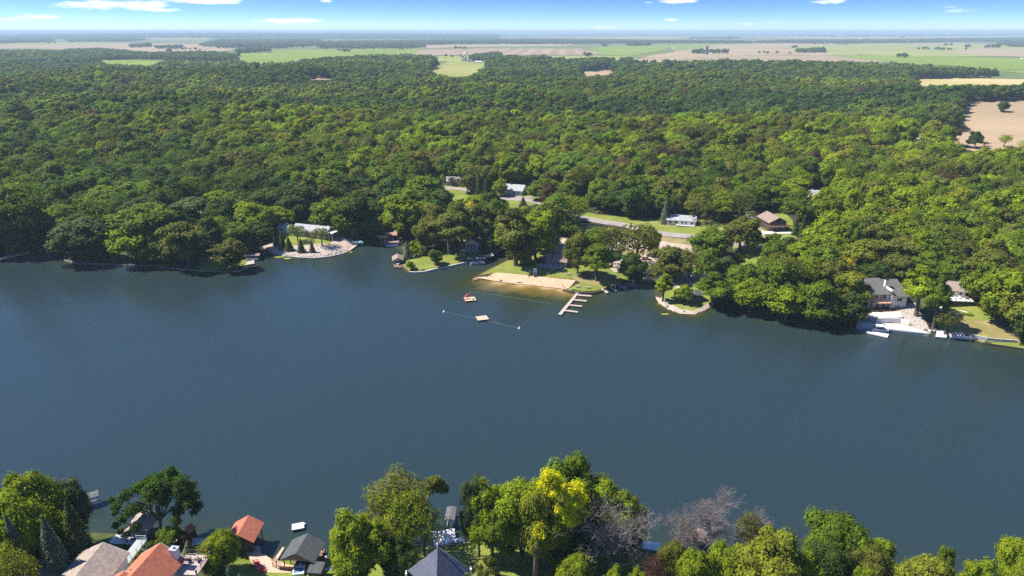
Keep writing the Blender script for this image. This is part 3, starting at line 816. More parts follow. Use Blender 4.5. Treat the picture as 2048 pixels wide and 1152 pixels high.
# hand placed: centre x, top y, crown width, foot y, tint, kind   (photo pixels)
HT = [
 (45,372,112,500,'m','mid'),(18,430,80,508,'d','mid'),(70,440,36,500,'d','mid'),(165,432,105,521,'g','mid'),(120,412,52,455,'g','mid'),(305,402,120,505,'m','mid'),
 (275,442,95,522,'b','mid'),(330,468,60,528,'m','mid'),(378,442,92,533,'o','mid'),(395,392,85,448,'g','mid'),(465,474,62,537,'o','mid'),(510,405,85,470,'b','mid'),(560,412,62,455,'l','mid'),
 (478,442,66,503,'m','mid'),(515,440,62,503,'d','mid'),(450,380,62,432,'b','mid'),(200,455,50,522,'d','mid'),(240,425,80,470,'m','mid'),(215,380,90,440,'m','mid'),(295,505,30,532,'d','bush'),(175,500,30,527,'k','bush'),(208,492,24,524,'k','spruce'),
 (660,392,72,462,'m','mid'),(700,392,70,476,'m','mid'),(722,380,70,482,'d','mid'),(745,400,50,462,'d','mid'),(598,370,84,436,'d','mid'),(545,372,78,432,'d','mid'),(680,350,80,420,'d','mid'),(790,350,70,425,'d','mid'),
 (810,387,84,478,'b','mid'),(776,420,34,466,'b','mid'),(842,352,90,430,'m','mid'),(882,376,62,440,'d','mid'),(866,356,56,410,'g','mid'),(596,447,36,484,'m','openmid'),(644,452,38,492,'o','openmid'),
 (553,456,17,492,'k','conebush'),(566,463,21,499,'k','conebush'),(579,474,24,502,'k','conebush'),(603,477,21,505,'k','conebush'),(625,482,16,505,'k','conebush'),
 (815,481,23,519,'s','spruce'),(871,500,34,530,'m','bush'),(900,420,80,508,'o','tallmid'),(855,432,58,500,'o','mid'),(925,405,56,500,'o','tallmid'),(880,410,60,490,'o','mid'),(965,434,48,500,'g','tallmid'),(834,484,30,512,'b','bush'),(978,470,30,508,'d','mid'),
 (822,522,22,540,'b','bush'),(939,402,40,450,'y','mid'),(985,382,62,446,'d','mid'),(955,383,62,440,'b','mid'),(1000,400,40,446,'d','mid'),
 (1032,416,88,532,'o','tallmid'),(1072,420,84,520,'b','mid'),(1046,470,60,530,'o','mid'),(1105,397,66,496,'o','tallmid'),(1135,420,50,470,'m','mid'),(1015,445,50,510,'b','mid'),
 (1046,393,17,411,'k','spruce'),(905,352,20,372,'r','openmid'),(935,348,34,386,'o','mid'),(958,345,26,388,'g','spruce'),(972,356,22,389,'d','spruce'),(1023,361,12,386,'g','spruce'),(1000,357,30,392,'b','mid'),(946,352,20,388,'k','spruce'),
 (1080,355,50,400,'m','mid'),(1112,362,44,392,'m','mid'),(1135,366,36,408,'b','mid'),
 (1155,461,58,548,'o','mid'),(1194,482,70,562,'m','tallmid'),(1224,445,62,535,'o','openmid'),(1272,440,88,535,'o','openmid'),(1262,506,56,568,'d','mid'),(1192,452,60,510,'m','mid'),(1300,452,40,510,'m','mid'),
 (1342,492,88,560,'o','mid'),(1378,494,56,560,'o','openmid'),(1325,547,40,603,'b','tallmid'),(1365,568,36,604,'b','mid'),(1422,452,84,518,'m','mid'),(1412,505,52,565,'m','mid'),(1450,512,50,560,'g','mid'),
 (1480,433,80,502,'o','mid'),(1543,467,38,500,'m','mid'),(1577,472,32,506,'g','mid'),(1427,545,80,612,'m','tallmid'),(1480,520,70,600,'m','mid'),(1500,560,90,622,'b','mid'),(1555,520,86,612,'m','mid'),(1570,575,80,638,'b','mid'),
 (1632,560,86,646,'m','mid'),(1690,585,72,650,'d','mid'),(1660,510,70,580,'o','mid'),(1683,513,36,560,'y','openmid'),(1700,540,60,610,'w','mid'),(1330,395,24,447,'s','spruce'),(1393,385,60,446,'o','openmid'),(1440,384,60,440,'b','mid'),
 (1600,380,70,452,'m','mid'),(1589,434,18,470,'k','conebush'),(1603,434,18,472,'k','conebush'),(1625,452,44,486,'d','mid'),(1515,365,60,420,'m','mid'),(1560,370,60,422,'m','mid'),
 (1832,533,78,632,'b','tallmid'),(1865,552,50,660,'m','tallmid'),(1888,615,44,672,'o','openmid'),(2000,535,100,648,'b','mid'),(2030,560,90,672,'w','mid'),(1962,520,70,610,'m','mid'),(1900,515,60,570,'m','mid'),(1850,500,70,556,'m','mid'),
 (1745,520,60,575,'d','mid'),(1790,505,70,560,'o','mid'),(1710,480,70,545,'w','mid'),(2040,610,50,690,'d','mid'),(2004,200,22,224,'d','mid'),(2007,267,26,294,'b','openmid'),(1968,282,20,293,'r','openmid'),(1948,262,30,296,'d','mid'),
 # near shore
 (12,962,90,1110,'g','near'),(92,948,112,1120,'l','near'),(50,985,110,1170,'b','near'),(152,960,82,1092,'g','near'),(112,1000,70,1140,'b','near'),(172,996,76,1146,'k','sprucenear'),(128,1032,70,1182,'s','sprucenear'),(62,1028,64,1192,'s','sprucenear'),
 (18,1050,70,1190,'w','near'),(50,1095,90,1240,'w','opennear'),(82,1140,60,1200,'w','bushnear'),
 (338,1064,62,1096,'m','bushnear'),(300,1085,40,1105,'d','bushnear'),(372,1070,30,1092,'r','bushnear'),(381,1080,32,1112,'s','sprucenear'),(447,1063,78,1142,'b','nearball'),(462,1132,34,1168,'s','sprucenear'),(483,1146,26,1172,'s','sprucenear'),(252,1092,14,1098,'k','bushnear'),(275,1110,22,1124,'o','bushnear'),
 (800,944,136,1098,'o','opennear'),(822,985,112,1128,'l','opennear'),(728,1028,104,1172,'l','near'),(775,1065,56,1150,'l','opennear'),(800,1085,70,1170,'d','near'),(700,1125,50,1172,'m','bushnear'),
 (958,950,66,1112,'g','near'),(985,968,84,1116,'b','near'),(1045,950,124,1112,'b','near'),(1136,926,132,1106,'m','near'),(1006,1005,70,1128,'m','near'),(1090,965,96,1134,'w','near'),
 (1212,966,108,1110,'b','near'),(1252,1000,70,1116,'w','near'),(1165,1030,70,1128,'d','near'),(980,1112,46,1158,'o','bushnear'),(1150,1108,76,1180,'b','nearball'),(1120,1050,56,1140,'d','near'),
 (1345,1085,70,1190,'o','near'),(1385,1100,80,1220,'b','near'),(1440,1085,80,1210,'b','near'),(1515,1063,120,1230,'w','near'),(1490,1025,50,1116,'o','opennear'),(1585,1100,80,1230,'b','near'),
 (1662,1030,128,1168,'m','near'),(1640,1080,90,1210,'d','near'),(1742,1072,62,1172,'b','near'),(1722,1095,76,1210,'o','near'),(1830,1108,96,1240,'w','near'),(1800,1130,60,1240,'o','near'),(1872,1098,40,1190,'m','near'),(1940,1135,90,1250,'b','near'),
 (2022,1072,84,1190,'b','near'),(2040,1110,80,1240,'l','near'),(1310,1112,60,1200,'r','opennear'),(1560,1130,70,1250,'m','near'),(1700,1140,60,1250,'b','near'),(700,1160,60,1220,'d','near'),(1220,1140,60,1220,'b','bushnear'),(1270,1145,50,1220,'l','bushnear'),
]
HH = (299, 936, 190, 1084)      # the big spreading maple over the boathouse, built on its own below
def foot(x, yb):
    return at(x, yb)
hand = []       # dicts: X,Y,Z,s (radius scale), hz, tint key, kind, px box
for (cx, yt, w, yb, tn, kd) in HT:
    P = foot(cx, yb)
    dep = proj(*P)[2]
    top = float(z_for(P[1], yt))
    h = max(top - P[2], 1.2)
    r = w * 0.5 * dep / FPX
    hand.append(dict(P=P, h=h, r=r, t=tn, k=kd, box=(cx, yt, w, yb), d=dep))

# fill: jittered grid over all wooded ground
def fill():
    out = []
    y = 95.0
    while y < 3000:
        sp = 10.0 + 0.0028 * y
        if y > 1400: sp += 0.0012 * (y - 1400)
        half = y * 0.84 + 60
        n = int(2 * half / sp)
        xs = -half + (np.arange(n) + rng.uniform(0, 1, n)) * sp
        ys = y + rng.uniform(-0.5, 0.5, n) * sp
        out.append(np.stack([xs, ys], 1))
        y += sp * 0.9
    Q = np.concatenate(out)
    x, yy = Q[:, 0], Q[:, 1]
    z = H(x, yy)
    px, py, dep = proj(x, yy, z)
    ttop = np.interp(px, [0, 130, 200, 330, 480, 560, 640, 740, 860, 880, 960, 1010, 1090, 1200, 1240, 1300, 1500, 1600, 1800, 2048],
                     [101, 101, 112, 134, 134, 138, 130, 120, 121, 144, 142, 124, 128, 132, 132, 136, 131, 136, 141, 162])
    ok = (py > ttop) & (py < 1400) & (px > -300) & (px < 2350) & (z > 0.2)
    lakedist = np.full(len(x), 99.0)
    m = (np.abs(x) < 500) & (yy < 520)
    lakedist[m] = seg_dist(LAKE, x[m], yy[m])
    ok &= ~((lakedist < 4) | in_poly(LAKE, x, yy))
    ok &= ~((yy < 190))                         # the near shore is planted by hand only
    for W in NOTREE_W:
        ok &= ~in_poly(W, x, yy)
    x, yy, z = x[ok], yy[ok], z[ok]
    # canopy variety in patches; light and shade of the ridges go into the tints too
    v1 = vnoise(x / 60, yy / 45, 11); v2 = vnoise(x / 160 + 5, yy / 110, 12); rr = rng.random(len(x))
    r = 4.9 + 5.2 * rng.random(len(x)) ** 1.5 + 0.0021 * yy
    h = 14.0 + 0.0012 * yy + 6.5 * rng.random(len(x)) * (0.5 + v1)
    near_shore = np.exp(-(lakedist[ok] / 40) ** 2)
    h = h - 2.5 * near_shore
    v3 = vnoise(x / 420 + 9, yy / 230, 14)
    sc = v1 * 0.35 + v2 * 0.40 + v3 * 0.25 + rr * 0.42
    ridge_light = np.exp(-((yy - 540) / 130) ** 2) * 0.30 * sstep(-250, 0, x) + np.exp(-((yy - 620) / 90) ** 2) * 0.18 * sstep(0, -200, x)
    sc = sc + ridge_light - 0.26 * np.exp(-((yy - 790 - 0.15 * x) / 85) ** 2) + 0.14 * np.exp(-((yy - 1020) / 110) ** 2) * sstep(-300, 300, x) - 0.10 * sstep(900, 1500, yy) + 0.12 * sstep(60, 150, x) * (yy < 500)  # bright and dark ridges painted as bands of lighter and darker crowns
    cols = np.array([TINT[k] for k in 'dmob'])
    lab = np.digitize(sc, [0.62, 0.84, 0.98])
    cut = rng.random(len(x))
    tints = cols[lab]
    keys = np.array(list('dmob'))[lab]
    special = cut < 0.012
    tints[special] = np.array(TINT['r']) * (1.2, 1.7, 1.2); keys[special] = 'o'
    return x, yy, z, h, r, tints, keys
fx, fy, fz, fh, fr, ft, fk = fill()
# keep windows clear and do not crowd the hand placed trees
def blocked(x, y, z, h, r):
    n = len(x)
    bl = np.zeros(n, bool)
    for a, b in ((0, 1.0), (-0.6, .8), (0.6, .8), (-.95, .55), (.95, .55), (0, .5), (-.5, .35), (.5, .35), (0, 0.72), (0, .2), (-1.1, .7), (1.1, .7), (-.35, .98), (.35, .98), (-.9, .35), (.9, .35), (-.3, .6), (.3, .6)):
        px, py, _ = proj(x + a * r, y, z + h * b)
        for W, (x0, x1, y0, y1) in zip(WIN, WIN_B):
            m = (~bl) & (px > x0) & (px < x1) & (py > y0) & (py < y1)
            if m.any():
                idx = np.where(m)[0]
                bl[idx] |= in_poly(W, px[idx], py[idx])
    return bl
ok = ~blocked(fx, fy, fz, fh, fr)
for t in hand:
    ok &= np.hypot(fx - t['P'][0], fy - t['P'][1]) > (t['r'] * 0.75 + 2.2)
    # nothing in front of a hand placed crown on the shore
    if t['d'] < 330 and t['d'] > 200:
        infront = (fy < t['P'][1] - 1) & (fy > t['P'][1] - 30) & (np.abs(fx - t['P'][0] * fy / t['P'][1]) < t['r'] * 0.8)
        ok &= ~infront
fx, fy, fz, fh, fr, ft, fk = (a[ok] for a in (fx, fy, fz, fh, fr, ft, fk))
print('fill trees', len(fx), 'hand', len(hand))

# which trees show largest: paint crown discs front to back on a coarse buffer
def visible_px(x, y, z, h, r):
    px, py0, dep = proj(x, y, z + 0.35 * h)
    _, py1, _ = proj(x, y, z + h)
    rw = r * FPX / dep / 2
    buf = np.zeros((576, 1024), bool)
    vis = np.zeros(len(x))
    order = np.argsort(dep)
    for i in order[:9000]:
        cx, w = px[i] / 2, rw[i]
        ya, yb = py1[i] / 2, py0[i] / 2
        c, hh = (ya + yb) / 2, max((yb - ya) / 2, 1)
        X0, X1 = int(max(cx - w, 0)), int(min(cx + w + 1, 1024)); Y0, Y1 = int(max(c - hh, 0)), int(min(c + hh + 1, 576))
        if X1 <= X0 or Y1 <= Y0: continue
        gy, gx = np.mgrid[Y0:Y1, X0:X1]
        m = ((gx - cx) / max(w, .5)) ** 2 + ((gy - c) / hh) ** 2 < 1
        sub = buf[Y0:Y1, X0:X1]
        vis[i] = (m & ~sub).sum()
        sub |= m
    return vis
allx = np.concatenate([[t['P'][0] for t in hand], fx]); ally = np.concatenate([[t['P'][1] for t in hand], fy]); allz = np.concatenate([[t['P'][2] for t in hand], fz])
allh = np.concatenate([[t['h'] for t in hand], fh]); allr = np.concatenate([[t['r'] for t in hand], fr])
vis = visible_px(allx, ally, allz, allh, allr)
nh = len(hand)
N_IND = 290
rank = np.argsort(-vis[nh:])[: max(0, N_IND - nh)]
single = np.zeros(len(fx), bool); single[rank] = True

TREES = []      # (object, X, Y, tint key, kind, height)
def place_tree(kind, P, h, r, tint, key, sq=None):
    cm, tm, h0, r0 = random.choice(PROTO[kind])
    con = kind in ('spruce', 'sprucenear', 'conebush')
    name = 'conifer' if con else ('bush' if 'bush' in kind else 'tree')
    if kind == 'conebush': name = 'cone_shaped_evergreen'
    root = bpy.data.objects.new(name, None)
    root.empty_display_size = 0.5
    COL.objects.link(root)
    root.location = (P[0], P[1], P[2] - 0.05)
    root.rotation_euler = (0, 0, random.uniform(0, 6.28))
    root.scale = (r / r0, r / r0, h / h0)
    for nm, me in (('crown', cm), ('trunk', tm)):
        o = bpy.data.objects.new(nm, me)
        COL.objects.link(o); o.parent = root
        if nm == 'crown':
            j = random.uniform(0.88, 1.12)
            o['tint'] = [float(c * j) for c in tint]
    TREES.append([root, P[0], P[1], key, kind, h, name])
    return root
for t in hand:
    place_tree(t['k'], t['P'], t['h'], t['r'], TINT[t['t']], t['t'])
for i in np.where(single)[0]:
    place_tree('mid' if rng.random() < 0.8 else 'openmid', (fx[i], fy[i], fz[i]), fh[i], fr[i], ft[i], fk[i])

# the rest of the wood: one object, instanced
def proto_collection(keys):
    c = bpy.data.collections.new('wood_' + keys[0])
    k = 0
    for key in keys:
        for cm, tm, h0, r0 in PROTO[key]:
            bm = bmesh.new(); bm.from_mesh(cm)
            me = cm.copy()
            # one mesh per tree, trunk joined in as a second material
            v1 = np.zeros(len(cm.vertices) * 3, np.float32); cm.vertices.foreach_get('co', v1)
            v2 = np.zeros(len(tm.vertices) * 3, np.float32); tm.vertices.foreach_get('co', v2)
            V = np.concatenate([v1.reshape(-1, 3) / (r0, r0, h0), v2.reshape(-1, 3) / (r0, r0, h0)])
            def faces(me_, off):
                q, t = [], []
                for p in me_.polygons:
                    (q if len(p.vertices) == 4 else t).append([a + off for a in p.vertices])
                return q, t
            q1, t1 = faces(cm, 0); q2, t2 = faces(tm, len(cm.vertices))
            bm.free(); bpy.data.meshes.remove(me)
            lv = np.zeros(len(cm.polygons), np.float32); cm.attributes['lv'].data.foreach_get('value', lv)
            Fs = [np.array(f) for f in (q1, t1, q2, t2) if f]
            mi = np.concatenate([np.zeros(len(q1) + len(t1)), np.ones(len(q2) + len(t2))])
            me = np_mesh('wood_tree', V, Fs, (LEAF, BARK), mi=mi)
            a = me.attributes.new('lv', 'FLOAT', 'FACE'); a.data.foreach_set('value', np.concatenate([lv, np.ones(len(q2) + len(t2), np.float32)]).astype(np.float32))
            o = bpy.data.objects.new('%02d_wood_tree' % k, me); k += 1
            c.objects.link(o)
    return c, k
def scatter(name, label, x, y, z, h, r, tint, coll, n_proto):
    n = len(x)
    me = bpy.data.meshes.new(name)
    me.vertices.add(n)
    me.vertices.foreach_set('co', np.stack([x, y, z], 1).astype(np.float32).ravel())
    def att(nm, ty, dat, fld):
        a = me.attributes.new(nm, ty, 'POINT'); a.data.foreach_set(fld, np.ascontiguousarray(dat).ravel())
    att('size', 'FLOAT_VECTOR', np.stack([r, r, h], 1).astype(np.float32), 'vector')
    att('spin', 'FLOAT_VECTOR', np.stack([np.zeros(n), np.zeros(n), rng.uniform(0, 6.28, n)], 1).astype(np.float32), 'vector')
    att('tint', 'FLOAT_VECTOR', (tint * rng.uniform(0.68, 1.36, (n, 1)) * rng.uniform(0.9, 1.1, (n, 3))).astype(np.float32), 'vector')
    att('pick', 'INT', rng.integers(0, n_proto, n).astype(np.int32), 'value')
    o = link(name, me)
    g = bpy.data.node_groups.new(name, 'GeometryNodeTree')
    g.interface.new_socket('Geometry', in_out='INPUT', socket_type='NodeSocketGeometry')
    g.interface.new_socket('Geometry', in_out='OUTPUT', socket_type='NodeSocketGeometry')
    L = g.links.new
    gi = g.nodes.new('NodeGroupInput'); go = g.nodes.new('NodeGroupOutput')
    ci = g.nodes.new('GeometryNodeCollectionInfo')
    ci.inputs['Collection'].default_value = coll
    ci.inputs['Separate Children'].default_value = True
    ci.inputs['Reset Children'].default_value = True
    def na(nm, ty):
        a = g.nodes.new('GeometryNodeInputNamedAttribute'); a.data_type = ty; a.inputs['Name'].default_value = nm
        return a.outputs['Attribute']
    ip = g.nodes.new('GeometryNodeInstanceOnPoints')
    L(gi.outputs[0], ip.inputs['Points'])
    L(ci.outputs[0], ip.inputs['Instance'])
    ip.inputs['Pick Instance'].default_value = True
    L(na('pick', 'INT'), ip.inputs['Instance Index'])
    L(na('size', 'FLOAT_VECTOR'), ip.inputs['Scale'])
    L(na('spin', 'FLOAT_VECTOR'), ip.inputs['Rotation'])
    L(ip.outputs[0], go.inputs[0])
    md = o.modifiers.new('scatter', 'NODES'); md.node_group = g
    tag(o, label, None, None, 'stuff')
    return o
rest = ~single
a_ = rest & (fy < 620)
b_ = rest & (fy >= 620) & (fy < 1500)
c_ = rest & (fy >= 1500)
cm_, nm_ = proto_collection(['mid', 'openmid'])
cf_, nf_ = proto_collection(['far'])
cff, nff = proto_collection(['farther'])
scatter('wood', 'dense green summer wood behind the far shore of the lake', fx[a_], fy[a_], fz[a_], fh[a_], fr[a_], ft[a_], cm_, nm_)
scatter('wood', 'rolling wood of rounded crowns beyond the lakeside houses', fx[b_], fy[b_], fz[b_], fh[b_], fr[b_], ft[b_], cf_, nf_)
scatter('wood', 'far edge of the wood against the farm fields', fx[c_], fy[c_], fz[c_], fh[c_], fr[c_], ft[c_], cff, nff)

# woods, shelter belts and hedgerows far out on the plain (photo pixel outlines of their ground)
def undergrowth():
    n = 9000
    x = rng.uniform(-320, 330, n); y = rng.uniform(205, 460, n)
    z = H(x, y)
    d = seg_dist(LAKE, x, y)
    ok_ = (~in_poly(LAKE, x, y)) & (z > 0.1) & ((d < 9) | (rng.random(n) < 0.35)) & (d > 0.8)
    for W in NOTREE_W: ok_ &= ~in_poly(W, x, y)
    lawnw = [[(395, 545), (400, 500), (430, 480), (500, 505), (492, 540)], [(804, 545), (826, 510), (960, 500), (1010, 520), (935, 530)], [(90, 490), (100, 452), (140, 450), (120, 495)],
             [(1060, 590), (1090, 470), (1440, 480), (1420, 560), (1300, 570), (1200, 590)], [(1420, 585), (1400, 640), (1300, 640), (1300, 560)], [(860, 675), (930, 660), (2100, 690), (2100, 760)]]
    for w in lawnw: ok_ &= ~in_poly(np.array([at(*p)[:2] for p in w]), x, y)
    x, y, z = x[ok_], y[ok_], z[ok_]
    h = rng.uniform(1.6, 5.0, len(x)); r = h * rng.uniform(.5, .8, len(x))
    ok_ = ~blocked(x, y, z, h, r)
    x, y, z, h, r = (a[ok_] for a in (x, y, z, h, r))
    cb, nb = proto_collection(['bush'])
    t = np.array([TINT[k] for k in 'dmbo'])[rng.integers(0, 4, len(x))]
    print('undergrowth', len(x))
    scatter('undergrowth', 'leafy undergrowth below the lakeside trees', x, y, z - .2, h, r, t, cb, nb)
undergrowth()
def far_woods():
    B = [([(-40, 84), (100, 80), (110, 83), (-40, 90)], 1), ([(130, 81), (260, 77), (300, 80), (260, 84), (140, 85)], .6),
      ([(260, 92), (300, 88), (304, 94), (262, 96)], 1), ([(310, 95), (365, 93), (365, 98), (312, 98)], .6), ([(395, 92), (440, 80), (640, 78), (640, 92), (560, 98), (440, 97)], 1),
      ([(470, 103), (525, 98), (545, 104), (475, 107)], 1), ([(620, 85), (900, 82), (1030, 80), (1300, 82), (1320, 87), (1100, 88.5), (900, 88.5), (830, 92), (800, 98), (640, 98)], 1),
      ([(790, 97), (850, 92), (850, 96), (800, 100)], .35), ([(120, 104), (200, 101), (300, 110), (430, 108), (480, 116), (350, 118), (220, 118), (130, 108)], 1),
      ([(205, 118), (330, 113), (370, 118), (460, 116), (478, 122), (340, 124), (330, 120)], 1),
      ([(940, 116), (1000, 110), (1012, 122), (940, 124)], .8), ([(1040, 122), (1090, 116), (1095, 126), (1045, 128)], .8), ([(1155, 132), (1200, 122), (1225, 128), (1215, 136), (1165, 138)], 1),
      ([(1240, 126), (1262, 123), (1262, 129), (1242, 129)], .8), ([(1250, 90), (1300, 88), (1300, 92), (1255, 92)], .7),
      ([(1386, 104), (1404, 101), (1404, 108), (1388, 108)], 1), ([(1405, 105), (1455, 103), (1455, 107), (1405, 108)], .5), ([(1592, 103), (1650, 99), (1652, 105), (1596, 106)], 1),
      ([(1300, 83), (1480, 83), (1500, 87), (1320, 87)], 1), ([(1480, 86), (1560, 82), (1800, 80), (2120, 76), (2120, 88), (1960, 84), (1700, 88)], 1), ([(1990, 86), (2120, 86), (2120, 96), (2020, 94)], 1),
      ([(1930, 93), (1940, 92), (1940, 95), (1930, 95)], 1), ([(1970, 93), (2000, 92), (2000, 96), (1970, 96)], .4), ([(1100, 70.5), (1360, 70), (1700, 69), (2120, 68), (2120, 69.6), (1500, 71.5), (1100, 72.5)], .5), ([(1560, 74), (1700, 72.6), (2120, 71), (2120, 72.5), (1650, 75)], .4),
      ([(1380, 76.5), (1480, 76), (1480, 78), (1380, 78.5)], .7), ([(640, 72), (1000, 71), (1000, 78), (640, 78)], .9), ([(-40, 76), (300, 73.5), (640, 73), (640, 77), (300, 77), (-40, 81)], .8),
      ([(1420, 137), (1560, 131), (1700, 134), (1860, 146), (2100, 160), (2100, 168), (1850, 158), (1700, 150), (1500, 146)], 0.0)]
    X, Y = [], []
    for poly, dens in B:
        if dens <= 0: continue
        W = np.array([onz(px, py, 14.0)[:2] for px, py in poly])
        x0, x1, y0, y1 = W[:, 0].min(), W[:, 0].max(), W[:, 1].min(), W[:, 1].max()
        ym = (y0 + y1) / 2
        sp = 11 + max(0, ym - 2500) * 0.006
        n = int(min((x1 - x0) * (y1 - y0) / sp ** 2 * dens, 16000))
        x = rng.uniform(x0, x1, n); y = rng.uniform(y0, y1, n)
        m = in_poly(W, x, y)
        X.append(x[m]); Y.append(y[m])
    # scattered single trees and fence line shrubs on the plain
    m = 240
    c0 = rng.uniform(-20, 2070, 34); c1 = rng.uniform(73, 116, 34)
    ci = rng.integers(0, 34, m); sp_ = rng.normal(size=m)
    px = c0[ci] + sp_ * np.where(ci % 3 == 0, 26, 5); py = np.clip(c1[ci] + sp_ * np.where(ci % 3 == 0, 0.6, 0.1) + rng.normal(size=m) * .25, 72, 118)
    W = np.array([onz(a, b, 14.0)[:2] for a, b in zip(px, py)])
    X.append(W[:, 0]); Y.append(W[:, 1])
    x = np.concatenate(X); y = np.concatenate(Y)
    z = H(x, y)
    s = 1 + np.clip((y - 3000) / 7000, 0, 1.6)
    r = rng.uniform(5, 9, len(x)) * s; h = rng.uniform(11, 19, len(x)) * (1 + 0.25 * (s - 1))
    t = np.array([TINT[k] for k in 'dmk'])[rng.integers(0, 3, len(x))]
    print('far trees', len(x))
    scatter('far_woods', 'dark woods and shelter belts between the distant farm fields', x, y, z, h, r, t, cff, nff)
far_woods()

# ------------------------------------------------------------------ building blocks for man-made things
class MB:
    """collects boxes, prisms and tubes into one mesh"""
    def __init__(s): s.V, s.F, s.n = [], [], 0
    def add(s, V, F):
        s.V += [tuple(map(float, v)) for v in V]; s.F += [tuple(int(i) + s.n for i in f) for f in F]; s.n += len(V); return s
    def box(s, x, y, z, sx, sy, sz, rz=0.0):
        c, sn = math.cos(rz), math.sin(rz)
        V = []
        for dz in (-.5, .5):
            for dx, dy in ((-.5, -.5), (.5, -.5), (.5, .5), (-.5, .5)):
                a, b = dx * sx, dy * sy
                V.append((x + a * c - b * sn, y + a * sn + b * c, z + dz * sz))
        return s.add(V, [(3, 2, 1, 0), (4, 5, 6, 7), (0, 1, 5, 4), (1, 2, 6, 5), (2, 3, 7, 6), (3, 0, 4, 7)])
    def prism(s, pts, z0, z1):
        n = len(pts)
        ar = sum(pts[i][0] * pts[(i + 1) % n][1] - pts[(i + 1) % n][0] * pts[i][1] for i in range(n))
        if ar < 0: pts = pts[::-1]
        V = [(p[0], p[1], z0) for p in pts] + [(p[0], p[1], z1) for p in pts]
        return s.add(V, [tuple(range(n - 1, -1, -1)), tuple(range(n, 2 * n))] + [(i, (i + 1) % n, n + (i + 1) % n, n + i) for i in range(n)])
    def tube(s, pts, r, sides=6):
        rr = r if isinstance(r, (list, tuple)) else [r] * len(pts)
        V, F = tube(pts, rr, sides)
        F = [tuple(f) for f in F] + [tuple(range(sides - 1, -1, -1)), tuple(range(len(V) - sides, len(V)))]
        return s.add(V, F)
    def cyl(s, x, y, z0, z1, r, sides=10, r1=None):
        return s.tube([(x, y, z0), (x, y, z1)], [r, r if r1 is None else r1], sides)
    def ell(s, x, y, z, a, b, c, n=10, m=6):
        V = [(x, y, z - c)]
        for j in range(1, m):
            t = math.pi * j / m
            for i in range(n):
                u = 2 * math.pi * i / n
                V.append((x + a * math.sin(t) * math.cos(u), y + b * math.sin(t) * math.sin(u), z - c * math.cos(t)))
        V.append((x, y, z + c))
        F = [(0, 1 + (i + 1) % n, 1 + i) for i in range(n)]
        for j in range(m - 2):
            for i in range(n):
                a0 = 1 + j * n + i; a1 = 1 + j * n + (i + 1) % n
                F.append((a0, a1, a1 + n, a0 + n))
        k = len(V) - 1
        F += [(k, 1 + (m - 2) * n + i, 1 + (m - 2) * n + (i + 1) % n) for i in range(n)]
        return s.add(V, F)
    def build(s, name, m, parent=None, loc=None, smooth=False):
        me = bpy.data.meshes.new(name)
        me.from_pydata(s.V, [], s.F)
        me.materials.append(m)
        if smooth: me.shade_smooth()
        me.update()
        return link(name, me, parent, loc)
THINGS = []
def thing(name, label, cat, loc, rz=0.0, group=None):
    o = bpy.data.objects.new(name, None)
    COL.objects.link(o)
    o.location = tuple(float(v) for v in loc); o.rotation_euler = (0, 0, rz)
    o.empty_display_size = 0.5
    tag(o, label, cat, group)
    THINGS.append(o)
    return o
def one(o, label, cat, group=None):
    THINGS.append(o)
    return tag(o, label, cat, group)
def copy_tree(o, parent=None):
    c = o.copy(); COL.objects.link(c)
    if parent: c.parent = parent
    for ch in list(o.children): copy_tree(ch, c)
    return c
def again(src, label, loc, rz=None, group=None):
    c = copy_tree(src)
    c.location = tuple(float(v) for v in loc)
    if rz is not None: c.rotation_euler = (0, 0, rz)
    c['label'] = label
    if group: c['group'] = group
    THINGS.append(c)
    return c

WHITE = mat('white_paint', (0.74, 0.74, 0.72), 0.5, var=0.06)
CREAM = mat('cream_siding', (0.60, 0.58, 0.50), 0.7, var=0.08)
GREYW = mat('grey_siding', (0.34, 0.36, 0.35), 0.7, var=0.1)
DARKW = mat('dark_wood', (0.075, 0.05, 0.04), 0.85, var=0.3)
BROWNW = mat('brown_wood', (0.20, 0.12, 0.075), 0.85, var=0.3)
TANW = mat('tan_decking', (0.52, 0.36, 0.26), 0.85, var=0.12, scale=1.5)
PALEW = mat('weathered_decking', (0.40, 0.33, 0.30), 0.9, var=0.2, scale=1.2)
SHG = mat('grey_shingles', (0.115, 0.115, 0.12), 0.95, var=0.22, scale=1.2, bump=0.3)
SHL = mat('light_grey_shingles', (0.36, 0.36, 0.38), 0.95, var=0.14, scale=1.0)
SHT = mat('taupe_shingles', (0.30, 0.245, 0.205), 0.95, var=0.22, scale=1.5, bump=0.3)
SHR = mat('rust_red_shingles', (0.42, 0.135, 0.075), 0.95, var=0.16, scale=1.5, bump=0.3)
SHB = mat('brown_shingles', (0.25, 0.185, 0.16), 0.95, var=0.2, scale=1.2)
SHS = mat('slate_shingles', (0.10, 0.11, 0.15), 0.9, var=0.2, scale=1.6, bump=0.3)
SHK = mat('charcoal_shingles', (0.075, 0.08, 0.082), 0.95, var=0.2, scale=1.3, bump=0.2)
PINK = mat('faded_pink_roof', (0.50, 0.27, 0.21), 0.9, var=0.12)
GLASS = mat('window_glass', (0.03, 0.045, 0.06), 0.08, var=0.3, scale=1.0, spec=0.8)
METAL = mat('galvanised_metal', (0.52, 0.54, 0.56), 0.4, metal=0.6, var=0.1)
ALU = mat('pale_metal_dock', (0.62, 0.62, 0.62), 0.6, var=0.08)
REDP = mat('red_plastic', (0.55, 0.02, 0.035), 0.45, var=0.08)
TEAL = mat('teal_canvas', (0.22, 0.42, 0.42), 0.8, var=0.08)
NAVY = mat('navy_canvas', (0.03, 0.04, 0.09), 0.7, var=0.15)
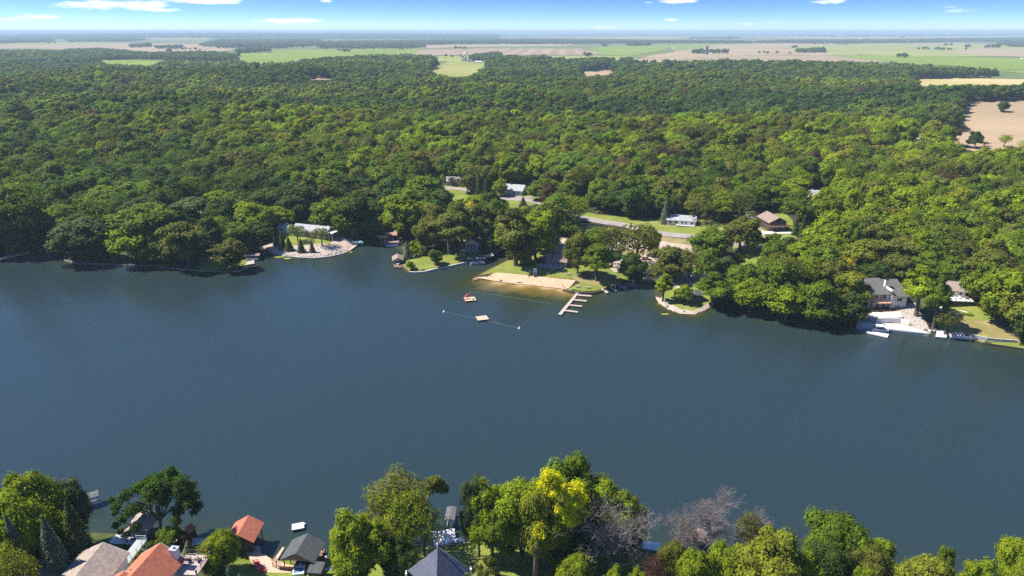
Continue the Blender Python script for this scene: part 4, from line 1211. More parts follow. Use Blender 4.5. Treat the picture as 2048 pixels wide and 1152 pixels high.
BLUEC = mat('pale_blue_canvas', (0.42, 0.50, 0.60), 0.7, var=0.1)
BLACK = mat('black_metal', (0.02, 0.02, 0.022), 0.6, var=0.2)
HULL = mat('white_hull', (0.72, 0.73, 0.74), 0.3, var=0.05)
STONE = mat('wall_blocks', (0.34, 0.35, 0.32), 0.9, color2=(0.50, 0.50, 0.46), scale=1.0, bump=0.4)
CONCM = mat('poured_concrete', (0.58, 0.54, 0.48), 0.9, var=0.08, scale=0.8)
ROPE = mat('rope', (0.25, 0.27, 0.27), 0.9)
SKIN = mat('skin', (0.42, 0.24, 0.17), 0.6, var=0.05)
CLOTH = mat('dark_swimwear', (0.05, 0.06, 0.10), 0.8)

def window(parent, side, c, z, w, h, L, W, frame=None):
    """a window with a proud frame and a recessed pane; side f b l r of a building L (x) by W (y)"""
    d = 0.06
    if side in 'fb':
        s = -1 if side == 'f' else 1
        x, y = c, s * (W / 2 + d / 2)
        bx = (w, d)
    else:
        s = -1 if side == 'l' else 1
        x, y = s * (L / 2 + d / 2), c
        bx = (d, w)
    def bar(mb, u, v, su, sv, dd=1.0):
        if side in 'fb': mb.box(u, 0, v, su, d * dd, sv)
        else: mb.box(0, u, v, d * dd, su, sv)
    t = 0.09
    f = MB()
    bar(f, -w / 2, 0, t, h + t); bar(f, w / 2, 0, t, h + t); bar(f, 0, h / 2, w - t, t); bar(f, 0, -h / 2, w - t, t)
    if w > 1.1:
        bar(f, 0, 0, t * 0.7, h - t)
    o = f.build('window', frame or WHITE, parent, (x, y, z))
    p = MB(); bar(p, 0, 0, w - t, h - t, 0.4)
    p.build('pane', GLASS, o)
def gable(name, label, cat, P, rot, L, W, hw, hr, wm, rm, over=0.4, wins=(), door=None, chim=None, opensides=False, group=None, base=1.5, hip=False, trim=None, floor=None):
    """building with a pitched roof, ridge along local x"""
    t = thing(name, label, cat, P, rot, group)
    if opensides:
        for i, x in enumerate(np.linspace(-L / 2 + .15, L / 2 - .15, 3 if L > 4.5 else 2)):
            for y in (-W / 2 + .15, W / 2 - .15):
                MB().box(x, y, (hw - base) / 2, .16, .16, hw + base).build('post', wm, t)
        b = MB()
        for y in (-W / 2 + .15, W / 2 - .15): b.box(0, y, hw - .1, L, .12, .2)
        for x in (-L / 2 + .15, L / 2 - .15): b.box(x, 0, hw - .1, .12, W, .2)
        for s in (-1, 1):
            x = s * (L / 2 - .1)
            b.add([(x - .04, -W / 2, hw), (x - .04, W / 2, hw), (x - .04, 0, hw + hr * .96), (x + .04, -W / 2, hw), (x + .04, W / 2, hw), (x + .04, 0, hw + hr * .96)],
                  [(0, 2, 1), (3, 4, 5), (0, 1, 4, 3), (1, 2, 5, 4), (2, 0, 3, 5)])
        b.build('beam', wm, t)
    else:
        m = MB(); a, c = L / 2, W / 2
        if hip:
            m.box(0, 0, (hw - base) / 2, L, W, hw + base)
        else:
            V = [(-a, -c, -base), (a, -c, -base), (a, c, -base), (-a, c, -base), (-a, -c, hw), (a, -c, hw), (a, c, hw), (-a, c, hw), (-a, 0, hw + hr), (a, 0, hw + hr)]
            m.add(V, [(3, 2, 1, 0), (0, 1, 5, 4), (2, 3, 7, 6), (1, 2, 6, 9, 5), (3, 0, 4, 8, 7), (4, 5, 9, 8), (6, 7, 8, 9)])
        m.build('wall', wm, t)
    # roof slabs
    A, C = L / 2 + over, W / 2 + over
    drop = hr * over / (W / 2); th = 0.14; z0 = hw + 0.03
    r = MB()
    if hip:
        k = min(C, A) ; ri = max(A - C, 0.0)
        zt = z0 + hr
        V = [(-A, -C, z0 - .1), (A, -C, z0 - .1), (A, C, z0 - .1), (-A, C, z0 - .1), (-A, -C, z0), (A, -C, z0), (A, C, z0), (-A, C, z0), (-ri, 0, zt), (ri, 0, zt)]
        if ri > 0.01:
            r.add(V, [(3, 2, 1, 0), (0, 1, 5, 4), (1, 2, 6, 5), (2, 3, 7, 6), (3, 0, 4, 7), (4, 5, 9, 8), (5, 6, 9), (6, 7, 8, 9), (7, 4, 8)])
        else:
            r.add(V[:9], [(3, 2, 1, 0), (0, 1, 5, 4), (1, 2, 6, 5), (2, 3, 7, 6), (3, 0, 4, 7), (4, 5, 8), (5, 6, 8), (6, 7, 8), (7, 4, 8)])
        r.build('roof', rm, t)
    else:
        for s in (-1, 1):
            V = [(-A, s * C, z0 - drop), (A, s * C, z0 - drop), (A, 0, z0 + hr), (-A, 0, z0 + hr)]
            V += [(x, y, z + th) for x, y, z in V]
            F = [(0, 1, 2, 3), (7, 6, 5, 4), (0, 4, 5, 1), (1, 5, 6, 2), (3, 7, 4, 0)]
            if s < 0: F = [f[::-1] for f in F]
            r.add(V, F)
        ro = r.build('roof', rm, t)
        if trim:
            f = MB()
            for s in (-1, 1):
                for x in (-A, A):
                    V = [(x - .03, s * C, z0 - drop - .06), (x + .03, s * C, z0 - drop - .06), (x + .03, 0, z0 + hr - .06), (x - .03, 0, z0 + hr - .06)]
                    x2 = .05 * (1 if x > 0 else -1)
                    V = [(v[0] + x2, v[1], v[2]) for v in V]
                    V += [(a_, b_, c_ + .22) for a_, b_, c_ in V]
                    f.add(V, [(0, 1, 2, 3), (7, 6, 5, 4), (0, 4, 5, 1), (1, 5, 6, 2), (2, 6, 7, 3), (3, 7, 4, 0)])
            f.build('fascia', trim, ro)
    for (sd, c, z, w, h) in wins: window(t, sd, c, z, w, h, L, W)
    if door:
        sd, c, w, h = door
        d = MB()
        if sd in 'fb': d.box(c, (-1 if sd == 'f' else 1) * (W / 2 + .04), h / 2, w, .08, h)
        else: d.box((-1 if sd == 'l' else 1) * (L / 2 + .04), c, h / 2, .08, w, h)
        do = d.build('door', BROWNW if w < 1.5 else WHITE, t)
    if chim:
        x, y, w, z1, cm_ = chim
        o = MB().box(x, y, (hw + z1) / 2, w, w, z1 - hw).build('chimney', cm_, t)
        MB().box(x, y, z1 + .06, w + .16, w + .16, .12).cyl(x, y, z1 + .1, z1 + .5, w * .25).build('chimney_cap', BLACK, o)
    if floor:
        MB().box(0, 0, floor[0], L - .3, W - .3, .12).build('floor', floor[1], t)
    return t
def slab(name, label, cat, px, ztop, thick, m, world=False, group=None):
    """flat platform: photo pixel outline at height ztop"""
    P = [tuple(p) if world else tuple(onz(p[0], p[1], ztop)[:2]) for p in px]
    c = np.mean(np.array(P), 0)
    o = MB().prism([(a - c[0], b - c[1]) for a, b in P], -thick, 0).build(name, m, None, (c[0], c[1], ztop))
    return one(o, label, cat, group)
def wall_line(name, label, cat, px, ztop, height, width, m, follow=False, group=None, cap=None):
    """a low wall along photo pixels; the pixels mark its top edge"""
    P = [np.array(p_) for p_ in ((at(*p) if follow else onz(p[0], p[1], ztop)) for p in px)]
    c = np.mean(np.array(P), 0)
    mb, cb = MB(), MB()
    n = len(P)
    dirs = [(P[min(i + 1, n - 1)] - P[max(i - 1, 0)])[:2] for i in range(n)]
    nr = [np.array((-d[1], d[0])) / (np.hypot(*d) + 1e-9) * width / 2 for d in dirs]
    for i in range(n - 1):
        zt0 = (P[i][2] + ztop if follow else ztop); zt1 = (P[i + 1][2] + ztop if follow else ztop)
        q = [P[i][:2] - nr[i], P[i + 1][:2] - nr[i + 1], P[i + 1][:2] + nr[i + 1], P[i][:2] + nr[i]]
        zs = [zt0, zt1, zt1, zt0]
        V = [(a[0] - c[0], a[1] - c[1], z - height) for a, z in zip(q, zs)] + [(a[0] - c[0], a[1] - c[1], z) for a, z in zip(q, zs)]
        F = [(3, 2, 1, 0), (4, 5, 6, 7), (0, 1, 5, 4), (1, 2, 6, 5), (2, 3, 7, 6), (3, 0, 4, 7)]
        mb.add(V, F)
    o = mb.build(name, m, None, (c[0], c[1], 0))
    return one(o, label, cat, group)
def local(t, p):
    """world point to the local frame of thing t (unscaled, rotation about z)"""
    a = t.rotation_euler[2]; dx, dy = p[0] - t.location[0], p[1] - t.location[1]
    return (dx * math.cos(a) + dy * math.sin(a), -dx * math.sin(a) + dy * math.cos(a), p[2] - t.location[2])

def adirondack(label, loc, rz, m, group=None):
    t = thing('garden_chair', label, 'chair', loc, rz, group)
    MB().add([(-.32, -.35, .36), (.32, -.35, .36), (.32, .3, .26), (-.32, .3, .26), (-.32, -.35, .40), (.32, -.35, .40), (.32, .3, .30), (-.32, .3, .30)],
             [(3, 2, 1, 0), (4, 5, 6, 7), (0, 1, 5, 4), (1, 2, 6, 5), (2, 3, 7, 6), (3, 0, 4, 7)]).build('seat', m, t)
    MB().add([(-.3, .26, .26), (.3, .26, .26), (.36, .62, 1.02), (-.36, .62, 1.02), (-.3, .31, .24), (.3, .31, .24), (.36, .67, 1.0), (-.36, .67, 1.0)],
             [(0, 1, 2, 3), (7, 6, 5, 4), (0, 4, 5, 1), (1, 5, 6, 2), (2, 6, 7, 3), (3, 7, 4, 0)]).build('backrest', m, t)
    for s in (-1, 1):
        MB().box(s * .42, -.02, .6, .16, .85, .04).build('armrest', m, t)
        MB().box(s * .38, -.36, .29, .06, .08, .58).build('leg', m, t)
        MB().box(s * .38, .32, .29, .06, .08, .58).build('leg', m, t)
    return t
def person(label, loc, rz, pose='stand'):
    me = bpy.data.meshes.new('person')
    J = dict(pel=(0, 0, .95), chest=(0, 0, 1.28), neck=(0, 0, 1.48), head=(0, .02, 1.64), top=(0, .02, 1.74),
             hl=(-.1, 0, .9), kl=(-.12, -.03, .5), al=(-.12, .02, .08), tl=(-.13, -.16, .04), hr=(.1, 0, .9), kr=(.13, -.06, .5), ar=(.14, .04, .08), tr=(.15, -.13, .04),
             sl=(-.19, 0, 1.42), el=(-.27, .03, 1.14), wl=(-.28, -.1, .9), fl=(-.28, -.14, .8), sr=(.19, 0, 1.42), er=(.28, .03, 1.14), wr=(.3, -.12, .92), fr=(.3, -.17, .84))
    E = [('pel', 'chest'), ('chest', 'neck'), ('neck', 'head'), ('head', 'top'), ('pel', 'hl'), ('hl', 'kl'), ('kl', 'al'), ('al', 'tl'), ('pel', 'hr'), ('hr', 'kr'), ('kr', 'ar'), ('ar', 'tr'),
         ('chest', 'sl'), ('sl', 'el'), ('el', 'wl'), ('wl', 'fl'), ('chest', 'sr'), ('sr', 'er'), ('er', 'wr'), ('wr', 'fr')]
    rad = dict(pel=.14, chest=.15, neck=.06, head=.1, top=.07, hl=.1, kl=.065, al=.045, tl=.035, hr=.1, kr=.065, ar=.045, tr=.035, sl=.065, el=.045, wl=.03, fl=.035, sr=.065, er=.045, wr=.03, fr=.035)
    if pose == 'sit':
        for k in J: 
            x, y, z = J[k]
            J[k] = (x, y, z - .75)
        J.update(kl=(-.14, -.42, .42), al=(-.14, -.62, .08), tl=(-.14, -.76, .06), kr=(.14, -.42, .40), ar=(.14, -.66, .08), tr=(.14, -.8, .06), hl=(-.1, -.04, .14), hr=(.1, -.04, .14))
    ks = list(J)
    me.from_pydata([J[k] for k in ks], [(ks.index(a), ks.index(b)) for a, b in E], [])
    o = link('person', me, None, loc, rz)
    me.materials.append(SKIN)
    sk = o.modifiers.new('skin', 'SKIN')
    for i, k in enumerate(ks):
        me.skin_vertices[0].data[i].radius = (rad[k], rad[k])
    me.skin_vertices[0].data[0].use_root = True
    sub = o.modifiers.new('sub', 'SUBSURF'); sub.levels = sub.render_levels = 1
    one(o, label, 'person')
    p = J['pel']
    MB().tube([(0, 0, p[2] - .16), (0, 0, p[2] - .02), (0, 0, p[2] + .12)], [.185, .19, .165], 10).build('shorts', CLOTH, o)
    MB().ell(0, .05, J['head'][2] + .05, .105, .11, .1).build('hair', DARKW, o)
    return o
def pontoon_boat(label, loc, rz, L=7.0, W=2.5, canopy=None, hullm=None, seatm=None, group=None):
    t = thing('pontoon_boat', label, 'boat', loc, rz, group)
    for s in (-1, 1):
        MB().tube([(-L / 2, s * W * .34, .3), (-L / 2 + .3, s * W * .34, .25), (L / 2 - .8, s * W * .34, .25), (L / 2 - .1, s * W * .34, .48)], [.12, .3, .3, .06], 8).build('pontoon', METAL, t, smooth=True)
    MB().box(0, 0, .62, L * .95, W, .12).build('deck', hullm or HULL, t)
    r = MB()
    for s in (-1, 1):
        r.box(-.1, s * (W / 2 - .04), .98, L * .86, .05, .55)
    r.box(-L * .45, 0, .98, .05, W * .6, .55); r.box(L * .42, 0, .98, .05, W * .6, .55)
    r.build('side_panel', hullm or HULL, t)
    for x in (-L * .33, L * .28):
        for s in (-1, 1):
            MB().box(x, s * W * .34, .9, L * .2, .55, .45).box(x, s * W * .44, 1.2, L * .2, .12, .3).build('seat', seatm or mat('boat_vinyl', (.45, .36, .36), .6), t)
    MB().box(.1, -W * .3, 1.1, .5, .5, .85).build('console', BLACK, t)
    if canopy:
        c = MB()
        n = 8
        pts = [(math.cos(math.pi * i / n) * -W * .52, 2.35 + .22 * math.sin(math.pi * i / n)) for i in range(n + 1)]
        V = [(x, y, z) for x in (-L * .26, L * .22) for y, z in pts] + [(x, y, z + .05) for x in (-L * .26, L * .22) for y, z in pts]
        k = n + 1
        F = []
        for i in range(n):
            F += [(i, i + 1, k + i + 1, k + i), (2 * k + i, 3 * k + i, 3 * k + i + 1, 2 * k + i + 1)]
        F += [(0, 2 * k, 2 * k + k - 1 - 0, k - 1)] if False else []
        c.add(V, F).build('canopy', canopy, t)
        q = MB()
        for x in (-L * .25, L * .21):
            for s in (-1, 1): q.box(x, s * W * .48, 1.8, .05, .05, 1.2)
        q.build('canopy_frame', METAL, t)
    return t
def runabout(label, loc, rz, L=5.5, W=2.1, m=None, cover=None, group=None):
    t = thing('motor_boat', label, 'boat', loc, rz, group)
    st = [(-.5, .42, .95), (-.25, .5, .98), (.1, .5, 1.0), (.33, .36, 1.06), (.5, .02, 1.14)]
    V, F = [], []
    for x, w, z in st:
        V += [(x * L, -w * W, z * .85), (x * L, -w * W * .72, .18 + max(0, x) * .5), (x * L, 0, .02 + max(0, x) * 1.1), (x * L, w * W * .72, .18 + max(0, x) * .5), (x * L, w * W, z * .85)]
    for i in range(len(st) - 1):
        for k in range(4):
            a = i * 5 + k; F.append((a, a + 5, a + 6, a + 1))
    F.append((0, 1, 2, 3, 4))
    MB().add(V, F).build('hull', m or HULL, t)
    d = MB()
    V = [(x * L, s * w * W * .98, z * .85 - .02) for x, w, z in st[2:] for s in (-1, 1)]
    d.add(V, [(0, 1, 3, 2), (2, 3, 5, 4)]).build('foredeck', m or HULL, t)
    MB().box(-.12 * L, 0, .45, L * .6, W * .84, .1).build('cockpit_floor', PALEW, t)
    for s in (-1, 1): MB().box(-.05 * L, s * .45, .72, .5, .5, .5).build('seat', HULL, t)
    MB().box(-.42 * L, 0, .7, .6, W * .8, .5).build('engine_cover', HULL, t)
    MB().add([(.1 * L, -W * .4, .85), (.1 * L, W * .4, .85), (.02 * L, W * .36, 1.25), (.02 * L, -W * .36, 1.25)], [(0, 1, 2, 3), (3, 2, 1, 0)][:1]).build('windscreen', GLASS, t)
    if cover:
        MB().ell(-.1 * L, 0, .85, L * .38, W * .46, .3).build('boat_cover', cover, t, smooth=True)
    return t
def lift(name, label, loc, rz, L, W, h, roofm, curved=True, skirt=None, group=None):
    """boat lift: posts and a fabric or metal canopy"""
    t = thing(name, label, 'boat lift', loc, rz, group)
    for x in (-L * .38, L * .38):
        for s in (-1, 1): MB().box(x, s * W * .46, h / 2 - .9, .12, .12, h + 1.8).build('post', METAL, t)
    n = 8 if curved else 2
    rise = .45 if curved else .25
    pts = [(-W / 2 + W * i / n, h + rise * math.sin(math.pi * i / n)) for i in range(n + 1)]
    k = n + 1
    V = [(x, y, z) for x in (-L / 2, L / 2) for y, z in pts] + [(x, y, z + .08) for x in (-L / 2, L / 2) for y, z in pts]
    F = []
    for i in range(n):
        F += [(i, i + 1, k + i + 1, k + i), (2 * k + i, 3 * k + i, 3 * k + i + 1, 2 * k + i + 1)]
    F += [(0, k, 3 * k, 2 * k), (k - 1, 3 * k - 1, 4 * k - 1, 2 * k - 1)]
    F += [tuple(range(0, k)) + tuple(range(3 * k - 1, 2 * k - 1, -1)), tuple(range(2 * k - 1, k - 1, -1)) + tuple(range(3 * k, 4 * k))]
    MB().add(V, F).build('canopy', roofm, t)
    if skirt:
        s_ = MB()
        for s in (-1, 1): s_.box(0, s * W * .5, h - .35, L, .05, .7)
        s_.build('skirt', skirt, t)
    MB().box(0, -W * .3, .35, L * .8, .12, .12).box(0, W * .3, .35, L * .8, .12, .12).build('cradle', METAL, t)
    return t
def picnic_table(label, loc, rz, group=None):
    t = thing('picnic_table', label, 'picnic table', loc, rz, group)
    MB().box(0, 0, .74, 1.8, .75, .06).build('table_top', PALEW, t)
    for s in (-1, 1):
        MB().box(0, s * .65, .44, 1.8, .28, .05).build('bench', PALEW, t)
        MB().box(s * .6, 0, .42, .1, 1.35, .06).tube([(s * .6, -.62, 0), (s * .6, -.2, .72)], .05, 4).tube([(s * .6, .62, 0), (s * .6, .2, .72)], .05, 4).build('leg_frame', PALEW, t)
    return t
def parasol(label, loc, m, h=2.5, r=1.5):
    t = thing('parasol', label, 'parasol', loc)
    MB().cyl(0, 0, 0, h + .1, .035, 6).build('pole', METAL, t)
    MB().tube([(0, 0, h - .45), (0, 0, h - .4), (0, 0, h)], [r, r * .98, .03], 8).build('canopy', m, t)
    return t
def lamp_post(label, loc, h=3.2, m=None, group=None):
    t = thing('lamp_post', label, 'lamp post', loc, 0, group)
    MB().cyl(0, 0, -.3, h, .06, 8).cyl(0, 0, 0, .35, .14, 8, .08).build('pole', m or BLACK, t)
    MB().tube([(0, 0, h), (0, 0, h + .1), (0, 0, h + .38), (0, 0, h + .5)], [.08, .16, .2, .03], 8).build('lamp_head', WHITE, t)
    return t
def railing(parent, pts, h=1.0, m=None, name='railing', step=1.5):
    b = MB()
    for a, c in zip(pts[:-1], pts[1:]):
        a, c = np.array(a, float), np.array(c, float)
        n = max(1, int(np.linalg.norm(c - a) / step))
        for i in range(n + 1):
            p = a + (c - a) * i / n
            b.box(p[0], p[1], p[2] + h / 2, .09, .09, h)
        for z in (h, h * .55, h * .15):
            b.tube([tuple(a + (0, 0, z)), tuple(c + (0, 0, z))], .04, 4)
    return b.build(name, m or WHITE, parent)

def Z0(px, py): return at(px, py)
# ================================================================== far shore
# --- left edge
slab('boardwalk', 'long weathered boardwalk along the water at the left edge of the photo', 'boardwalk', [(-30, 520), (0, 512), (58, 500), (60, 505), (0, 520), (-30, 528)], 0.9, 0.25, TANW)
lift('boat_lift', 'grey covered boat lift in tree shade beyond the boardwalk', onz(84, 500, 0), R(25), 7, 3.0, 2.2, BLUEC)
runabout('small white motor boat moored at the left shore under a big round tree', onz(142, 513, 0), R(30))
wall_line('seawall', 'pale low seawall curving below the trees on the left shore', 'seawall', [(128, 519), (150, 525), (200, 527), (240, 529), (300, 530)], .45, 1.2, .22, PALEW)
wall_line('seawall', 'grey low seawall ending at the brown boat shelter', 'seawall', [(300, 530), (350, 536), (400, 541), (450, 543), (480, 541), (494, 533)], .45, 1.2, .22, PALEW)
P = at(232, 475); gable('house', 'small grey roofed cabin half hidden by round trees on the left shore', 'house', P, R(10), 8, 6, 2.6, 1.6, DARKW, SHL, wins=[('f', -2, 1.5, 1.2, 1.1), ('f', 1.5, 1.5, 1.4, 1.1)], door=('f', 0, .9, 2))
P = at(252, 498)
t = thing('wooden_deck', 'raised brown wooden deck between the trees above the left shore', 'deck', (P[0], P[1], P[2] + 1.6), R(-5))
MB().box(0, 0, -.1, 7, 3.5, .2).build('deck_floor', TANW, t)
for x in (-3.3, 0, 3.3): MB().box(x, -1.6, -1.5, .18, .18, 2.8).build('post', BROWNW, t)
railing(t, [(-3.4, -1.7, 0), (3.4, -1.7, 0), (3.4, 1.7, 0)], .9, BROWNW)
P = at(262, 512)
t = thing('garden_stairs', 'narrow brown wooden stairs climbing from the left shore to a deck', 'stairs', P, R(60))
for i in range(10): MB().box(i * .32, 0, .1 + i * .17, .34, 1.2, .08).build('step', BROWNW, t)
MB().tube([(0, -.6, 0), (3.1, -.6, 1.6)], .07, 4).tube([(0, .6, 0), (3.1, .6, 1.6)], .07, 4).build('stringer', BROWNW, t)
# boat shelter and dock right of the trees
gable('boat_shelter', 'flat brown roofed boat shelter at the point of the left shore', 'boat shelter', onz(505, 519, 0), R(8), 7, 3.6, 2.3, .35, DARKW, SHB, over=.3, opensides=True)
pontoon_boat('pontoon boat parked under the flat brown roofed shelter', onz(505, 521, 0), R(8), 6, 2.3)
slab('dock', 'short pale dock beside the flat brown roofed boat shelter', 'dock', [(482, 525), (508, 520), (509, 527), (484, 531)], .6, .2, PALEW)
P = at(388, 432)
# --- house on the rock bank
P = at(628, 470)
rh = gable('lake_house', 'long light grey roofed ranch house above the pale rock bank', 'house', (P[0], P[1], P[2] + .2), R(-19), 19, 8.5, 2.7, 2.3, GREYW, SHL, over=.7,
      wins=[('f', -6.5, 1.6, 1.6, 1.3), ('f', -3.6, 1.5, 1.2, 1.4), ('f', 2.0, 1.5, 2.2, 1.8), ('f', 5.5, 1.5, 1.8, 1.6), ('r', 0, 1.5, 2, 1.5)], door=('f', -1.2, 1.1, 2.1), trim=WHITE)
MB().add([(-2.2, -4.2, 2.9), (2.2, -4.2, 2.9), (0, -4.2, 4.0), (-2.2, -5.9, 2.8), (2.2, -5.9, 2.8), (0, -5.9, 3.95)], [(3, 4, 5), (0, 3, 5, 2), (1, 2, 5, 4), (0, 1, 4, 3)]).build('porch_gable', SHL, rh)
for x in (-2, 2): MB().box(x, -5.7, 1.4, .16, .16, 2.9).build('post', WHITE, rh)
gp_ = MB().box(11.4, -1.5, 2.85, 4.6, 5.2, .14).build('deck_roof', WHITE, rh)
for x, y in ((9.6, -3.9), (13.4, -3.9), (13.4, .8), (11.5, -3.9)): MB().box(x, y, .7, .18, .18, 4.2).build('post', WHITE, rh)
railing(rh, [(9.5, -4.6, .1), (3.2, -5.2, .1), (3.2, -6.6, .1)], .9, WHITE)
gable('garage', 'small grey garage at the left end of the rock bank house', 'garage', at(572, 462), R(-19), 6, 6, 2.4, 1.4, WHITE, SHL, wins=[('f', 0, 1.3, 1.6, 1)])
wall_line('seawall', 'thin dark capped seawall around the pale rock bank', 'seawall', [(531, 497), (545, 505), (570, 511.5), (600, 514.5), (630, 515.5), (660, 512.5), (688, 506), (700, 500)], .55, 1.4, .35, STONE)
slab('dock', 'small wooden dock at the right tip of the rock bank', 'dock', [(697, 490), (708, 484), (715, 490), (700, 501), (694, 500)], .7, .3, PALEW)
wall_line('stone_steps', 'line of pinkish stone steps down the rock bank to the dock', 'steps', [(673, 484), (680, 488), (688, 493), (695, 497)], .35, .9, 1.0, PINK, follow=True)
lift('boat_lift', 'boat lift with a pale teal canopy off the rock bank dock', onz(717, 491, 0), R(-6), 5.5, 2.6, 1.9, TEAL, skirt=TEAL)
adirondack('red garden chair on the rock bank dock', onz(706, 490, .7), R(200), REDP)
t = thing('kayak', 'red kayak lying on the rock bank beside the dock', 'kayak', at(701, 487) + (0, 0, .2), R(-30)); MB().tube([(-1.7, 0, .1), (-.9, 0, .0), (.9, 0, 0), (1.7, 0, .1)], [.04, .3, .3, .04], 8).build('hull', REDP, t, smooth=True)
# yellow weed mats by the bank
WEED = mat('algae', (0.30, 0.30, 0.03), 0.9, var=0.35, scale=2)
for i, (x, y, w, l) in enumerate([(700, 504, 16, 'right tip of the rock bank'), (558, 514, 22, 'left foot of the rock bank'), (575, 517, 18, 'left foot of the rock bank'), (1330, 628, 16, 'sandy point')]):
    c = onz(x, y, 0.03); w_ = w / 2 * CAMH / .35 / FPX / 1.0
    n = 22; pts = [(math.cos(2 * math.pi * k / n) * w_ * random.uniform(.6, 1.1), math.sin(2 * math.pi * k / n) * w_ * .5 * random.uniform(.4, 1.1)) for k in range(n)]
    o = MB().prism(pts, -.02, .02).build('algae', WEED, None, c); tag(o, 'yellow green algae floating at the ' + l, None, None, 'stuff')

# riprap: loose stones
def stones(name, label, outline, n, s0, s1, m, extra=None):
    P = np.array([at(*p)[:2] for p in outline])
    V, F = [], []
    iv, fi = ico()
    bm = bmesh.new(); bmesh.ops.create_icosphere(bm, subdivisions=1, radius=1)
    iv = np.array([v.co[:] for v in bm.verts]); fi = np.array([[v.index for v in f.verts] for f in bm.faces]); bm.free()
    k = 0
    A = Acc()
    while k < n:
        x = rng.uniform(P[:, 0].min(), P[:, 0].max(), 400); y = rng.uniform(P[:, 1].min(), P[:, 1].max(), 400)
        ok_ = in_poly(P, x, y)
        for a, b in zip(x[ok_], y[ok_]):
            if k >= n: break
            s = random.uniform(s0, s1)
            v = iv * (s * random.uniform(.7, 1.2), s * random.uniform(.7, 1.2), s * .6) * (1 + rng.uniform(-.18, .18, (len(iv), 1)))
            A.add(v + (a, b, float(H(a, b)) + s * .25), fi); k += 1
    me = A.mesh(name, (m,))
    o = link(name, me); tag(o, label, None, None, 'stuff')
RIPM = mat('riprap_stone', (0.46, 0.38, 0.33), 0.95, color2=(0.66, 0.56, 0.50), scale=0.9)
stones('riprap', 'pale pinkish riprap stones covering the bank below the ranch house', [(525, 494), (545, 488), (575, 496), (610, 496), (660, 492), (680, 472), (706, 482), (702, 497), (690, 506), (660, 513), (600, 515), (570, 512), (545, 505)], 2600, .22, .5, RIPM)
stones('riprap', 'pale grey stones on the slope beside the white retaining walls', [(1800, 612), (1828, 605), (1850, 640), (1860, 664), (1835, 662), (1805, 640)], 900, .12, .3, mat('grey_riprap', (.42, .41, .39), .95, color2=(.6, .58, .55), scale=.9))
stones('riprap', 'loose shore stones along the sandy picnic point', [(1312, 596), (1320, 600), (1336, 613), (1360, 624), (1386, 626), (1404, 619), (1420, 611), (1408, 623), (1388, 630), (1360, 628), (1334, 618), (1316, 606)], 260, .12, .3, RIPM)

# --- cove boathouses
lift('boat_lift', 'white domed boat lift canopy deep in the cove shade', onz(755, 461, 0), R(80), 6, 3.4, 2.6, HULL)
gable('boathouse', 'small pink roofed boathouse at the back of the cove', 'boathouse', onz(773, 465, 0), R(35), 5, 4, 2.0, .9, DARKW, PINK, opensides=True)
gable('boathouse', 'pink roofed boathouse just behind the two brown canopies', 'boathouse', onz(784, 477, 0), R(20), 6, 4, 2.2, 1.0, DARKW, PINK, opensides=True)
lift('boat_canopy', 'flat brown boat canopy, rear one of two side by side', onz(775, 485, 0), R(-3), 7.5, 3.4, 2.2, SHB, curved=False)
lift('boat_canopy', 'flat brown boat canopy with a boat below, nearer the open water', onz(784, 492, 0), R(-3), 7.5, 3.4, 2.2, SHB, curved=False)
pontoon_boat('pontoon boat with bluish sides under the nearer brown canopy', onz(786, 493, .1), R(-3), 6.6, 2.5, hullm=BLUEC)
slab('shed_roof', 'tan shed roof showing between leaves behind the cove', 'shed', [(787, 458), (797, 457), (798, 464), (788, 465)], 3.2, 2.8, SHT)
wall_line('gangway', 'narrow pale gangway from the brown canopies to the shore', 'gangway', [(797, 489), (806, 494), (812, 498)], .6, .2, 1.0, ALU)
# --- peninsula
bh = gable('boathouse', 'pinkish brown gabled boathouse at the tip of the peninsula', 'boathouse', onz(796, 526, 0), R(100), 6.2, 4.4, 2.3, 1.1, PALEW, SHB, opensides=True)
runabout('white and blue motor boat inside the peninsula boathouse', onz(796, 529, .2), R(100 + 180), 4.8, 1.8)
slab('dock', 'brown dock platform in front of the peninsula boathouse', 'dock', [(787, 528), (806, 528), (803, 535), (788, 534)], .5, .3, BROWNW)
wall_line('gangway', 'pale plank gangway joining the peninsula boathouse to the lawn', 'gangway', [(803, 522), (812, 517), (822, 511)], .8, .2, 1.0, TANW)
wall_line('seawall', 'dark timber seawall at the left tip of the peninsula', 'seawall', [(800, 529), (810, 537), (818, 543)], .75, 1.6, .4, DARKW)
wall_line('seawall', 'straight concrete capped seawall walkway along the peninsula lawn', 'seawall', [(818, 543), (832, 543.5), (850, 542), (870, 537), (890, 533), (912, 528), (935, 523)], .85, 1.6, .65, CONCM)
wall_line('lawn_edging', 'low edging at the shore of the beach lawn beside the inlet', 'edging', [(953, 551), (968, 543), (985, 533), (1012, 516)], .35, .8, .2, DARKW)
lift('boat_canopy', 'dark blue canopied boat lift at the end of the concrete walkway', onz(952, 526, 0), R(8), 8.5, 3.6, 2.6, SHG, curved=False, skirt=NAVY)
pontoon_boat('blue pontoon boat under the dark blue canopied lift', onz(955, 528, .1), R(10), 7, 2.4, hullm=BLUEC)
slab('dock_roof', 'brown weathered dock roof in shade beside the dark canopied lift', 'dock roof', [(962, 511), (985, 506), (988, 511), (966, 515)], 2.6, .25, PALEW)
P = at(948, 497)
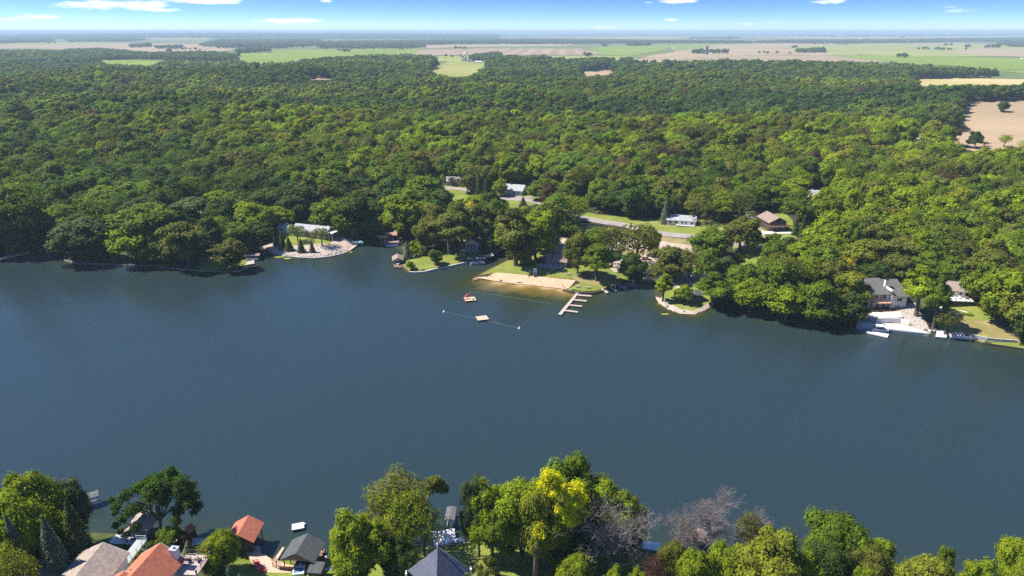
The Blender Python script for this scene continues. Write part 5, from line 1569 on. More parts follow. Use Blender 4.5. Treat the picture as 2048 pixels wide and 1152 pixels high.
wh = gable('lake_house', 'narrow gabled cottage with tall windows among trees on the peninsula', 'house', P, R(80), 9, 6.2, 4.2, 2.0, GREYW, SHB, over=.8,
      wins=[('l', -1.6, 2.4, 1.1, 2.6), ('l', 0, 2.4, 1.1, 2.6), ('l', 1.6, 2.4, 1.1, 2.6), ('l', -.8, 4.7, 1.0, .9), ('l', .8, 4.7, 1.0, .9)], trim=WHITE)
t = thing('wooden_deck', 'round fronted wooden deck below the tall windowed cottage', 'deck', (P[0] - 1, P[1] - 6.0, P[2] + .6), 0)
MB().prism([(4.5 * math.cos(R(a)), 2.6 * math.sin(R(a))) for a in range(180, 361, 20)] + [(4.5, 2.2), (-4.5, 2.2)], -.2, 0).build('deck_floor', PALEW, t)
for a in (200, 240, 270, 300, 340): MB().box(4.3 * math.cos(R(a)), 2.4 * math.sin(R(a)), -1.3, .16, .16, 2.4).build('post', BROWNW, t)
railing(t, [(4.4 * math.cos(R(a)), 2.5 * math.sin(R(a)), 0) for a in range(180, 361, 30)], .9, BROWNW, step=3)
wp = [(912.5, 511.5), (920.5, 508.5), (926.5, 508.5), (929, 512.5)]
wl = ['white garden chair on the peninsula lawn, leftmost of four', 'white garden chair on the peninsula, second from the left of four', 'white garden chair on the peninsula, third from the left of four', 'white garden chair on the peninsula, nearest the boat lift']
c0 = adirondack(wl[0], at(*wp[0]), R(170), WHITE, 'white chairs on the peninsula')
for p, l in zip(wp[1:], wl[1:]): again(c0, l, at(*p), R(random.uniform(140, 220)), 'white chairs on the peninsula')
gable('house', 'purplish brown roofed house mostly hidden behind the peninsula trees', 'house', at(866, 452), R(15), 11, 8, 2.8, 2.0, GREYW, SHB, wins=[('f', -3, 1.6, 1.4, 1.2), ('f', 2, 1.6, 1.4, 1.2)])
gable('house', 'brown roofed house between the yellow tree and the club road', 'house', at(992, 458), R(-25), 11, 8, 2.8, 2.0, BROWNW, SHB, wins=[('f', -3, 1.6, 1.4, 1.2), ('f', 2, 1.6, 1.4, 1.2)])

def car(label, loc, rz, m, group=None):
    t = thing('car', label, 'car', loc, rz, group)
    b = MB()
    prof = [(-2.2, .35), (-2.2, .85), (-1.3, .95), (.9, .95), (2.15, .8), (2.25, .35)]
    V = [(x, s * .88, z) for s in (-1, 1) for x, z in prof]
    k = len(prof)
    b.add(V, [tuple(range(k)), tuple(range(2 * k - 1, k - 1, -1))] + [(i, k + i, k + (i + 1) % k, (i + 1) % k) for i in range(k)])
    b.build('body', m, t)
    V = [(-1.9, .8, .95), (1.0, .8, .95), (.3, .66, 1.45), (-1.4, .66, 1.45)]
    V = V + [(x, -y, z) for x, y, z in V]
    MB().add(V, [(0, 1, 2, 3)[::-1], (4, 5, 6, 7), (0, 4, 7, 3)[::-1], (1, 2, 6, 5)[::-1]]).build('windows', GLASS, t)
    MB().box(-.55, 0, 1.46, 1.7, 1.3, .04).build('roof', m, t)
    for x in (-1.35, 1.4):
        for s in (-1, 1):
            MB().tube([(x, s * .7, .33), (x, s * .92, .33)], .33, 10).build('wheel', BLACK, t)
    return t
car('white car parked behind the tall windowed cottage', at(947, 478) + (0, 0, .1), R(10), HULL)

# --- target house and drive
P = at(1023, 386)
gable('house', 'pale house with a wide grey roof on the lawn beyond the road', 'house', P, R(-20), 17, 10, 3.0, 2.6, CREAM, SHL, over=.6,
      wins=[('f', 3.5, 1.6, 1.8, 1.3), ('r', 0, 1.6, 2, 1.3), ('f', 6.5, 1.6, 1.2, 1.2)], door=('f', -3.5, 4.8, 2.3), trim=WHITE)
gable('house', 'grey house half hidden behind trees left of the pale roadside house', 'house', at(915, 368), R(5), 14, 8, 2.8, 2.2, GREYW, SHL, wins=[('f', -3, 1.6, 1.5, 1.2), ('f', 2, 1.6, 1.5, 1.2)])
# --- white house
P = at(1362, 447)
h_ = gable('house', 'white one storey house with a long front deck beyond the road', 'house', P, R(-14), 14.5, 8, 2.7, 1.8, WHITE, SHL, over=.5,
      wins=[('f', -5.6, 1.5, 1.6, 1.5), ('f', -2.5, 1.5, 1.8, 1.5), ('f', 2.4, 1.5, 1.0, 1.2), ('f', 5.5, 1.5, 1.4, 1.4), ('l', 0, 1.5, 1.6, 1.4)], door=('f', .6, 1.0, 2.1))
MB().box(2.2, -5.0, .35, 9.6, 2.2, .25).build('deck', WHITE, h_)
railing(h_, [(-2.6, -6.0, .45), (7.0, -6.0, .45)], .9, WHITE)
gable('shed', 'small teal roofed shed behind the white house', 'shed', at(1357, 425), R(-14), 5, 3.5, 2.2, 1.0, GREYW, TEAL)
gable('garage', 'small brown roofed garage left of the log house', 'garage', at(1492, 442), R(-8), 8, 6.5, 2.4, 1.2, CREAM, SHB, hip=True, wins=[('f', 2.5, 1.3, 1.0, 1.0)], door=('f', -1.5, 2.6, 2.1))
# --- log house
P = at(1543, 455)
lh = gable('log_house', 'dark brown two storey log house with balcony and broad gable roof', 'house', P, R(96), 12, 8.6, 4.6, 2.2, DARKW, SHB, over=1.0,
      wins=[('l', -2.8, 1.3, 2.0, 1.8), ('l', 0, 1.3, 2.0, 1.8), ('l', 2.8, 1.3, 2.0, 1.8), ('l', -2.2, 4.0, 2.2, 1.8), ('l', 2.2, 4.0, 2.2, 1.8), ('f', 0, 1.5, 1.4, 1.2)])
MB().box(-7.5, 0, 2.75, 3.0, 9.6, .2).build('balcony_floor', BROWNW, lh)
railing(lh, [(-6.1, -4.75, 2.85), (-8.9, -4.75, 2.85), (-8.9, 4.75, 2.85), (-6.1, 4.75, 2.85)], 1.0, BROWNW, 'balcony_railing')
for y in (-4.6, -1.6, 1.6, 4.6): MB().box(-8.8, y, 1.2, .2, .2, 3.4).build('post', BROWNW, lh)
slab('patio', 'pale stone patio in front of the dark log house', 'patio', [tuple((P + v)[:2]) for v in (np.array((-8, -13, 0)), np.array((7, -12, 0)), np.array((7, -8.5, 0)), np.array((-8, -8, 0)))], P[2] + .35, 1.6, CONCM, world=True)
slab('paved_court', 'tan paved court between the log house and its garage', 'paving', [tuple((P + v)[:2]) for v in (np.array((-14, -8, 0)), np.array((-6, -8, 0)), np.array((-7, 8, 0)), np.array((-13, 9, 0)))], P[2] + .25, 1.5, TANW, world=True)
# --- blue-white house in the wood
P = at(1632, 400)
gable('house', 'pale blue roofed house surrounded by dense wood on the right', 'house', P, R(-5), 9, 8, 3.4, 2.2, WHITE, SHL, wins=[('f', -2.5, 1.6, 1.4, 1.3), ('f', 2.0, 1.6, 1.6, 1.3)], chim=(-2.4, 1, .6, 6.4, WHITE))

# --- club house and beach
P = at(1117, 528)
ch = gable('club_house', 'small beach club house with a dark mottled roof and grey walls', 'house', P, R(-22), 9, 7, 2.6, 1.8, mat('club_siding', (.34, .31, .29), .8, var=.15), SHB, over=.6,
      wins=[('f', -2.6, 1.4, 1.1, 1.3), ('f', -.9, 1.4, 1.1, 1.3), ('f', .9, 1.4, 1.1, 1.3)], door=('f', 2.9, 1.0, 2.1))
for x, y in ((-1.2, 1.2), (1.6, 1.0)): MB().cyl(x, y, 3.9, 5.4, .28, 6, .08).build('vent', BLACK, ch)
P2 = at(1100, 532)
t = thing('wooden_deck', 'pale wooden deck in front of the beach club house', 'deck', (P2[0], P2[1] - 1.0, P2[2] + .5), R(-22))
MB().box(0, 0, -.2, 11, 4.0, .4).build('deck_floor', PALEW, t)
railing(t, [(-5.4, -1.9, 0), (5.4, -1.9, 0), (5.4, 1.0, 0)], .8, PALEW)
parasol('open red parasol nearer the beach beside the club house', at(1133, 528.5), REDP, 2.2, 1.35)
parasol('open red parasol close to the corner of the club house', at(1129, 523.5), REDP, 2.2, 1.3)
parasol('closed looking grey green parasol in shade left of the club house', at(1092, 515), TEAL, 2.4, 1.3)
t = thing('flagpole', 'tall thin pale flagpole beside the beach club house', 'flagpole', at(1134, 521)); MB().cyl(0, 0, -.3, 9, .09, 6, .04).build('pole', WHITE, t); MB().ell(0, 0, 9.05, .12, .12, .12, 6, 4).build('finial', METAL, t)
# tables and orange brown garden furniture left of the club house
FURN = mat('cedar', (0.45, 0.20, 0.10), 0.8, var=.15)
for i, (x, y, l) in enumerate([(1046, 525, 'orange brown wooden chair in the beach seating area, leftmost'), (1053, 521, 'orange brown wooden chair at the back of the beach seating area'), (1058, 528, 'orange brown wooden chair in the beach seating area, nearest the sand'),
                 (1060, 519, 'dark red wooden chair behind the beach seating area'), (1073, 520, 'orange brown wooden chair near the middle of the beach seating area'), (1078, 522, 'pale orange wooden chair closest to the club house deck')]):
    if i == 0: f0 = adirondack(l, at(x, y), R(150), FURN, 'cedar chairs by the beach club'); f0.scale = (1.5, 1.5, 1.2)
    else: again(f0, l, at(x, y), R(random.uniform(90, 270)), 'cedar chairs by the beach club')
t = thing('fire_pit', 'round stone fire pit in the shaded beach seating area', 'fire pit', at(1068, 526)); MB().tube([(0, 0, -.2), (0, 0, .45), (0, 0, .45), (0, 0, .1)], [.9, .9, .65, .6], 14).build('ring', STONE, t)
pts = [(1104, 543, 'picnic table on the beach lawn, leftmost of the three in the sun'), (1125, 543.5, 'picnic table on the beach lawn, middle of the three in the sun'), (1137, 549.5, 'picnic table on the beach lawn, nearest the worn ground'), (1094, 548, 'picnic table at the edge of the tree shade above the sand')]
p0 = picnic_table(pts[0][2], at(*pts[0][:2]), R(5), 'picnic tables on the beach lawn')
for x, y, l in pts[1:]: again(p0, l, at(x, y), R(random.uniform(-15, 15)), 'picnic tables on the beach lawn')
# lifeguard chair
t = thing('lifeguard_chair', 'tall white lifeguard chair between the sand and the lawn', 'lifeguard chair', at(1070, 552) , R(180))
for x in (-.55, .55):
    for y in (-.7, .7): MB().tube([(x * 1.3, y * 1.2, -.2), (x, y * .6, 2.1)], .07, 4).build('leg', WHITE, t)
MB().box(0, 0, 2.1, 1.4, 1.2, .1).build('seat', WHITE, t)
MB().box(0, -.55, 2.7, 1.4, .08, 1.2).build('backrest', WHITE, t)
for s in (-1, 1): MB().box(s * .66, .05, 2.5, .08, 1.1, .1).build('armrest', WHITE, t)
for z in (.5, 1.0, 1.5): MB().box(0, .95 - z * .22, z, 1.3, .08, .08).build('rung', WHITE, t)
slab('canoe_rack', 'low dark platform at the left tip of the sand beach', 'platform', [(945, 557), (954, 556), (955, 560), (947, 560.5)], .45, .5, BROWNW)
person('person in dark swimwear standing at the water line of the beach', at(1001, 565.5), R(20))
person('person standing on the grass at the left end of the sand', at(981, 552.5), R(160))
person('person standing at the right end of the sand by the timber wall', at(1126, 576), R(60))
wall_line('seawall', 'dark timber wall between the sand beach and the finger dock', 'seawall', [(1126, 579), (1140, 583), (1160, 586), (1188, 585.5), (1215, 578.5), (1246, 570)], .7, 1.8, .4, DARKW)
for i, (x, y, l) in enumerate([(1155, 575, 'grey picnic table on grass above the finger dock'), (1176, 577, 'grey picnic table in tree shade above the finger dock')]):
    again(p0, l, at(x, y), R(-20 + 20 * i), 'picnic tables on the beach lawn')
# finger dock
t = thing('finger_dock', 'long wooden dock with four finger piers right of the beach', 'dock', tuple(onz(1141, 606, .55)))
m_ = [local(t, onz(x, y, .55)) for x, y in ((1116, 628.5), (1123, 629.5), (1158.5, 585.5), (1153.5, 584))]
MB().prism([p[:2] for p in m_], -.25, 0).build('main_pier', PALEW, t)
for (a, b, c, d) in (((1156, 591), (1156.5, 588.5), (1182, 590), (1183, 593)), ((1148, 600.5), (1148.5, 598), (1173, 600), (1174, 603)), ((1139, 611), (1139.5, 608.5), (1164, 611), (1165, 613.5)), ((1129.5, 621.5), (1130, 619), (1155, 622), (1156, 625))):
    q = [local(t, onz(*p, .55)) for p in (a, b, c, d)]
    MB().prism([p[:2] for p in q], -.25, -.02).build('finger_pier', PALEW, t)
for p in ((1119, 628), (1128, 617), (1138, 605), (1148, 593), (1180, 591), (1171, 601.5), (1163, 612), (1153, 623.5)):
    q = local(t, onz(*p, .55)); MB().cyl(q[0], q[1], -1.8, -.2, .12, 6).build('pile', DARKW, t)
fd = [((1202, 578), (1206, 577), (1218, 584), (1214, 586), 'short finger dock under the trees, leftmost of four'), ((1219, 574.5), (1223, 573.5), (1234, 581), (1230, 582.5), 'short finger dock under the trees, second from the left of four'),
      ((1236, 569.5), (1239, 568.5), (1249, 575), (1245.5, 576.5), 'short finger dock under the trees, third from the left of four'), ((1250, 565), (1254, 564), (1268, 571), (1265, 572.5), 'short finger dock in deep shade, rightmost of four')]
for a, b, c, d, l in fd: slab('short_dock', l, 'dock', [a, b, c, d], .6, .3, PALEW, group='short docks under the trees')
# swim rafts, buoys and lines
t = thing('swim_raft', 'square tan swim raft without a slide, nearer the camera', 'swim raft', onz(964.5, 636, .5), R(18))
MB().box(0, 0, 0, 4.2, 3.8, .16).build('raft_deck', TANW, t)
for x in (-1.6, 0, 1.6):
    for s in (-1, 1): MB().tube([(x, s * 1.2 - .4, -.35), (x, s * 1.2 + .4, -.35)], .27, 8).build('float', NAVY, t)
sr = thing('swim_raft', 'tan swim raft carrying a red slide near the beach', 'swim raft', onz(940, 598, .5), R(12))
MB().box(0, 0, 0, 4.4, 4.0, .16).build('raft_deck', TANW, sr)
for x in (-1.6, 1.6): MB().tube([(x, -1.8, -.35), (x, 1.8, -.35)], .3, 8).build('float', NAVY, sr)
sl = MB()
pp = [(0.2, .6, 1.9), (-.7, .6, 1.85), (-1.4, .5, 1.3), (-2.1, .3, .9), (-2.7, .0, .75)]
for s in (-.34, .34): sl.tube([(x, y + s, z + .12) for x, y, z in pp], .08, 5)
V = [(x, y + s, z) for x, y, z in pp for s in (-.34, .34)] + [(x, y + s, z - .1) for x, y, z in pp for s in (-.34, .34)]
k = len(pp) * 2
sl.add(V, [(2 * i, 2 * i + 1, 2 * i + 3, 2 * i + 2) for i in range(4)] + [(k + 2 * i + 2, k + 2 * i + 3, k + 2 * i + 1, k + 2 * i) for i in range(4)])
sl.build('slide', REDP, sr)
MB().tube([(.5, .25, .05), (.4, .25, 2.4), (.1, .25, 2.5)], .06, 5).tube([(.5, .95, .05), (.4, .95, 2.4), (.1, .95, 2.5)], .06, 5).build('handrail', REDP, sr)
for z in (.4, .8, 1.2, 1.6): MB().box(.45, .6, z, .12, .7, .06).build('rung', WHITE, sr)
MB().tube([(-.9, .25, .05), (-.8, .3, 1.6)], .06, 5).tube([(-.9, .95, .05), (-.8, .9, 1.6)], .06, 5).build('brace', REDP, sr)
MB().ell(.9, -.9, .5, .5, .5, .42, 10, 6).build('water_toy', WHITE, sr, smooth=True)
def buoy(label, px, r=.45):
    t = thing('buoy', label, 'buoy', onz(*px, .1), 0, 'white marker buoys of the swimming area')
    MB().ell(0, 0, .05, r, r, r * .8, 10, 6).build('float', HULL, t, smooth=True)
    MB().cyl(0, 0, .2, 1.0, .16, 8, .1).build('marker', HULL, t)
    return t
buoy('white marker buoy at the far left corner of the swimming area', (888, 624))
buoy('white marker buoy at the near right corner of the swimming area', (1038.5, 657))
FL = MB().ell(0, 0, .03, .085, .085, .08, 6, 4).build('float', HULL)
FLM = FL.data; bpy.data.objects.remove(FL)
for (a, b, n, l) in [((960, 566), (888, 624), 9, 'thin float line on the left side of the swimming area'), ((888, 624), (1038, 657), 34, 'white float line on the outer side of the swimming area'),
                     ((1038, 657), (1106, 604), 12, 'thin float line on the right side of the swimming area'), ((942, 584), (1102, 608), 36, 'white float line across the middle of the swimming area')]:
    A_, B_ = onz(*a, 0.02), onz(*b, 0.02)
    t = thing('float_line', l, 'float line', tuple(A_))
    D_ = B_ - A_
    nrm = np.array((-D_[1], D_[0], 0)) * .02
    pt = [tuple(D_ * u + nrm * math.sin(math.pi * u)) for u in np.linspace(0, 1, 12)]
    MB().tube(pt, .012, 4).build('rope', ROPE, t)
    for i in range(1, n):
        u = i / n
        q = D_ * u + nrm * math.sin(math.pi * u)
        link('float', FLM, t, tuple(q))
# --- picnic point
gz = thing('picnic_shelter', 'open picnic shelter with a dark square roof on the sandy point', 'shelter', at(1389, 597), R(25))
for x in (-2.2, 2.2):
    for y in (-2.2, 2.2): MB().box(x, y, 1.1, .16, .16, 2.6).build('post', BROWNW, gz)
MB().add([(-2.8, -2.8, 2.3), (2.8, -2.8, 2.3), (2.8, 2.8, 2.3), (-2.8, 2.8, 2.3), (0, 0, 3.5), (-2.8, -2.8, 2.4), (2.8, -2.8, 2.4), (2.8, 2.8, 2.4), (-2.8, 2.8, 2.4)],
         [(3, 2, 1, 0), (0, 1, 6, 5), (1, 2, 7, 6), (2, 3, 8, 7), (3, 0, 5, 8), (5, 6, 4), (6, 7, 4), (7, 8, 4), (8, 5, 4)]).build('roof', SHK, gz)
MB().box(0, 0, .03, 5, 5, .12).build('floor', CONCM, gz)
again(p0, 'picnic table under the square roofed shelter on the sandy point', at(1389, 597) + (0, 0, .1), R(25), 'picnic tables on the beach lawn')
slab('foot_bridge', 'weathered footbridge across the small inlet beside the sandy point', 'bridge', [(1270, 554), (1306, 559), (1306, 562), (1268, 557)], 1.0, .25, PALEW)
car('tan car parked under the trees on the gravel lot', at(1302, 513) + (0, 0, .15), R(-12), mat('tan_paint', (.34, .27, .2), .35))
car('pinkish car parked in tree shade beside the gravel lot', at(1292, 520) + (0, 0, .15), R(-12), PINK)
# --- right shore: cream house with patio
P = at(1775, 618); P = np.array((P[0], P[1] + 5.0, P[2]))
hm = thing('lake_house', 'two storey pale house with grey roof and white chimney above the patio', 'house', P, R(2))
def wallbox(t, x, y, L, W, z0, h0, h1, m):   # roof sloping up away from the viewer, ridge at y=W/2
    a, c = L / 2, W / 2
    V = [(x - a, y - c, z0), (x + a, y - c, z0), (x + a, y + c, z0), (x - a, y + c, z0), (x - a, y - c, h0), (x + a, y - c, h0), (x + a, y + c, h1), (x - a, y + c, h1)]
    MB().add(V, [(3, 2, 1, 0), (4, 5, 6, 7), (0, 1, 5, 4), (1, 2, 6, 5), (2, 3, 7, 6), (3, 0, 4, 7)]).build('wall', m, t)
PALEC = mat('pale_grey_siding', (.68, .68, .66), .7, var=.05)
wallbox(hm, -3.2, .6, 7.6, 8, -3, 5.6, 8.6, PALEC)
wallbox(hm, 3.7, -.4, 6, 8.6, -3, 5.0, 8.2, PALEC)
def slope(t, x0, x1, y0, y1, z0, z1, m):
    V = [(x0, y0, z0), (x1, y0, z0), (x1, y1, z1), (x0, y1, z1)]; V += [(a, b, c + .16) for a, b, c in V]
    return MB().add(V, [(3, 2, 1, 0), (4, 5, 6, 7), (0, 1, 5, 4), (1, 2, 6, 5), (2, 3, 7, 6), (3, 0, 4, 7)]).build('roof', m, t)
SHW = mat('weathered_grey_shingles', (0.12, 0.115, 0.105), 0.95, var=.16, scale=1.1, bump=.2)
slope(hm, -7.5, .5, -4.3, 4.8, 5.35, 8.75, SHW)
r2 = slope(hm, .75, 7.2, -5.3, 4.4, 4.75, 8.35, SHW)
slope(hm, -6.6, 7.0, 9.4, 4.8, 6.0, 8.7, SHW)
MB().box(.62, .1, 7.0, .3, 9.2, .9).build('fascia', WHITE, hm)
c_ = MB().box(.55, .2, 7.6, 1.1, 1.0, 4.4).build('chimney', WHITE, hm); MB().box(.55, .2, 9.9, 1.3, 1.2, .16).cyl(.55, .2, 9.9, 10.3, .25).build('chimney_cap', BLACK, c_)
def win2(t, x, y, z, w, h):
    o = MB().box(-w / 2, 0, 0, .1, .1, h).box(w / 2, 0, 0, .1, .1, h).box(0, 0, h / 2, w, .1, .1).box(0, 0, -h / 2, w, .1, .1).box(0, 0, 0, .08, .08, h).build('window', WHITE, t, (x, y, z))
    MB().box(0, .02, 0, w - .1, .05, h - .1).build('pane', GLASS, o)
win2(hm, -4.9, -3.45, 4.2, 2.6, 1.9); win2(hm, -1.8, -3.45, 4.2, 2.6, 1.9); win2(hm, 3.8, -4.75, 3.5, 2.0, 1.3); win2(hm, 3.4, -4.75, .9, 1.8, .9)
for x in (-5.6, -3.4, -1.2): win2(hm, x, -3.45, 1.1, 1.3, 1.9)
MB().box(-3.4, -4.9, 2.7, 7.4, 2.8, .22).build('balcony_floor', TANW, hm)
railing(hm, [(-7.0, -6.2, 2.8), (.3, -6.2, 2.8)], .95, mat('cedar_rail', (.45, .24, .16), .8), 'balcony_railing')
for x in (-6.9, -3.4, .2): MB().box(x, -6.1, .9, .18, .18, 3.6).build('post', BROWNW, hm)
railing(hm, [(-7.6, -7.6, -.3), (.4, -7.6, -.3)], .95, BROWNW, 'terrace_railing')
MB().box(-3.6, -5.6, -.4, 8.2, 4.0, .24).build('terrace_floor', BROWNW, hm)
# walls and patio
slab('patio', 'wide pale concrete patio above the water before the two storey pale house', 'patio', [(1716, 643), (1745, 644), (1762, 645), (1800, 648), (1825, 655), (1850, 662), (1858, 667), (1780, 658), (1722, 651), (1714, 648)], 1.2, 2.0, CONCM)
wall_line('retaining_wall', 'white retaining wall behind the concrete patio', 'retaining wall', [(1754, 637), (1785, 636), (1802, 637), (1820, 641)], 3.0, 3.0, .35, WHITE)
wall_line('retaining_wall', 'grey stepped retaining wall left of the white one', 'retaining wall', [(1716, 631), (1735, 636), (1752, 643)], 2.2, 2.2, .4, STONE)
slab('upper_terrace', 'pale paved terrace between the two storey pale house and the white wall', 'terrace', [(1735, 625), (1800, 622), (1806, 634), (1786, 636), (1756, 637), (1738, 632)], 3.0, 1.6, CONCM)
wall_line('seawall', 'grey sheet seawall at the foot of the concrete patio', 'seawall', [(1714, 652), (1722, 654), (1780, 660), (1830, 665), (1859, 668)], .95, 1.8, .3, METAL)
t = thing('garden_stairs', 'diagonal stone stairs on the slope left of the concrete patio', 'stairs', onz(1752, 640, 2.0), R(150))
for i in range(9): MB().box(i * .8 - 1, 0, i * .32 - .6, .82, 1.3, .34).build('step', CONCM, t)
slab('dock', 'white rectangular floating dock with a pontoon boat off the patio', 'dock', [(1730, 664), (1733, 661), (1778, 668), (1775, 674)], .6, .4, HULL)
pontoon_boat('white pontoon boat with pale cover moored off the concrete patio', onz(1757, 663, 0), R(-12), 5.5, 2.3, canopy=HULL, hullm=HULL)
runabout('small dark motor boat tied behind the white pontoon boat', onz(1776, 664, 0), R(-20), 3.2, 1.4, m=NAVY)
# second house with deck
P = at(1893, 596); P = np.array((P[0], P[1] + 2.0, P[2] + 1.2))
h2 = gable('lake_house', 'small pale house with a brown roof behind a white deck', 'house', P, R(-18), 12, 7, 2.8, 2.2, CREAM, SHT, over=.6, wins=[('f', 1.4, 1.4, 2.0, 1.6), ('f', 4.4, 1.4, 1.0, 1.4), ('f', -3, 1.4, 1.4, 1.4)], base=3)
t = thing('wooden_deck', 'white topped raised deck with dark railing beside the sloping lawn', 'deck', (P[0] + 1.2, P[1] - 6.6, P[2] + .2), R(-8))
MB().box(0, 0, -.1, 10, 4.6, .2).build('deck_floor', HULL, t)
for x in (-4.8, -1.6, 1.6, 4.8): MB().box(x, -2.2, -1.6, .2, .2, 3.0).build('post', DARKW, t)
railing(t, [(-4.9, -2.2, 0), (4.9, -2.2, 0), (4.9, 2.0, 0)], 1.0, BLACK)
dk = (P[0] + 1.2, P[1] - 6.6, P[2] + .2)
w1 = adirondack('white chair on the raised deck, left one of the pair', (dk[0] - 2.2, dk[1] + .8, dk[2]), R(0), WHITE, 'white chairs on the raised deck')
again(w1, 'white chair on the raised deck, middle one near the window', (dk[0] - .8, dk[1] + .5, dk[2]), R(10), 'white chairs on the raised deck')
again(w1, 'white chair on the raised deck, right one next to the grill', (dk[0] + .8, dk[1] + .4, dk[2]), R(-15), 'white chairs on the raised deck')
t = thing('round_table', 'round brown table on the right side of the raised deck', 'table', (dk[0] + 3.2, dk[1] + .2, dk[2])); MB().cyl(0, 0, .68, .75, .7, 14).build('table_top', BROWNW, t); MB().cyl(0, 0, 0, .7, .06, 6).cyl(0, 0, 0, .06, .35, 10).build('pedestal', BROWNW, t)
slab('patio', 'pale ground patio between the raised deck and a clipped hedge', 'patio', [(1880, 613), (1920, 617), (1938, 626), (1920, 627), (1882, 620)], float(at(1905, 620)[2]) + .3, 1.2, CONCM)
# clipped hedge
def hedge(label, px, w, h, tint):
    P_ = [at(*p) for p in px]
    A = Acc(); lv = []
    for a, b in zip(P_[:-1], P_[1:]):
        n = int(np.linalg.norm(b - a) * 160)
        u = rng.random(n)[:, None]; th = rng.uniform(0, np.pi, n)
        d = (b - a)[:2] / np.linalg.norm((b - a)[:2]); nr = np.array((-d[1], d[0]))
        Q = a + (b - a) * u
        off = np.cos(th) * w / 2
        Q = Q + np.column_stack([nr[0] * off, nr[1] * off, .1 + np.sin(th) ** .6 * h])
        N = np.column_stack([nr[0] * np.cos(th), nr[1] * np.cos(th), np.sin(th) + .3]) + rng.normal(size=(n, 3)) * .3
        N /= np.linalg.norm(N, axis=1, keepdims=True)
        V, F = leaf_quads(Q, N, .22); A.add(V, F); lv.append(rng.uniform(.75, 1.25, n))
    me = A.mesh('hedge', (LEAF,)); a_ = me.attributes.new('lv', 'FLOAT', 'FACE'); a_.data.foreach_set('value', np.concatenate(lv).astype(np.float32))
    o = link('hedge', me); o['tint'] = [float(c) for c in tint]
    return one(o, label, 'hedge')
hedge('low clipped green hedge curving below the raised deck', [(1898, 620), (1912, 626), (1928, 631), (1944, 632)], 1.2, 1.1, TINT['b'])
# stone wall and docks at the right
wall_line('stone_wall', 'grey block retaining wall at the foot of the dry sloping lawn', 'stone wall', [(1908, 662), (1925, 665), (1945, 669), (1975, 675), (2005, 678), (2034, 680)], 1.9, 1.6, .5, STONE)
wall_line('seawall', 'dark low seawall below the green strip at the right edge', 'seawall', [(1936, 677), (1966, 685), (2000, 690), (2048, 697), (2120, 706)], .6, 1.6, .35, DARKW)
slab('dock', 'grey square dock just left of the pontoon boat with maroon seats', 'dock', [(1873, 664), (1876, 656), (1890, 657), (1895, 668), (1893, 675), (1871, 673)], .7, .5, ALU)
pontoon_boat('pontoon boat with maroon seats on a white lift below the dry lawn', onz(1921, 676, .5), R(-16), 7.2, 2.5, hullm=ALU, seatm=mat('maroon_vinyl', (.2, .05, .09), .6))
lf = thing('boat_lift', 'white boat lift frame holding the pontoon boat with maroon seats', 'boat lift', onz(1921, 677, 0), R(-16))
for x in (-2.6, 2.6):
    for s in (-1, 1): MB().box(x, s * 1.55, .2, .16, .16, 2.6).build('post', WHITE, lf)
MB().box(0, -1.55, .45, 6.4, .12, .16).box(0, 1.55, .45, 6.4, .12, .16).build('side_beam', WHITE, lf)
runabout('small white boat moored in shade beside the grey square dock', onz(1866, 664, 0), R(10), 3.6, 1.5)

# ================================================================== near shore
def ridge_frame(A, B, zr):
    a, b = onz(*A, zr)[:2], onz(*B, zr)[:2]
    c = (a + b) / 2; d = b - a
    return c, math.atan2(d[1], d[0]), float(np.hypot(*d))
# taupe boathouse with a boat, by the big maple
c, an, L = ridge_frame((266, 1053), (293, 1018), 5.2)
gable('boathouse', 'taupe roofed open boathouse under the big spreading maple', 'boathouse', (c[0], c[1], .6), an, L, 4.6, 3.0, 1.4, PALEW, SHT, over=.35, opensides=True, floor=(-.1, DARKW))
runabout('white motor boat under the taupe roofed boathouse', (c[0] - .8, c[1] - 1.8, .45), R(-60), 4.6, 1.8)
slab('patio', 'bright white concrete patio before the taupe roofed boathouse', 'patio', [(222, 1079), (232, 1069), (291, 1072), (292, 1090), (262, 1089), (218, 1086)], 1.0, 1.4, mat('white_concrete', (.72, .70, .66), .8, var=.05))
slab('path', 'pinkish concrete shore path right of the big maple', 'path', [(352, 1074), (440, 1078), (440, 1088), (380, 1090), (352, 1084)], 1.0, 1.3, mat('pink_concrete', (.52, .42, .36), .9, var=.1))
lift('boat_canopy', 'grey boat canopy showing behind the left trees', onz(181, 1010, 0), R(35), 4.0, 2.4, 2.4, SHG, curved=False)
gable('hut', 'tiny red roofed hut on the shore right of the big maple', 'hut', onz(378, 1070, 1.0), R(80), 2.2, 1.8, 1.3, .6, DARKW, SHR, over=.15)
# brown roofed house
zc = 10.4
def roof_house(label, A, B, zr, w, hr, wm, rm, ext, **k):
    a, b = onz(*A, zr)[:2], onz(*B, zr)[:2]
    d = (b - a) / np.hypot(*(b - a)); a = a - d * ext
    c = (a + b) / 2; L = float(np.hypot(*(b - a)))
    g = float(H(c[0], c[1]))
    return gable('house', label, 'house', (c[0], c[1], g), math.atan2(d[1], d[0]), L - .6, w, zr - hr - g, hr, wm, rm, over=.5, base=2, **k)
h3 = roof_house('house with a broad taupe brown roof at the bottom left', (152, 1152), (205, 1088), 12.2, 8.2, 2.0, WHITE, SHT, 6.0, trim=WHITE, wins=[('r', 1, 4.6, 1.6, 1.4)])
P = onz(258, 1112, 8.0)
t = thing('wooden_deck', 'narrow deck with white railings between the taupe and red roofed houses', 'deck', P, R(88))
MB().box(0, 0, -.1, 9, 2.0, .2).build('deck_floor', GREYW, t)
railing(t, [(-4.4, -1, 0), (4.4, -1, 0), (4.4, 1, 0)], 1.0, WHITE)
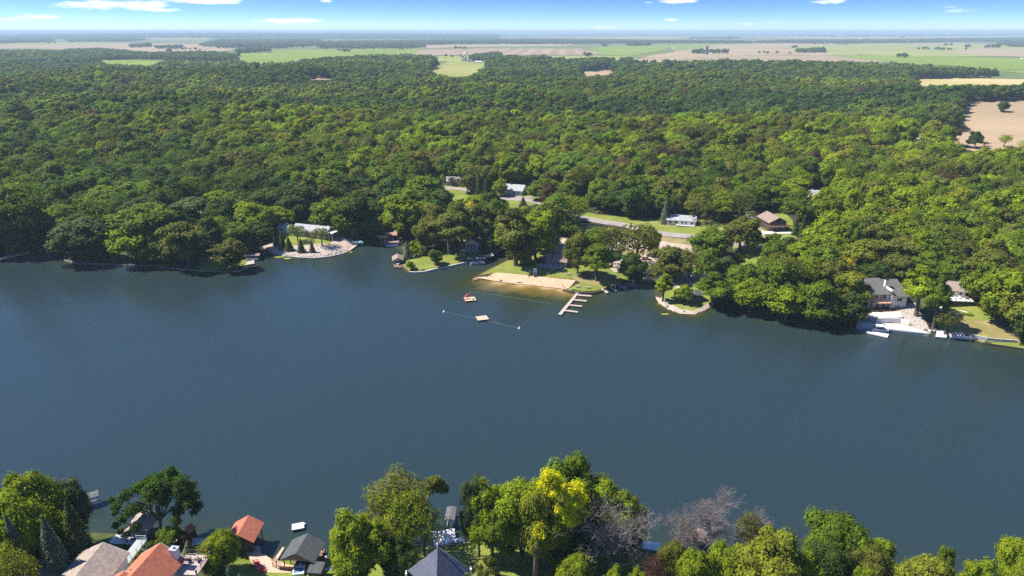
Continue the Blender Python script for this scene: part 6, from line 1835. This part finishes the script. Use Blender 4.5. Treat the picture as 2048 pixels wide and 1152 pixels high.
for x in (-4, 0, 4): MB().box(x, -.8, -2, .16, .16, 3.8).build('post', WHITE, t)
# red roofed house
h4 = roof_house('house with a bright rust red roof and white chimney at the bottom', (287, 1125), (320, 1088), 12.6, 8.0, 2.8, CREAM, SHR, 7.0, trim=WHITE)
a4 = h4.location
gable('house_wing', 'lower rust red roofed wing on the left of the red roofed house', 'house wing', (a4[0] - 3.0, a4[1] - 4.2, a4[2]), R(84), 7, 7, 5.4, 2.2, CREAM, SHR, over=.4, trim=WHITE)
pc = onz(348, 1100, 12.0)
q = local(h4, (pc[0], pc[1], 12.2))
c_ = MB().box(q[0], q[1], q[2] - 3.0, 1.1, 1.3, 6.2).build('chimney', WHITE, h4); MB().box(q[0], q[1], q[2] + .15, 1.3, 1.5, .14).cyl(q[0], q[1], q[2] + .2, q[2] + .6, .25, 10).build('chimney_cap', METAL, c_)
for x, y in ((.5, 2.2), (-1.5, 2.6), (-3.4, 2.4)):
    MB().cyl(x, y, (12.6 - a4[2]) - 2.8 * y / 4 - .2, (12.6 - a4[2]) - 2.8 * y / 4 + .35, .12, 6).build('vent_pipe', BLACK, h4)
P = onz(384, 1128, 8.5)
t = thing('balcony', 'brown timber balcony with seats right of the red roofed house', 'balcony', P, R(-4))
MB().box(0, 0, -.1, 4.6, 5.2, .2).build('deck_floor', PALEW, t)
railing(t, [(-2.2, -2.5, 0), (-2.2, 2.5, 0), (2.2, 2.5, 0), (2.2, -2.5, 0)], 1.0, BROWNW)
for x in (-2.1, 2.1):
    for y in (-2.4, 2.4): MB().box(x, y, -1.5, .2, .2, 7.0 if y > 0 else 5).build('post', BROWNW, t)
for s in (-1, 1): adirondack('dark wicker seat on the timber balcony, %s one' % ('left' if s < 0 else 'right'), (P[0] + s * .9, P[1] + .8, P[2]), R(180 - 20 * s), DARKW, 'wicker seats on the timber balcony')
# hidden white house at left
h5 = gable('house', 'white sided grey roofed house glimpsed through the bottom left trees', 'house', at(70, 1200), R(50), 10, 7, 5.0, 2.4, WHITE, SHG, wins=[('r', 1, 4, 1.4, 1.4), ('r', -1.6, 4, 1.4, 1.4)], trim=WHITE)
gable('house', 'slate grey shed roof under the leftmost spruce', 'shed', at(118, 1132), R(48), 5, 4, 3.0, 1.2, WHITE, SHS, trim=WHITE)
# red boathouse
c, an, L = ridge_frame((473, 1069), (494, 1032), 6.0)
rb = gable('boathouse', 'boathouse with a rust red gable roof and dark walls', 'boathouse', (c[0] + .2, c[1] + .1, .5), an, L - .4, 5.2, 3.7, 1.6, DARKW, SHR, over=.45, opensides=True, floor=(0, DARKW))
MB().box(-L / 2 + .3, 0, 1.7, .12, 4.9, 3.4).build('end_wall', DARKW, rb); MB().box(0, 2.3, 1.7, L - .8, .1, 3.4).build('side_wall', DARKW, rb)
runabout('white boat showing at the lake end of the red roofed boathouse', (c[0] + .4, c[1] + 1.6, .3), R(75), 4.2, 1.7)
slab('dock', 'shaded wooden landing in front of the red roofed boathouse', 'dock', [(484, 1096), (520, 1090), (522, 1102), (486, 1104)], 1.0, .5, PALEW)
# grey boathouse
c, an, L = ridge_frame((588, 1105.5), (611, 1068), 6.0)
gb = gable('boathouse', 'largest open boathouse with a dark grey gable roof', 'boathouse', (c[0] + .4, c[1], .6), an, L - .3, 6.2, 3.5, 1.75, BROWNW, SHK, over=.4, opensides=True, floor=(-.05, DARKW))
pontoon_boat('dark pontoon boat parked inside the grey roofed boathouse', (c[0] + .2, c[1], .6), an, 5.4, 2.4, hullm=NAVY)
slab('dock', 'narrow dark dock on the right of the grey roofed boathouse', 'dock', [(626, 1121), (643, 1098), (650, 1098), (638, 1124)], .8, .3, BROWNW)
slab('dock', 'small tan square at the end of the narrow dark dock', 'dock', [(638, 1101), (647, 1101), (648, 1105), (639, 1105)], .95, .12, TANW)
slab('dock', 'slim tan dock on the left of the grey roofed boathouse', 'dock', [(545, 1122), (565, 1094), (569, 1095), (553, 1122)], .9, .3, TANW)
# terrace
slab('terrace', 'large tan boarded terrace beside the grey roofed boathouse', 'terrace', [(492, 1104), (518, 1102), (548, 1121), (556, 1121), (572, 1128), (625, 1140), (628, 1175), (540, 1175), (516, 1142), (505, 1128)], 1.25, .9, TANW)
t = thing('terrace_railing', 'brown square panelled railing on the terrace before the boathouse', 'railing', onz(545, 1128, 1.25))
railing(t, [local(t, onz(x, y, 1.25)) for x, y in ((544, 1122), (553, 1123), (553, 1131), (546, 1133), (560, 1140), (588, 1143))], 1.0, BROWNW, step=1.2)
rc = [(513, 1127, 'dark red garden chair on the terrace, farthest from the camera'), (517, 1132, 'dark red garden chair on the terrace, second from the far end'), (522, 1139, 'bright red garden chair on the terrace, second from the near end'), (527, 1143, 'orange red garden chair on the terrace, nearest the camera')]
r0 = adirondack(rc[0][2], onz(rc[0][0], rc[0][1], 1.25), R(120), REDP, 'red chairs on the terrace')
for x, y, l in rc[1:]: again(r0, l, onz(x, y, 1.25), R(120 + random.uniform(-15, 15)), 'red chairs on the terrace')
t = thing('bench', 'long brown bench along the edge of the terrace', 'bench', onz(577, 1139, 1.25), R(-6))
MB().box(0, 0, .45, 3.4, .5, .08).build('seat', FURN, t)
MB().box(0, -.26, .75, 3.4, .06, .45).build('backrest', FURN, t)
for x in (-1.5, 0, 1.5): MB().box(x, 0, .2, .1, .45, .42).build('leg', BROWNW, t)
t = thing('hot_tub', 'square hot tub with white rim and blue water on the terrace', 'hot tub', onz(598, 1146, 1.3), R(10))
MB().box(-.95, 0, .4, .3, 2.2, .8).box(.95, 0, .4, .3, 2.2, .8).box(0, -.95, .4, 1.6, .3, .8).box(0, .95, .4, 1.6, .3, .8).build('tub', HULL, t)
MB().box(0, 0, .6, 1.6, 1.6, .06).build('tub_water', mat('pool_water', (.12, .25, .42), .05), t)
t = thing('stool', 'white side table near the posts of the grey roofed boathouse', 'side table', onz(601, 1133, 1.25)); MB().box(0, 0, .5, .6, .6, .06).build('table_top', WHITE, t)
for x in (-.22, .22):
    for y in (-.22, .22): MB().box(x, y, .25, .06, .06, .5).build('leg', WHITE, t)
# small shed with flat grey roof
P = onz(632, 1136, 3.6)
t = thing('garden_shed', 'small shed with a flat sloping grey roof beside the terrace', 'shed', (P[0], P[1], 1.0), R(-4))
MB().box(0, 0, 1.2, 2.3, 2.1, 2.5).build('wall', DARKW, t)
V = [(-1.4, -1.3, 2.45), (1.4, -1.3, 2.45), (1.4, 1.3, 2.85), (-1.4, 1.3, 2.85)]; V += [(a, b, z + .12) for a, b, z in V]
MB().add(V, [(3, 2, 1, 0), (4, 5, 6, 7), (0, 1, 5, 4), (1, 2, 6, 5), (2, 3, 7, 6), (3, 0, 4, 7)]).build('roof', SHK, t)
MB().box(0, -1.08, 1.0, .9, .06, 1.9).build('door', BROWNW, t)
lamp_post('black lamp post with white globe right of the small grey shed', onz(655, 1137, 1.0), 2.6)
# white raft
t = thing('swim_raft', 'white rectangular swim raft floating off the near shore', 'swim raft', onz(596, 1053, .5), R(16))
MB().box(0, 0, 0, 2.5, 1.9, .3).build('raft_deck', HULL, t)
MB().box(1.35, .5, 0, .3, .35, .14).box(1.2, -.7, -.1, .3, .3, .3).build('step', HULL, t)
for x, y in ((-.7, .55), (.65, .6)): MB().cyl(x, y, .15, .18, .28, 10).build('hatch', ALU, t)
# white gravel patio and lawn edge
slab('gravel_patio', 'white gravel patio beside the lamp post on the near shore', 'patio', [(650, 1138), (665, 1130), (700, 1124), (740, 1112), (780, 1104), (786, 1112), (742, 1126), (700, 1140), (690, 1175), (652, 1175)], 1.15, 1.2, mat('white_gravel', (.66, .65, .62), .95, var=.12, scale=3))
slab('terrace', 'orange tiled terrace hidden under the yellowish tree', 'terrace', [(708, 1066), (722, 1052), (738, 1085), (728, 1098)], 1.0, .8, mat('terracotta', (.60, .36, .22), .9, var=.12))
gable('boathouse', 'orange roofed boathouse half covered by the yellowish tree', 'boathouse', onz(772, 1072, 1.0), R(80), 4.2, 3.2, 2.0, 1.0, BROWNW, mat('orange_shingles', (.55, .24, .14), .9, var=.12), over=.3, opensides=True)
slab('dock', 'orange brown dock corner right of the orange roofed boathouse', 'dock', [(796, 1082), (812, 1076), (815, 1084), (800, 1089)], .8, .3, FURN)
t = thing('parasol', 'pale blue parasol on the white gravel patio', 'parasol', onz(692, 1146, 1.15)); MB().cyl(0, 0, 0, 2.0, .03, 6).build('pole', METAL, t); MB().tube([(0, 0, 1.65), (0, 0, 1.7), (0, 0, 2.0)], [.6, .58, .03], 8).build('canopy', BLUEC, t)
# white deck with two lamps
slab('patio', 'white boarded shore patio behind the slate pyramid roof', 'patio', [(865, 1063), (909, 1057), (912, 1083), (868, 1093)], 1.1, .8, mat('white_boards', (.66, .62, .60), .7, var=.06, scale=6))
lamp_post('slim lamp post in the middle of the white boarded patio', onz(878, 1093, 1.1), 3.0, group=None)
lamp_post('slim lamp post on the right side of the white boarded patio', onz(903, 1084, 1.1), 3.0)
lift('boat_canopy', 'grey boat canopy reaching into the lake right of the white patio', onz(902, 1044, 0), R(88), 4.4, 2.2, 2.2, SHG, curved=False)
t = thing('upturned_boat', 'pale grey upturned rowing boat beside the white patio', 'rowing boat', onz(917, 1082, 1.2), R(10)); MB().ell(0, 0, .1, 1.6, .6, .45, 12, 6).build('hull', ALU, t, smooth=True)
wall_line('seawall', 'tan capped low wall right of the white boarded patio', 'wall', [(913, 1088), (940, 1084)], 1.15, 1.2, .4, TANW)
# slate pyramid
t = thing('house', 'steep slate grey pyramid roof with finial at the bottom centre', 'house', (-13.1, 96.3, 4.0), R(47))
k = 3.9
MB().box(0, 0, 2.5, 6.6, 6.6, 7.4).build('wall', GREYW, t)
MB().add([(-k, -k, 6.1), (k, -k, 6.1), (k, k, 6.1), (-k, k, 6.1), (-k, -k, 6.25), (k, -k, 6.25), (k, k, 6.25), (-k, k, 6.25), (0, 0, 11.1)],
         [(3, 2, 1, 0), (0, 1, 5, 4), (1, 2, 6, 5), (2, 3, 7, 6), (3, 0, 4, 7), (4, 5, 8), (5, 6, 8), (6, 7, 8), (7, 4, 8)]).build('roof', SHS, t)
MB().cyl(0, 0, 11.0, 11.9, .06, 6).ell(0, 0, 11.35, .16, .16, .16, 8, 5).ell(0, 0, 11.95, .22, .22, .12, 8, 5).build('finial', METAL, t)
for sx, sy in ((-1, 1), (1, -1)):
    MB().box(sx * 4.05, sy * 4.05, 4.9, .22, .22, 2.6).box(sx * 4.5, sy * 3.6, 4.9, .16, .16, 2.4).box(sx * 4.3, sy * 3.85, 5.9, .3, .3, .12).build('corner_post', WHITE, t)
# terrace right of centre
slab('terrace', 'pink paved terrace between the tall trees at the bottom centre', 'terrace', [(1002, 1050), (1040, 1046), (1056, 1060), (1052, 1088), (1020, 1092), (1000, 1075)], 1.4, 1.2, mat('pink_paving', (.58, .43, .37), .9, var=.1))
gable('pergola', 'tan roofed garden shelter behind the bare branches', 'shelter', onz(1205, 1040, 1.0), R(70), 3.2, 2.6, 1.9, .8, BROWNW, TANW, over=.2, opensides=True)
lift('boat_canopy', 'white boat canopy above the bare branches of the dead tree', onz(1252, 1060, 0), R(-10), 3.2, 1.7, 1.6, HULL, curved=False)
lift('boat_canopy', 'longer white boat canopy right of the big dead tree', onz(1294, 1105, 0), R(-12), 5.0, 2.3, 1.8, HULL, curved=False)
slab('dock', 'white dock below the bare branches of the big dead tree', 'dock', [(1196, 1082), (1222, 1079), (1226, 1086), (1200, 1090)], .9, .3, HULL)
gable('boathouse', 'small dull pink roofed boathouse under the leafless trees', 'boathouse', onz(1397, 1094, .5), R(82), 3.6, 3.2, 2.2, .9, PALEW, mat('dull_pink_shingles', (.33, .24, .22), .95, var=.12), over=.25, opensides=True)
adirondack('red brown garden chair in shade under the dark centre trees', onz(1026, 1089, 1.5), R(160), FURN)

# --- leafless trees
def bare(label, px, top, seed, wid):
    P = at(*px); h = float(z_for(P[1], top)) - P[2]
    me = dead_tree(1.0 * h, 1, seed, 5)
    o = link('leafless_tree', me, None, tuple(P))
    co = np.zeros(len(me.vertices) * 3, np.float32); me.vertices.foreach_get('co', co); co = co.reshape(-1, 3)
    dep = proj(*P)[2]
    s = (wid * dep / FPX) / (np.percentile(co[:, 0], 98) - np.percentile(co[:, 0], 2)); sz = h / co[:, 2].max()
    o.scale = (s, s, sz)
    one(o, label, 'tree')
bare('large leafless grey tree leaning over the near shore docks', (1215, 1165), 1018, 3, 145)
bare('tall leafless tree, leftmost of the pair by the pink boathouse', (1405, 1118), 992, 8, 104)
bare('smaller leafless tree behind the olive tree at the near shore', (1522, 1125), 1032, 12, 66)
bare('low leafless tree against the left side of the tall leafless one', (1362, 1118), 1040, 21, 56)

# --- the spreading maple over the boathouse, with its limbs in view
def lobed_tree(name, label, ft, L, trunk, limbs, tint, leafs=.34, spread=4.0, push=0.0, rt=.75):
    P = at(*ft)
    dep = proj(*P)[2]; s = dep / FPX
    root = bpy.data.objects.new(name, None); COL.objects.link(root); root.location = tuple(P)
    def loc(px, py, dy=0.0):
        Y = P[1] + dy
        z = float(z_for(Y, py)); d = Y * CP - (z - CAMH) * SP
        return np.array(((px - 1024) / FPX * d - P[0], dy, z - P[2]))
    A = Acc(); lvs = []; C = []
    for (x, y, r) in L:
        dy = random.uniform(-1, 1) * spread * (1 - abs(x - ft[0]) / 130) - push
        c = loc(x, y, dy); C.append((c, r * s * 1.15))
    for c, lr in C:
        n = int(260 * (lr / 1.0) ** 2) + 140
        u = rand_unit(n)
        bump = 1 + 0.3 * np.sin(u[:, 0] * 5 + c[0]) * np.cos(u[:, 1] * 6 + c[1])
        Pn = c + u * (lr * bump * rng.uniform(.55, 1.15, n))[:, None] * np.array([1, 1.1, .8])
        N = u * .8 + rng.normal(size=u.shape) * .5 + np.array([0, 0, .35]); N /= np.linalg.norm(N, axis=1, keepdims=True)
        V, F = leaf_quads(Pn, N, leafs); A.add(V, F); lvs.append(rng.uniform(.7, 1.3, n) * random.uniform(.85, 1.15))
    cm = A.mesh('crown', (LEAF,)); a = cm.attributes.new('lv', 'FLOAT', 'FACE'); a.data.foreach_set('value', np.concatenate(lvs).astype(np.float32))
    o = link('crown', cm, root); o['tint'] = list(tint)
    T_ = MB()
    f = loc(*trunk[-1])
    T_.tube([(0, 0, -.5)] + [tuple(loc(*q)) for q in trunk], [rt * (1 - .45 * k / len(trunk)) for k in range(len(trunk) + 1)], 8)
    T_.build('trunk', BARK, root, smooth=True)
    for tx, ty, mx, my in limbs:
        b = MB(); b.tube([tuple(f), tuple(loc(mx, my, random.uniform(-1, 1) - push * .5)), tuple(loc(tx, ty, random.uniform(-.6, .6) - push))], [rt * .4, rt * .27, .08], 6); b.build('limb', mat('grey_bark', (.11, .10, .09), .9), root, smooth=True)
    one(root, label, 'tree')
ML = [(233,1010,9),(252,990,11),(262,1020,12),(243,1038,9),(278,975,12),(300,985,14),(290,1010,13),(262,1055,8),(255,1068,6),(320,958,13),(345,950,12),(362,962,12),(340,975,14),(320,990,12),(362,985,13),(380,972,10),(385,992,11),(395,1010,9),(378,1008,9),(300,960,10),
  (355,1020,11),(352,1040,9),(350,1058,7),(368,1000,10),(390,1022,7),(230,1024,6),(222,1000,6),(340,940,7),(270,1055,7),(232,1050,6),(240,1062,5),(330,1003,8),(310,972,12)]
lobed_tree('maple_tree', 'big spreading dark green maple with bare limbs over the taupe boathouse', (320, 1076), ML, [(320, 1068), (319, 1040)],
  [(296, 990, 300, 1020), (330, 960, 318, 1005), (352, 975, 335, 1012), (286, 1016, 300, 1026), (372, 990, 345, 1015), (262, 995, 290, 1008), (320, 980, 312, 1010), (340, 985, 326, 1012)], (0.060, 0.118, 0.012))
YL = [(980 + x / 4.876, 920 + y / 4.876, r / 4.876) for x, y, r in [(560, 150, 50), (640, 160, 45), (530, 240, 55), (600, 210, 40), (700, 265, 55), (780, 300, 55), (850, 265, 58), (890, 350, 58), (860, 420, 50), (800, 400, 40), (780, 470, 45), (740, 520, 38), (790, 590, 52), (845, 580, 38), (670, 480, 30), (620, 340, 34)]]
lobed_tree('locust_tree', 'tree with vivid yellow leaf clumps above the pink terrace', (1136, 1128), YL, [(1136, 1085), (1134, 1050)], [(1100, 965, 1115, 1010), (1125, 975, 1130, 1010), (1155, 985, 1145, 1015), (1160, 1005, 1150, 1030), (1140, 1040, 1140, 1046)], (0.52, 0.52, 0.01), .3, 1.5, 5.5, .35)
lobed_tree('locust_tree', 'tall bare trunk topped by one small yellow tuft', (1071, 1160), [(1078, 1060, 8), (1073, 1068, 6), (1085, 1068, 6.5), (1080, 1050, 4)], [(1072, 1120), (1075, 1085), (1077, 1066)], [(1080, 1056, 1078, 1062)], (0.52, 0.52, 0.01), .3, .5, 0, .55)
lobed_tree('locust_tree', 'high arching branch with a separate olive tuft over the lake', (848, 1112), [(868, 968, 11), (861, 964, 9), (878, 972, 11), (888, 978, 8), (872, 960, 8), (860, 978, 7), (882, 966, 8)], [(850, 1060), (852, 1015), (858, 992)], [(868, 972, 862, 982), (884, 976, 870, 984)], TINT['o'], .34, 1, 0, .26)
# low plants along the near shore
hedge('strip of rough yellow green reeds along the near shore water line', [(664, 1130), (690, 1124), (722, 1116)], 1.4, .5, TINT['w'])

# ================================================================== farms on the plain
def bin_(label, px, w, hh, m=METAL, group=None, dome=True):
    P = onz(px[0], px[1], 15.0); P[2] = float(H(P[0], P[1])); s = proj(*P)[2] / FPX
    t = thing('grain_bin', label, 'grain bin', tuple(P), 0, group)
    r, h = w * s / 2, hh * s
    MB().cyl(0, 0, 0, h, r, 14).build('wall', m, t)
    MB().tube([(0, 0, h), (0, 0, h + r * .5)], [r * 1.02, r * .1], 14).build('roof', m, t)
def barn(label, px, w, d, h, wm, rm, rot=0, name='barn', cat='barn'):
    P = onz(px[0], px[1], 15.0); P[2] = float(H(P[0], P[1])); s = proj(*P)[2] / FPX
    gable(name, label, cat, tuple(P), R(rot), w * s, max(8, w * s * .4), h * s * .6, h * s * .4, wm, rm, over=.3, door=('f', 0, w * s * .2, h * s * .4))
bin_('tall silver grain bin, tallest of the farm cluster', (930, 121), 7, 8)
bin_('silver grain bin right of the tallest one at the farm', (937, 122), 6, 5)
bin_('silver grain bin at the right end of the farm row', (945, 122), 6, 4)
bin_('small silver grain bin left of the tallest one', (924, 121), 4, 6)
t = thing('grain_elevator', 'thin metal grain elevator mast above the farm bins', 'grain elevator', onz(932, 121, 15), 0); MB().box(0, 0, 14, 1.2, 1.2, 28).build('mast', METAL, t); MB().tube([(0, 0, 27), (-14, 0, 12)], .7, 4).tube([(0, 0, 27), (12, 0, 10)], .7, 4).build('spout', METAL, t)
barn('long white farm shed below the windbreak trees', (957, 124.5), 13, 8, 3.5, WHITE, HULL, -4)
barn('pale green roofed barn at the right of the farmyard', (1065, 127), 12, 8, 5, WHITE, METAL, 0)
barn('small white farmhouse left in the farmyard row', (1014, 127), 7, 6, 3, WHITE, SHL, 5, 'farmhouse', 'house')
barn('small white outbuilding in the middle of the farmyard', (1032, 126), 5, 5, 3, WHITE, HULL, -5)
barn('low white farmhouse near the pale green roofed barn', (1048, 126), 6, 5, 3, WHITE, SHL, 5, 'farmhouse', 'house')
bin_('white domed farm silo behind the pale green roofed barn', (1058, 124), 3.5, 8, HULL)
bin_('tall dark silo standing alone among low trees on the right plain', (1413, 107.5), 5.5, 15, SHG)
barn('white farm building beside the lone dark silo', (1421, 107), 6, 5, 2.5, WHITE, HULL)
for i, (x, y, w, l) in enumerate([(407, 106, 9, 'white roofed barn beyond the green field on the left'), (1007, 90.5, 7, 'white farm shed at the edge of the far striped field'), (1277, 91, 14, 'long white farm building in far trees right of centre'),
        (538, 104.5, 8, 'brown farm shed at the edge of the bright green field'), (1698, 84, 6, 'white barn left in the row along the far road'), (1738, 84, 6, 'white barn second in the row along the far road'), (1812, 83.5, 10, 'white barn with sheds right in the row along the far road'),
        (840, 92, 12, 'pale farm buildings beyond the left striped field'), (2045, 117, 6, 'white farm shed at the far right edge of the plain'), (290, 80, 8, 'white barn on the far left plain'), (148, 82, 6, 'small white farmhouse on the far left plain'),
        (1680, 73.5, 14, 'white roofs of a far farmstead under the right horizon'), (1905, 69.5, 18, 'white buildings in the far right distance, left cluster'), (1975, 70, 16, 'white buildings in the far right distance, right cluster'), (723, 91.5, 5, 'tiny white farmhouse before the far woods')]):
    barn(l, (x, y), w, 6, 2.6 if w < 12 else 1.8, WHITE if 'brown' not in l else BROWNW, HULL if 'brown' not in l else SHB, random.uniform(-10, 10))
t = thing('radio_mast', 'thin dark radio mast on the far left plain', 'mast', onz(217, 80, 15), 0); MB().tube([(0, 0, 0), (0, 0, 60)], [2.2, .8], 4).build('mast', BLACK, t)

# ------------------------------------------------------------------ tree labels, told apart by look and by the landmarks beside them
LM = [('the long ranch house', 628, 470), ('the rock bank', 615, 508), ('the cove boathouses', 780, 480), ('the peninsula boathouse', 796, 526), ('the tall windowed cottage', 948, 497), ('the grey walkway of the peninsula', 880, 533),
      ('the sand beach', 1060, 560), ('the beach club house', 1117, 525), ('the pale house beyond the road', 1023, 386), ('the white house beyond the road', 1362, 447), ('the dark log house', 1543, 455), ('the gravel lot', 1320, 500), ('the picnic shelter', 1389, 597),
      ('the small inlet', 1285, 560), ('the two storey lake house', 1775, 610), ('the raised white deck', 1900, 600), ('the dry sloping lawn', 1980, 640), ('the blue roofed house in the wood', 1632, 398), ('the left boardwalk', 30, 510), ('the brown boat shelter', 505, 519),
      ('the small cabin on the left shore', 232, 475), ('the gravel drive on the left', 388, 432), ('the bend of the road', 1040, 400), ('the grey house left of the road', 915, 366), ('the open cornfield', 1960, 270), ('the short finger docks', 1235, 574),
      ('the near taupe boathouse', 280, 1045), ('the near taupe roofed house', 190, 1120), ('the near red roofed boathouse', 488, 1060), ('the near red roofed house', 310, 1110), ('the grey roofed boathouse', 600, 1095), ('the white gravel patio', 700, 1130),
      ('the white boarded patio', 888, 1075), ('the slate pyramid roof', 876, 1125), ('the pink terrace', 1030, 1070), ('the big leafless tree', 1215, 1090), ('the pair of leafless trees', 1405, 1100), ('the bottom right corner', 2048, 1152), ('the bottom left corner', 0, 1152), ('the left end of the wood', 60, 380), ('the middle of the left wood', 450, 350), ('the wood right of the log house', 1800, 470), ('the right end of the wood', 1990, 470), ('the dark lakeside wood', 1580, 600)]
LMW = [(n,) + tuple(at(x, y)[:2]) for n, x, y in LM]
seen = {}
for rec in TREES:
    root, x, y, key, kind, h, nm = rec
    n, lx, ly = min(LMW, key=lambda q: math.hypot(q[1] - x, q[2] - y))
    dx, dy = x - lx, y - ly
    where = ('behind' if dy > 0 else 'in front of') if abs(dy) > abs(dx) else ('right of' if dx > 0 else 'left of')
    kindw = {'tree': 'broad tree', 'conifer': 'spruce', 'bush': 'bush', 'cone_shaped_evergreen': 'cone shaped evergreen'}[nm]
    if nm == 'tree' and 'tall' in kind: kindw = 'slender tree'
    if nm == 'tree' and 'open' in kind: kindw = 'loose crowned tree'
    size = '' if nm != 'tree' else ('tall ' if h > 17.5 else ('small ' if h < 11 else ''))
    n = n[4:] if n.startswith('the ') else n
    k = (size + TWORD[key] + ' ' + kindw, where, n)
    seen.setdefault(k, []).append((math.hypot(dx, dy), rec))
ORD = ['nearest', 'second nearest', 'third nearest', 'fourth nearest', 'fifth nearest', 'sixth nearest', 'seventh nearest', 'eighth nearest', 'ninth nearest', 'tenth nearest', 'eleventh nearest', 'twelfth nearest']
for (desc, where, n), lst in seen.items():
    lst.sort(key=lambda q: q[0])
    for i, (_, rec) in enumerate(lst):
        pre = '' if len(lst) == 1 else (', %s' % ORD[min(i, 11)])
        tag(rec[0], '%s %s %s%s' % (desc, where, n, pre), 'bush' if rec[6] == 'bush' else 'tree', 'individual trees round the lake')

# ------------------------------------------------------------------ haze
def haze():
    m = bpy.data.materials.new('haze')
    m.use_nodes = True
    T = NT(m.node_tree)
    v = T.n('ShaderNodeVolumePrincipled', {'Color': (0.62, 0.83, 1.0, 1), 'Density': 0.000095, 'Anisotropy': 0.0})
    T.t.links.new(v.outputs[0], T.n('ShaderNodeOutputMaterial').inputs['Volume'])
    bm = bmesh.new()
    bmesh.ops.create_cube(bm, size=1)
    me = bpy.data.meshes.new('haze'); bm.to_mesh(me); bm.free()
    me.materials.append(m)
    o = link('haze', me)
    o.scale = (121000, 68000, 140)
    o.location = (0, 33000, 135 - 70)
    tag(o, kind='stuff')
haze()
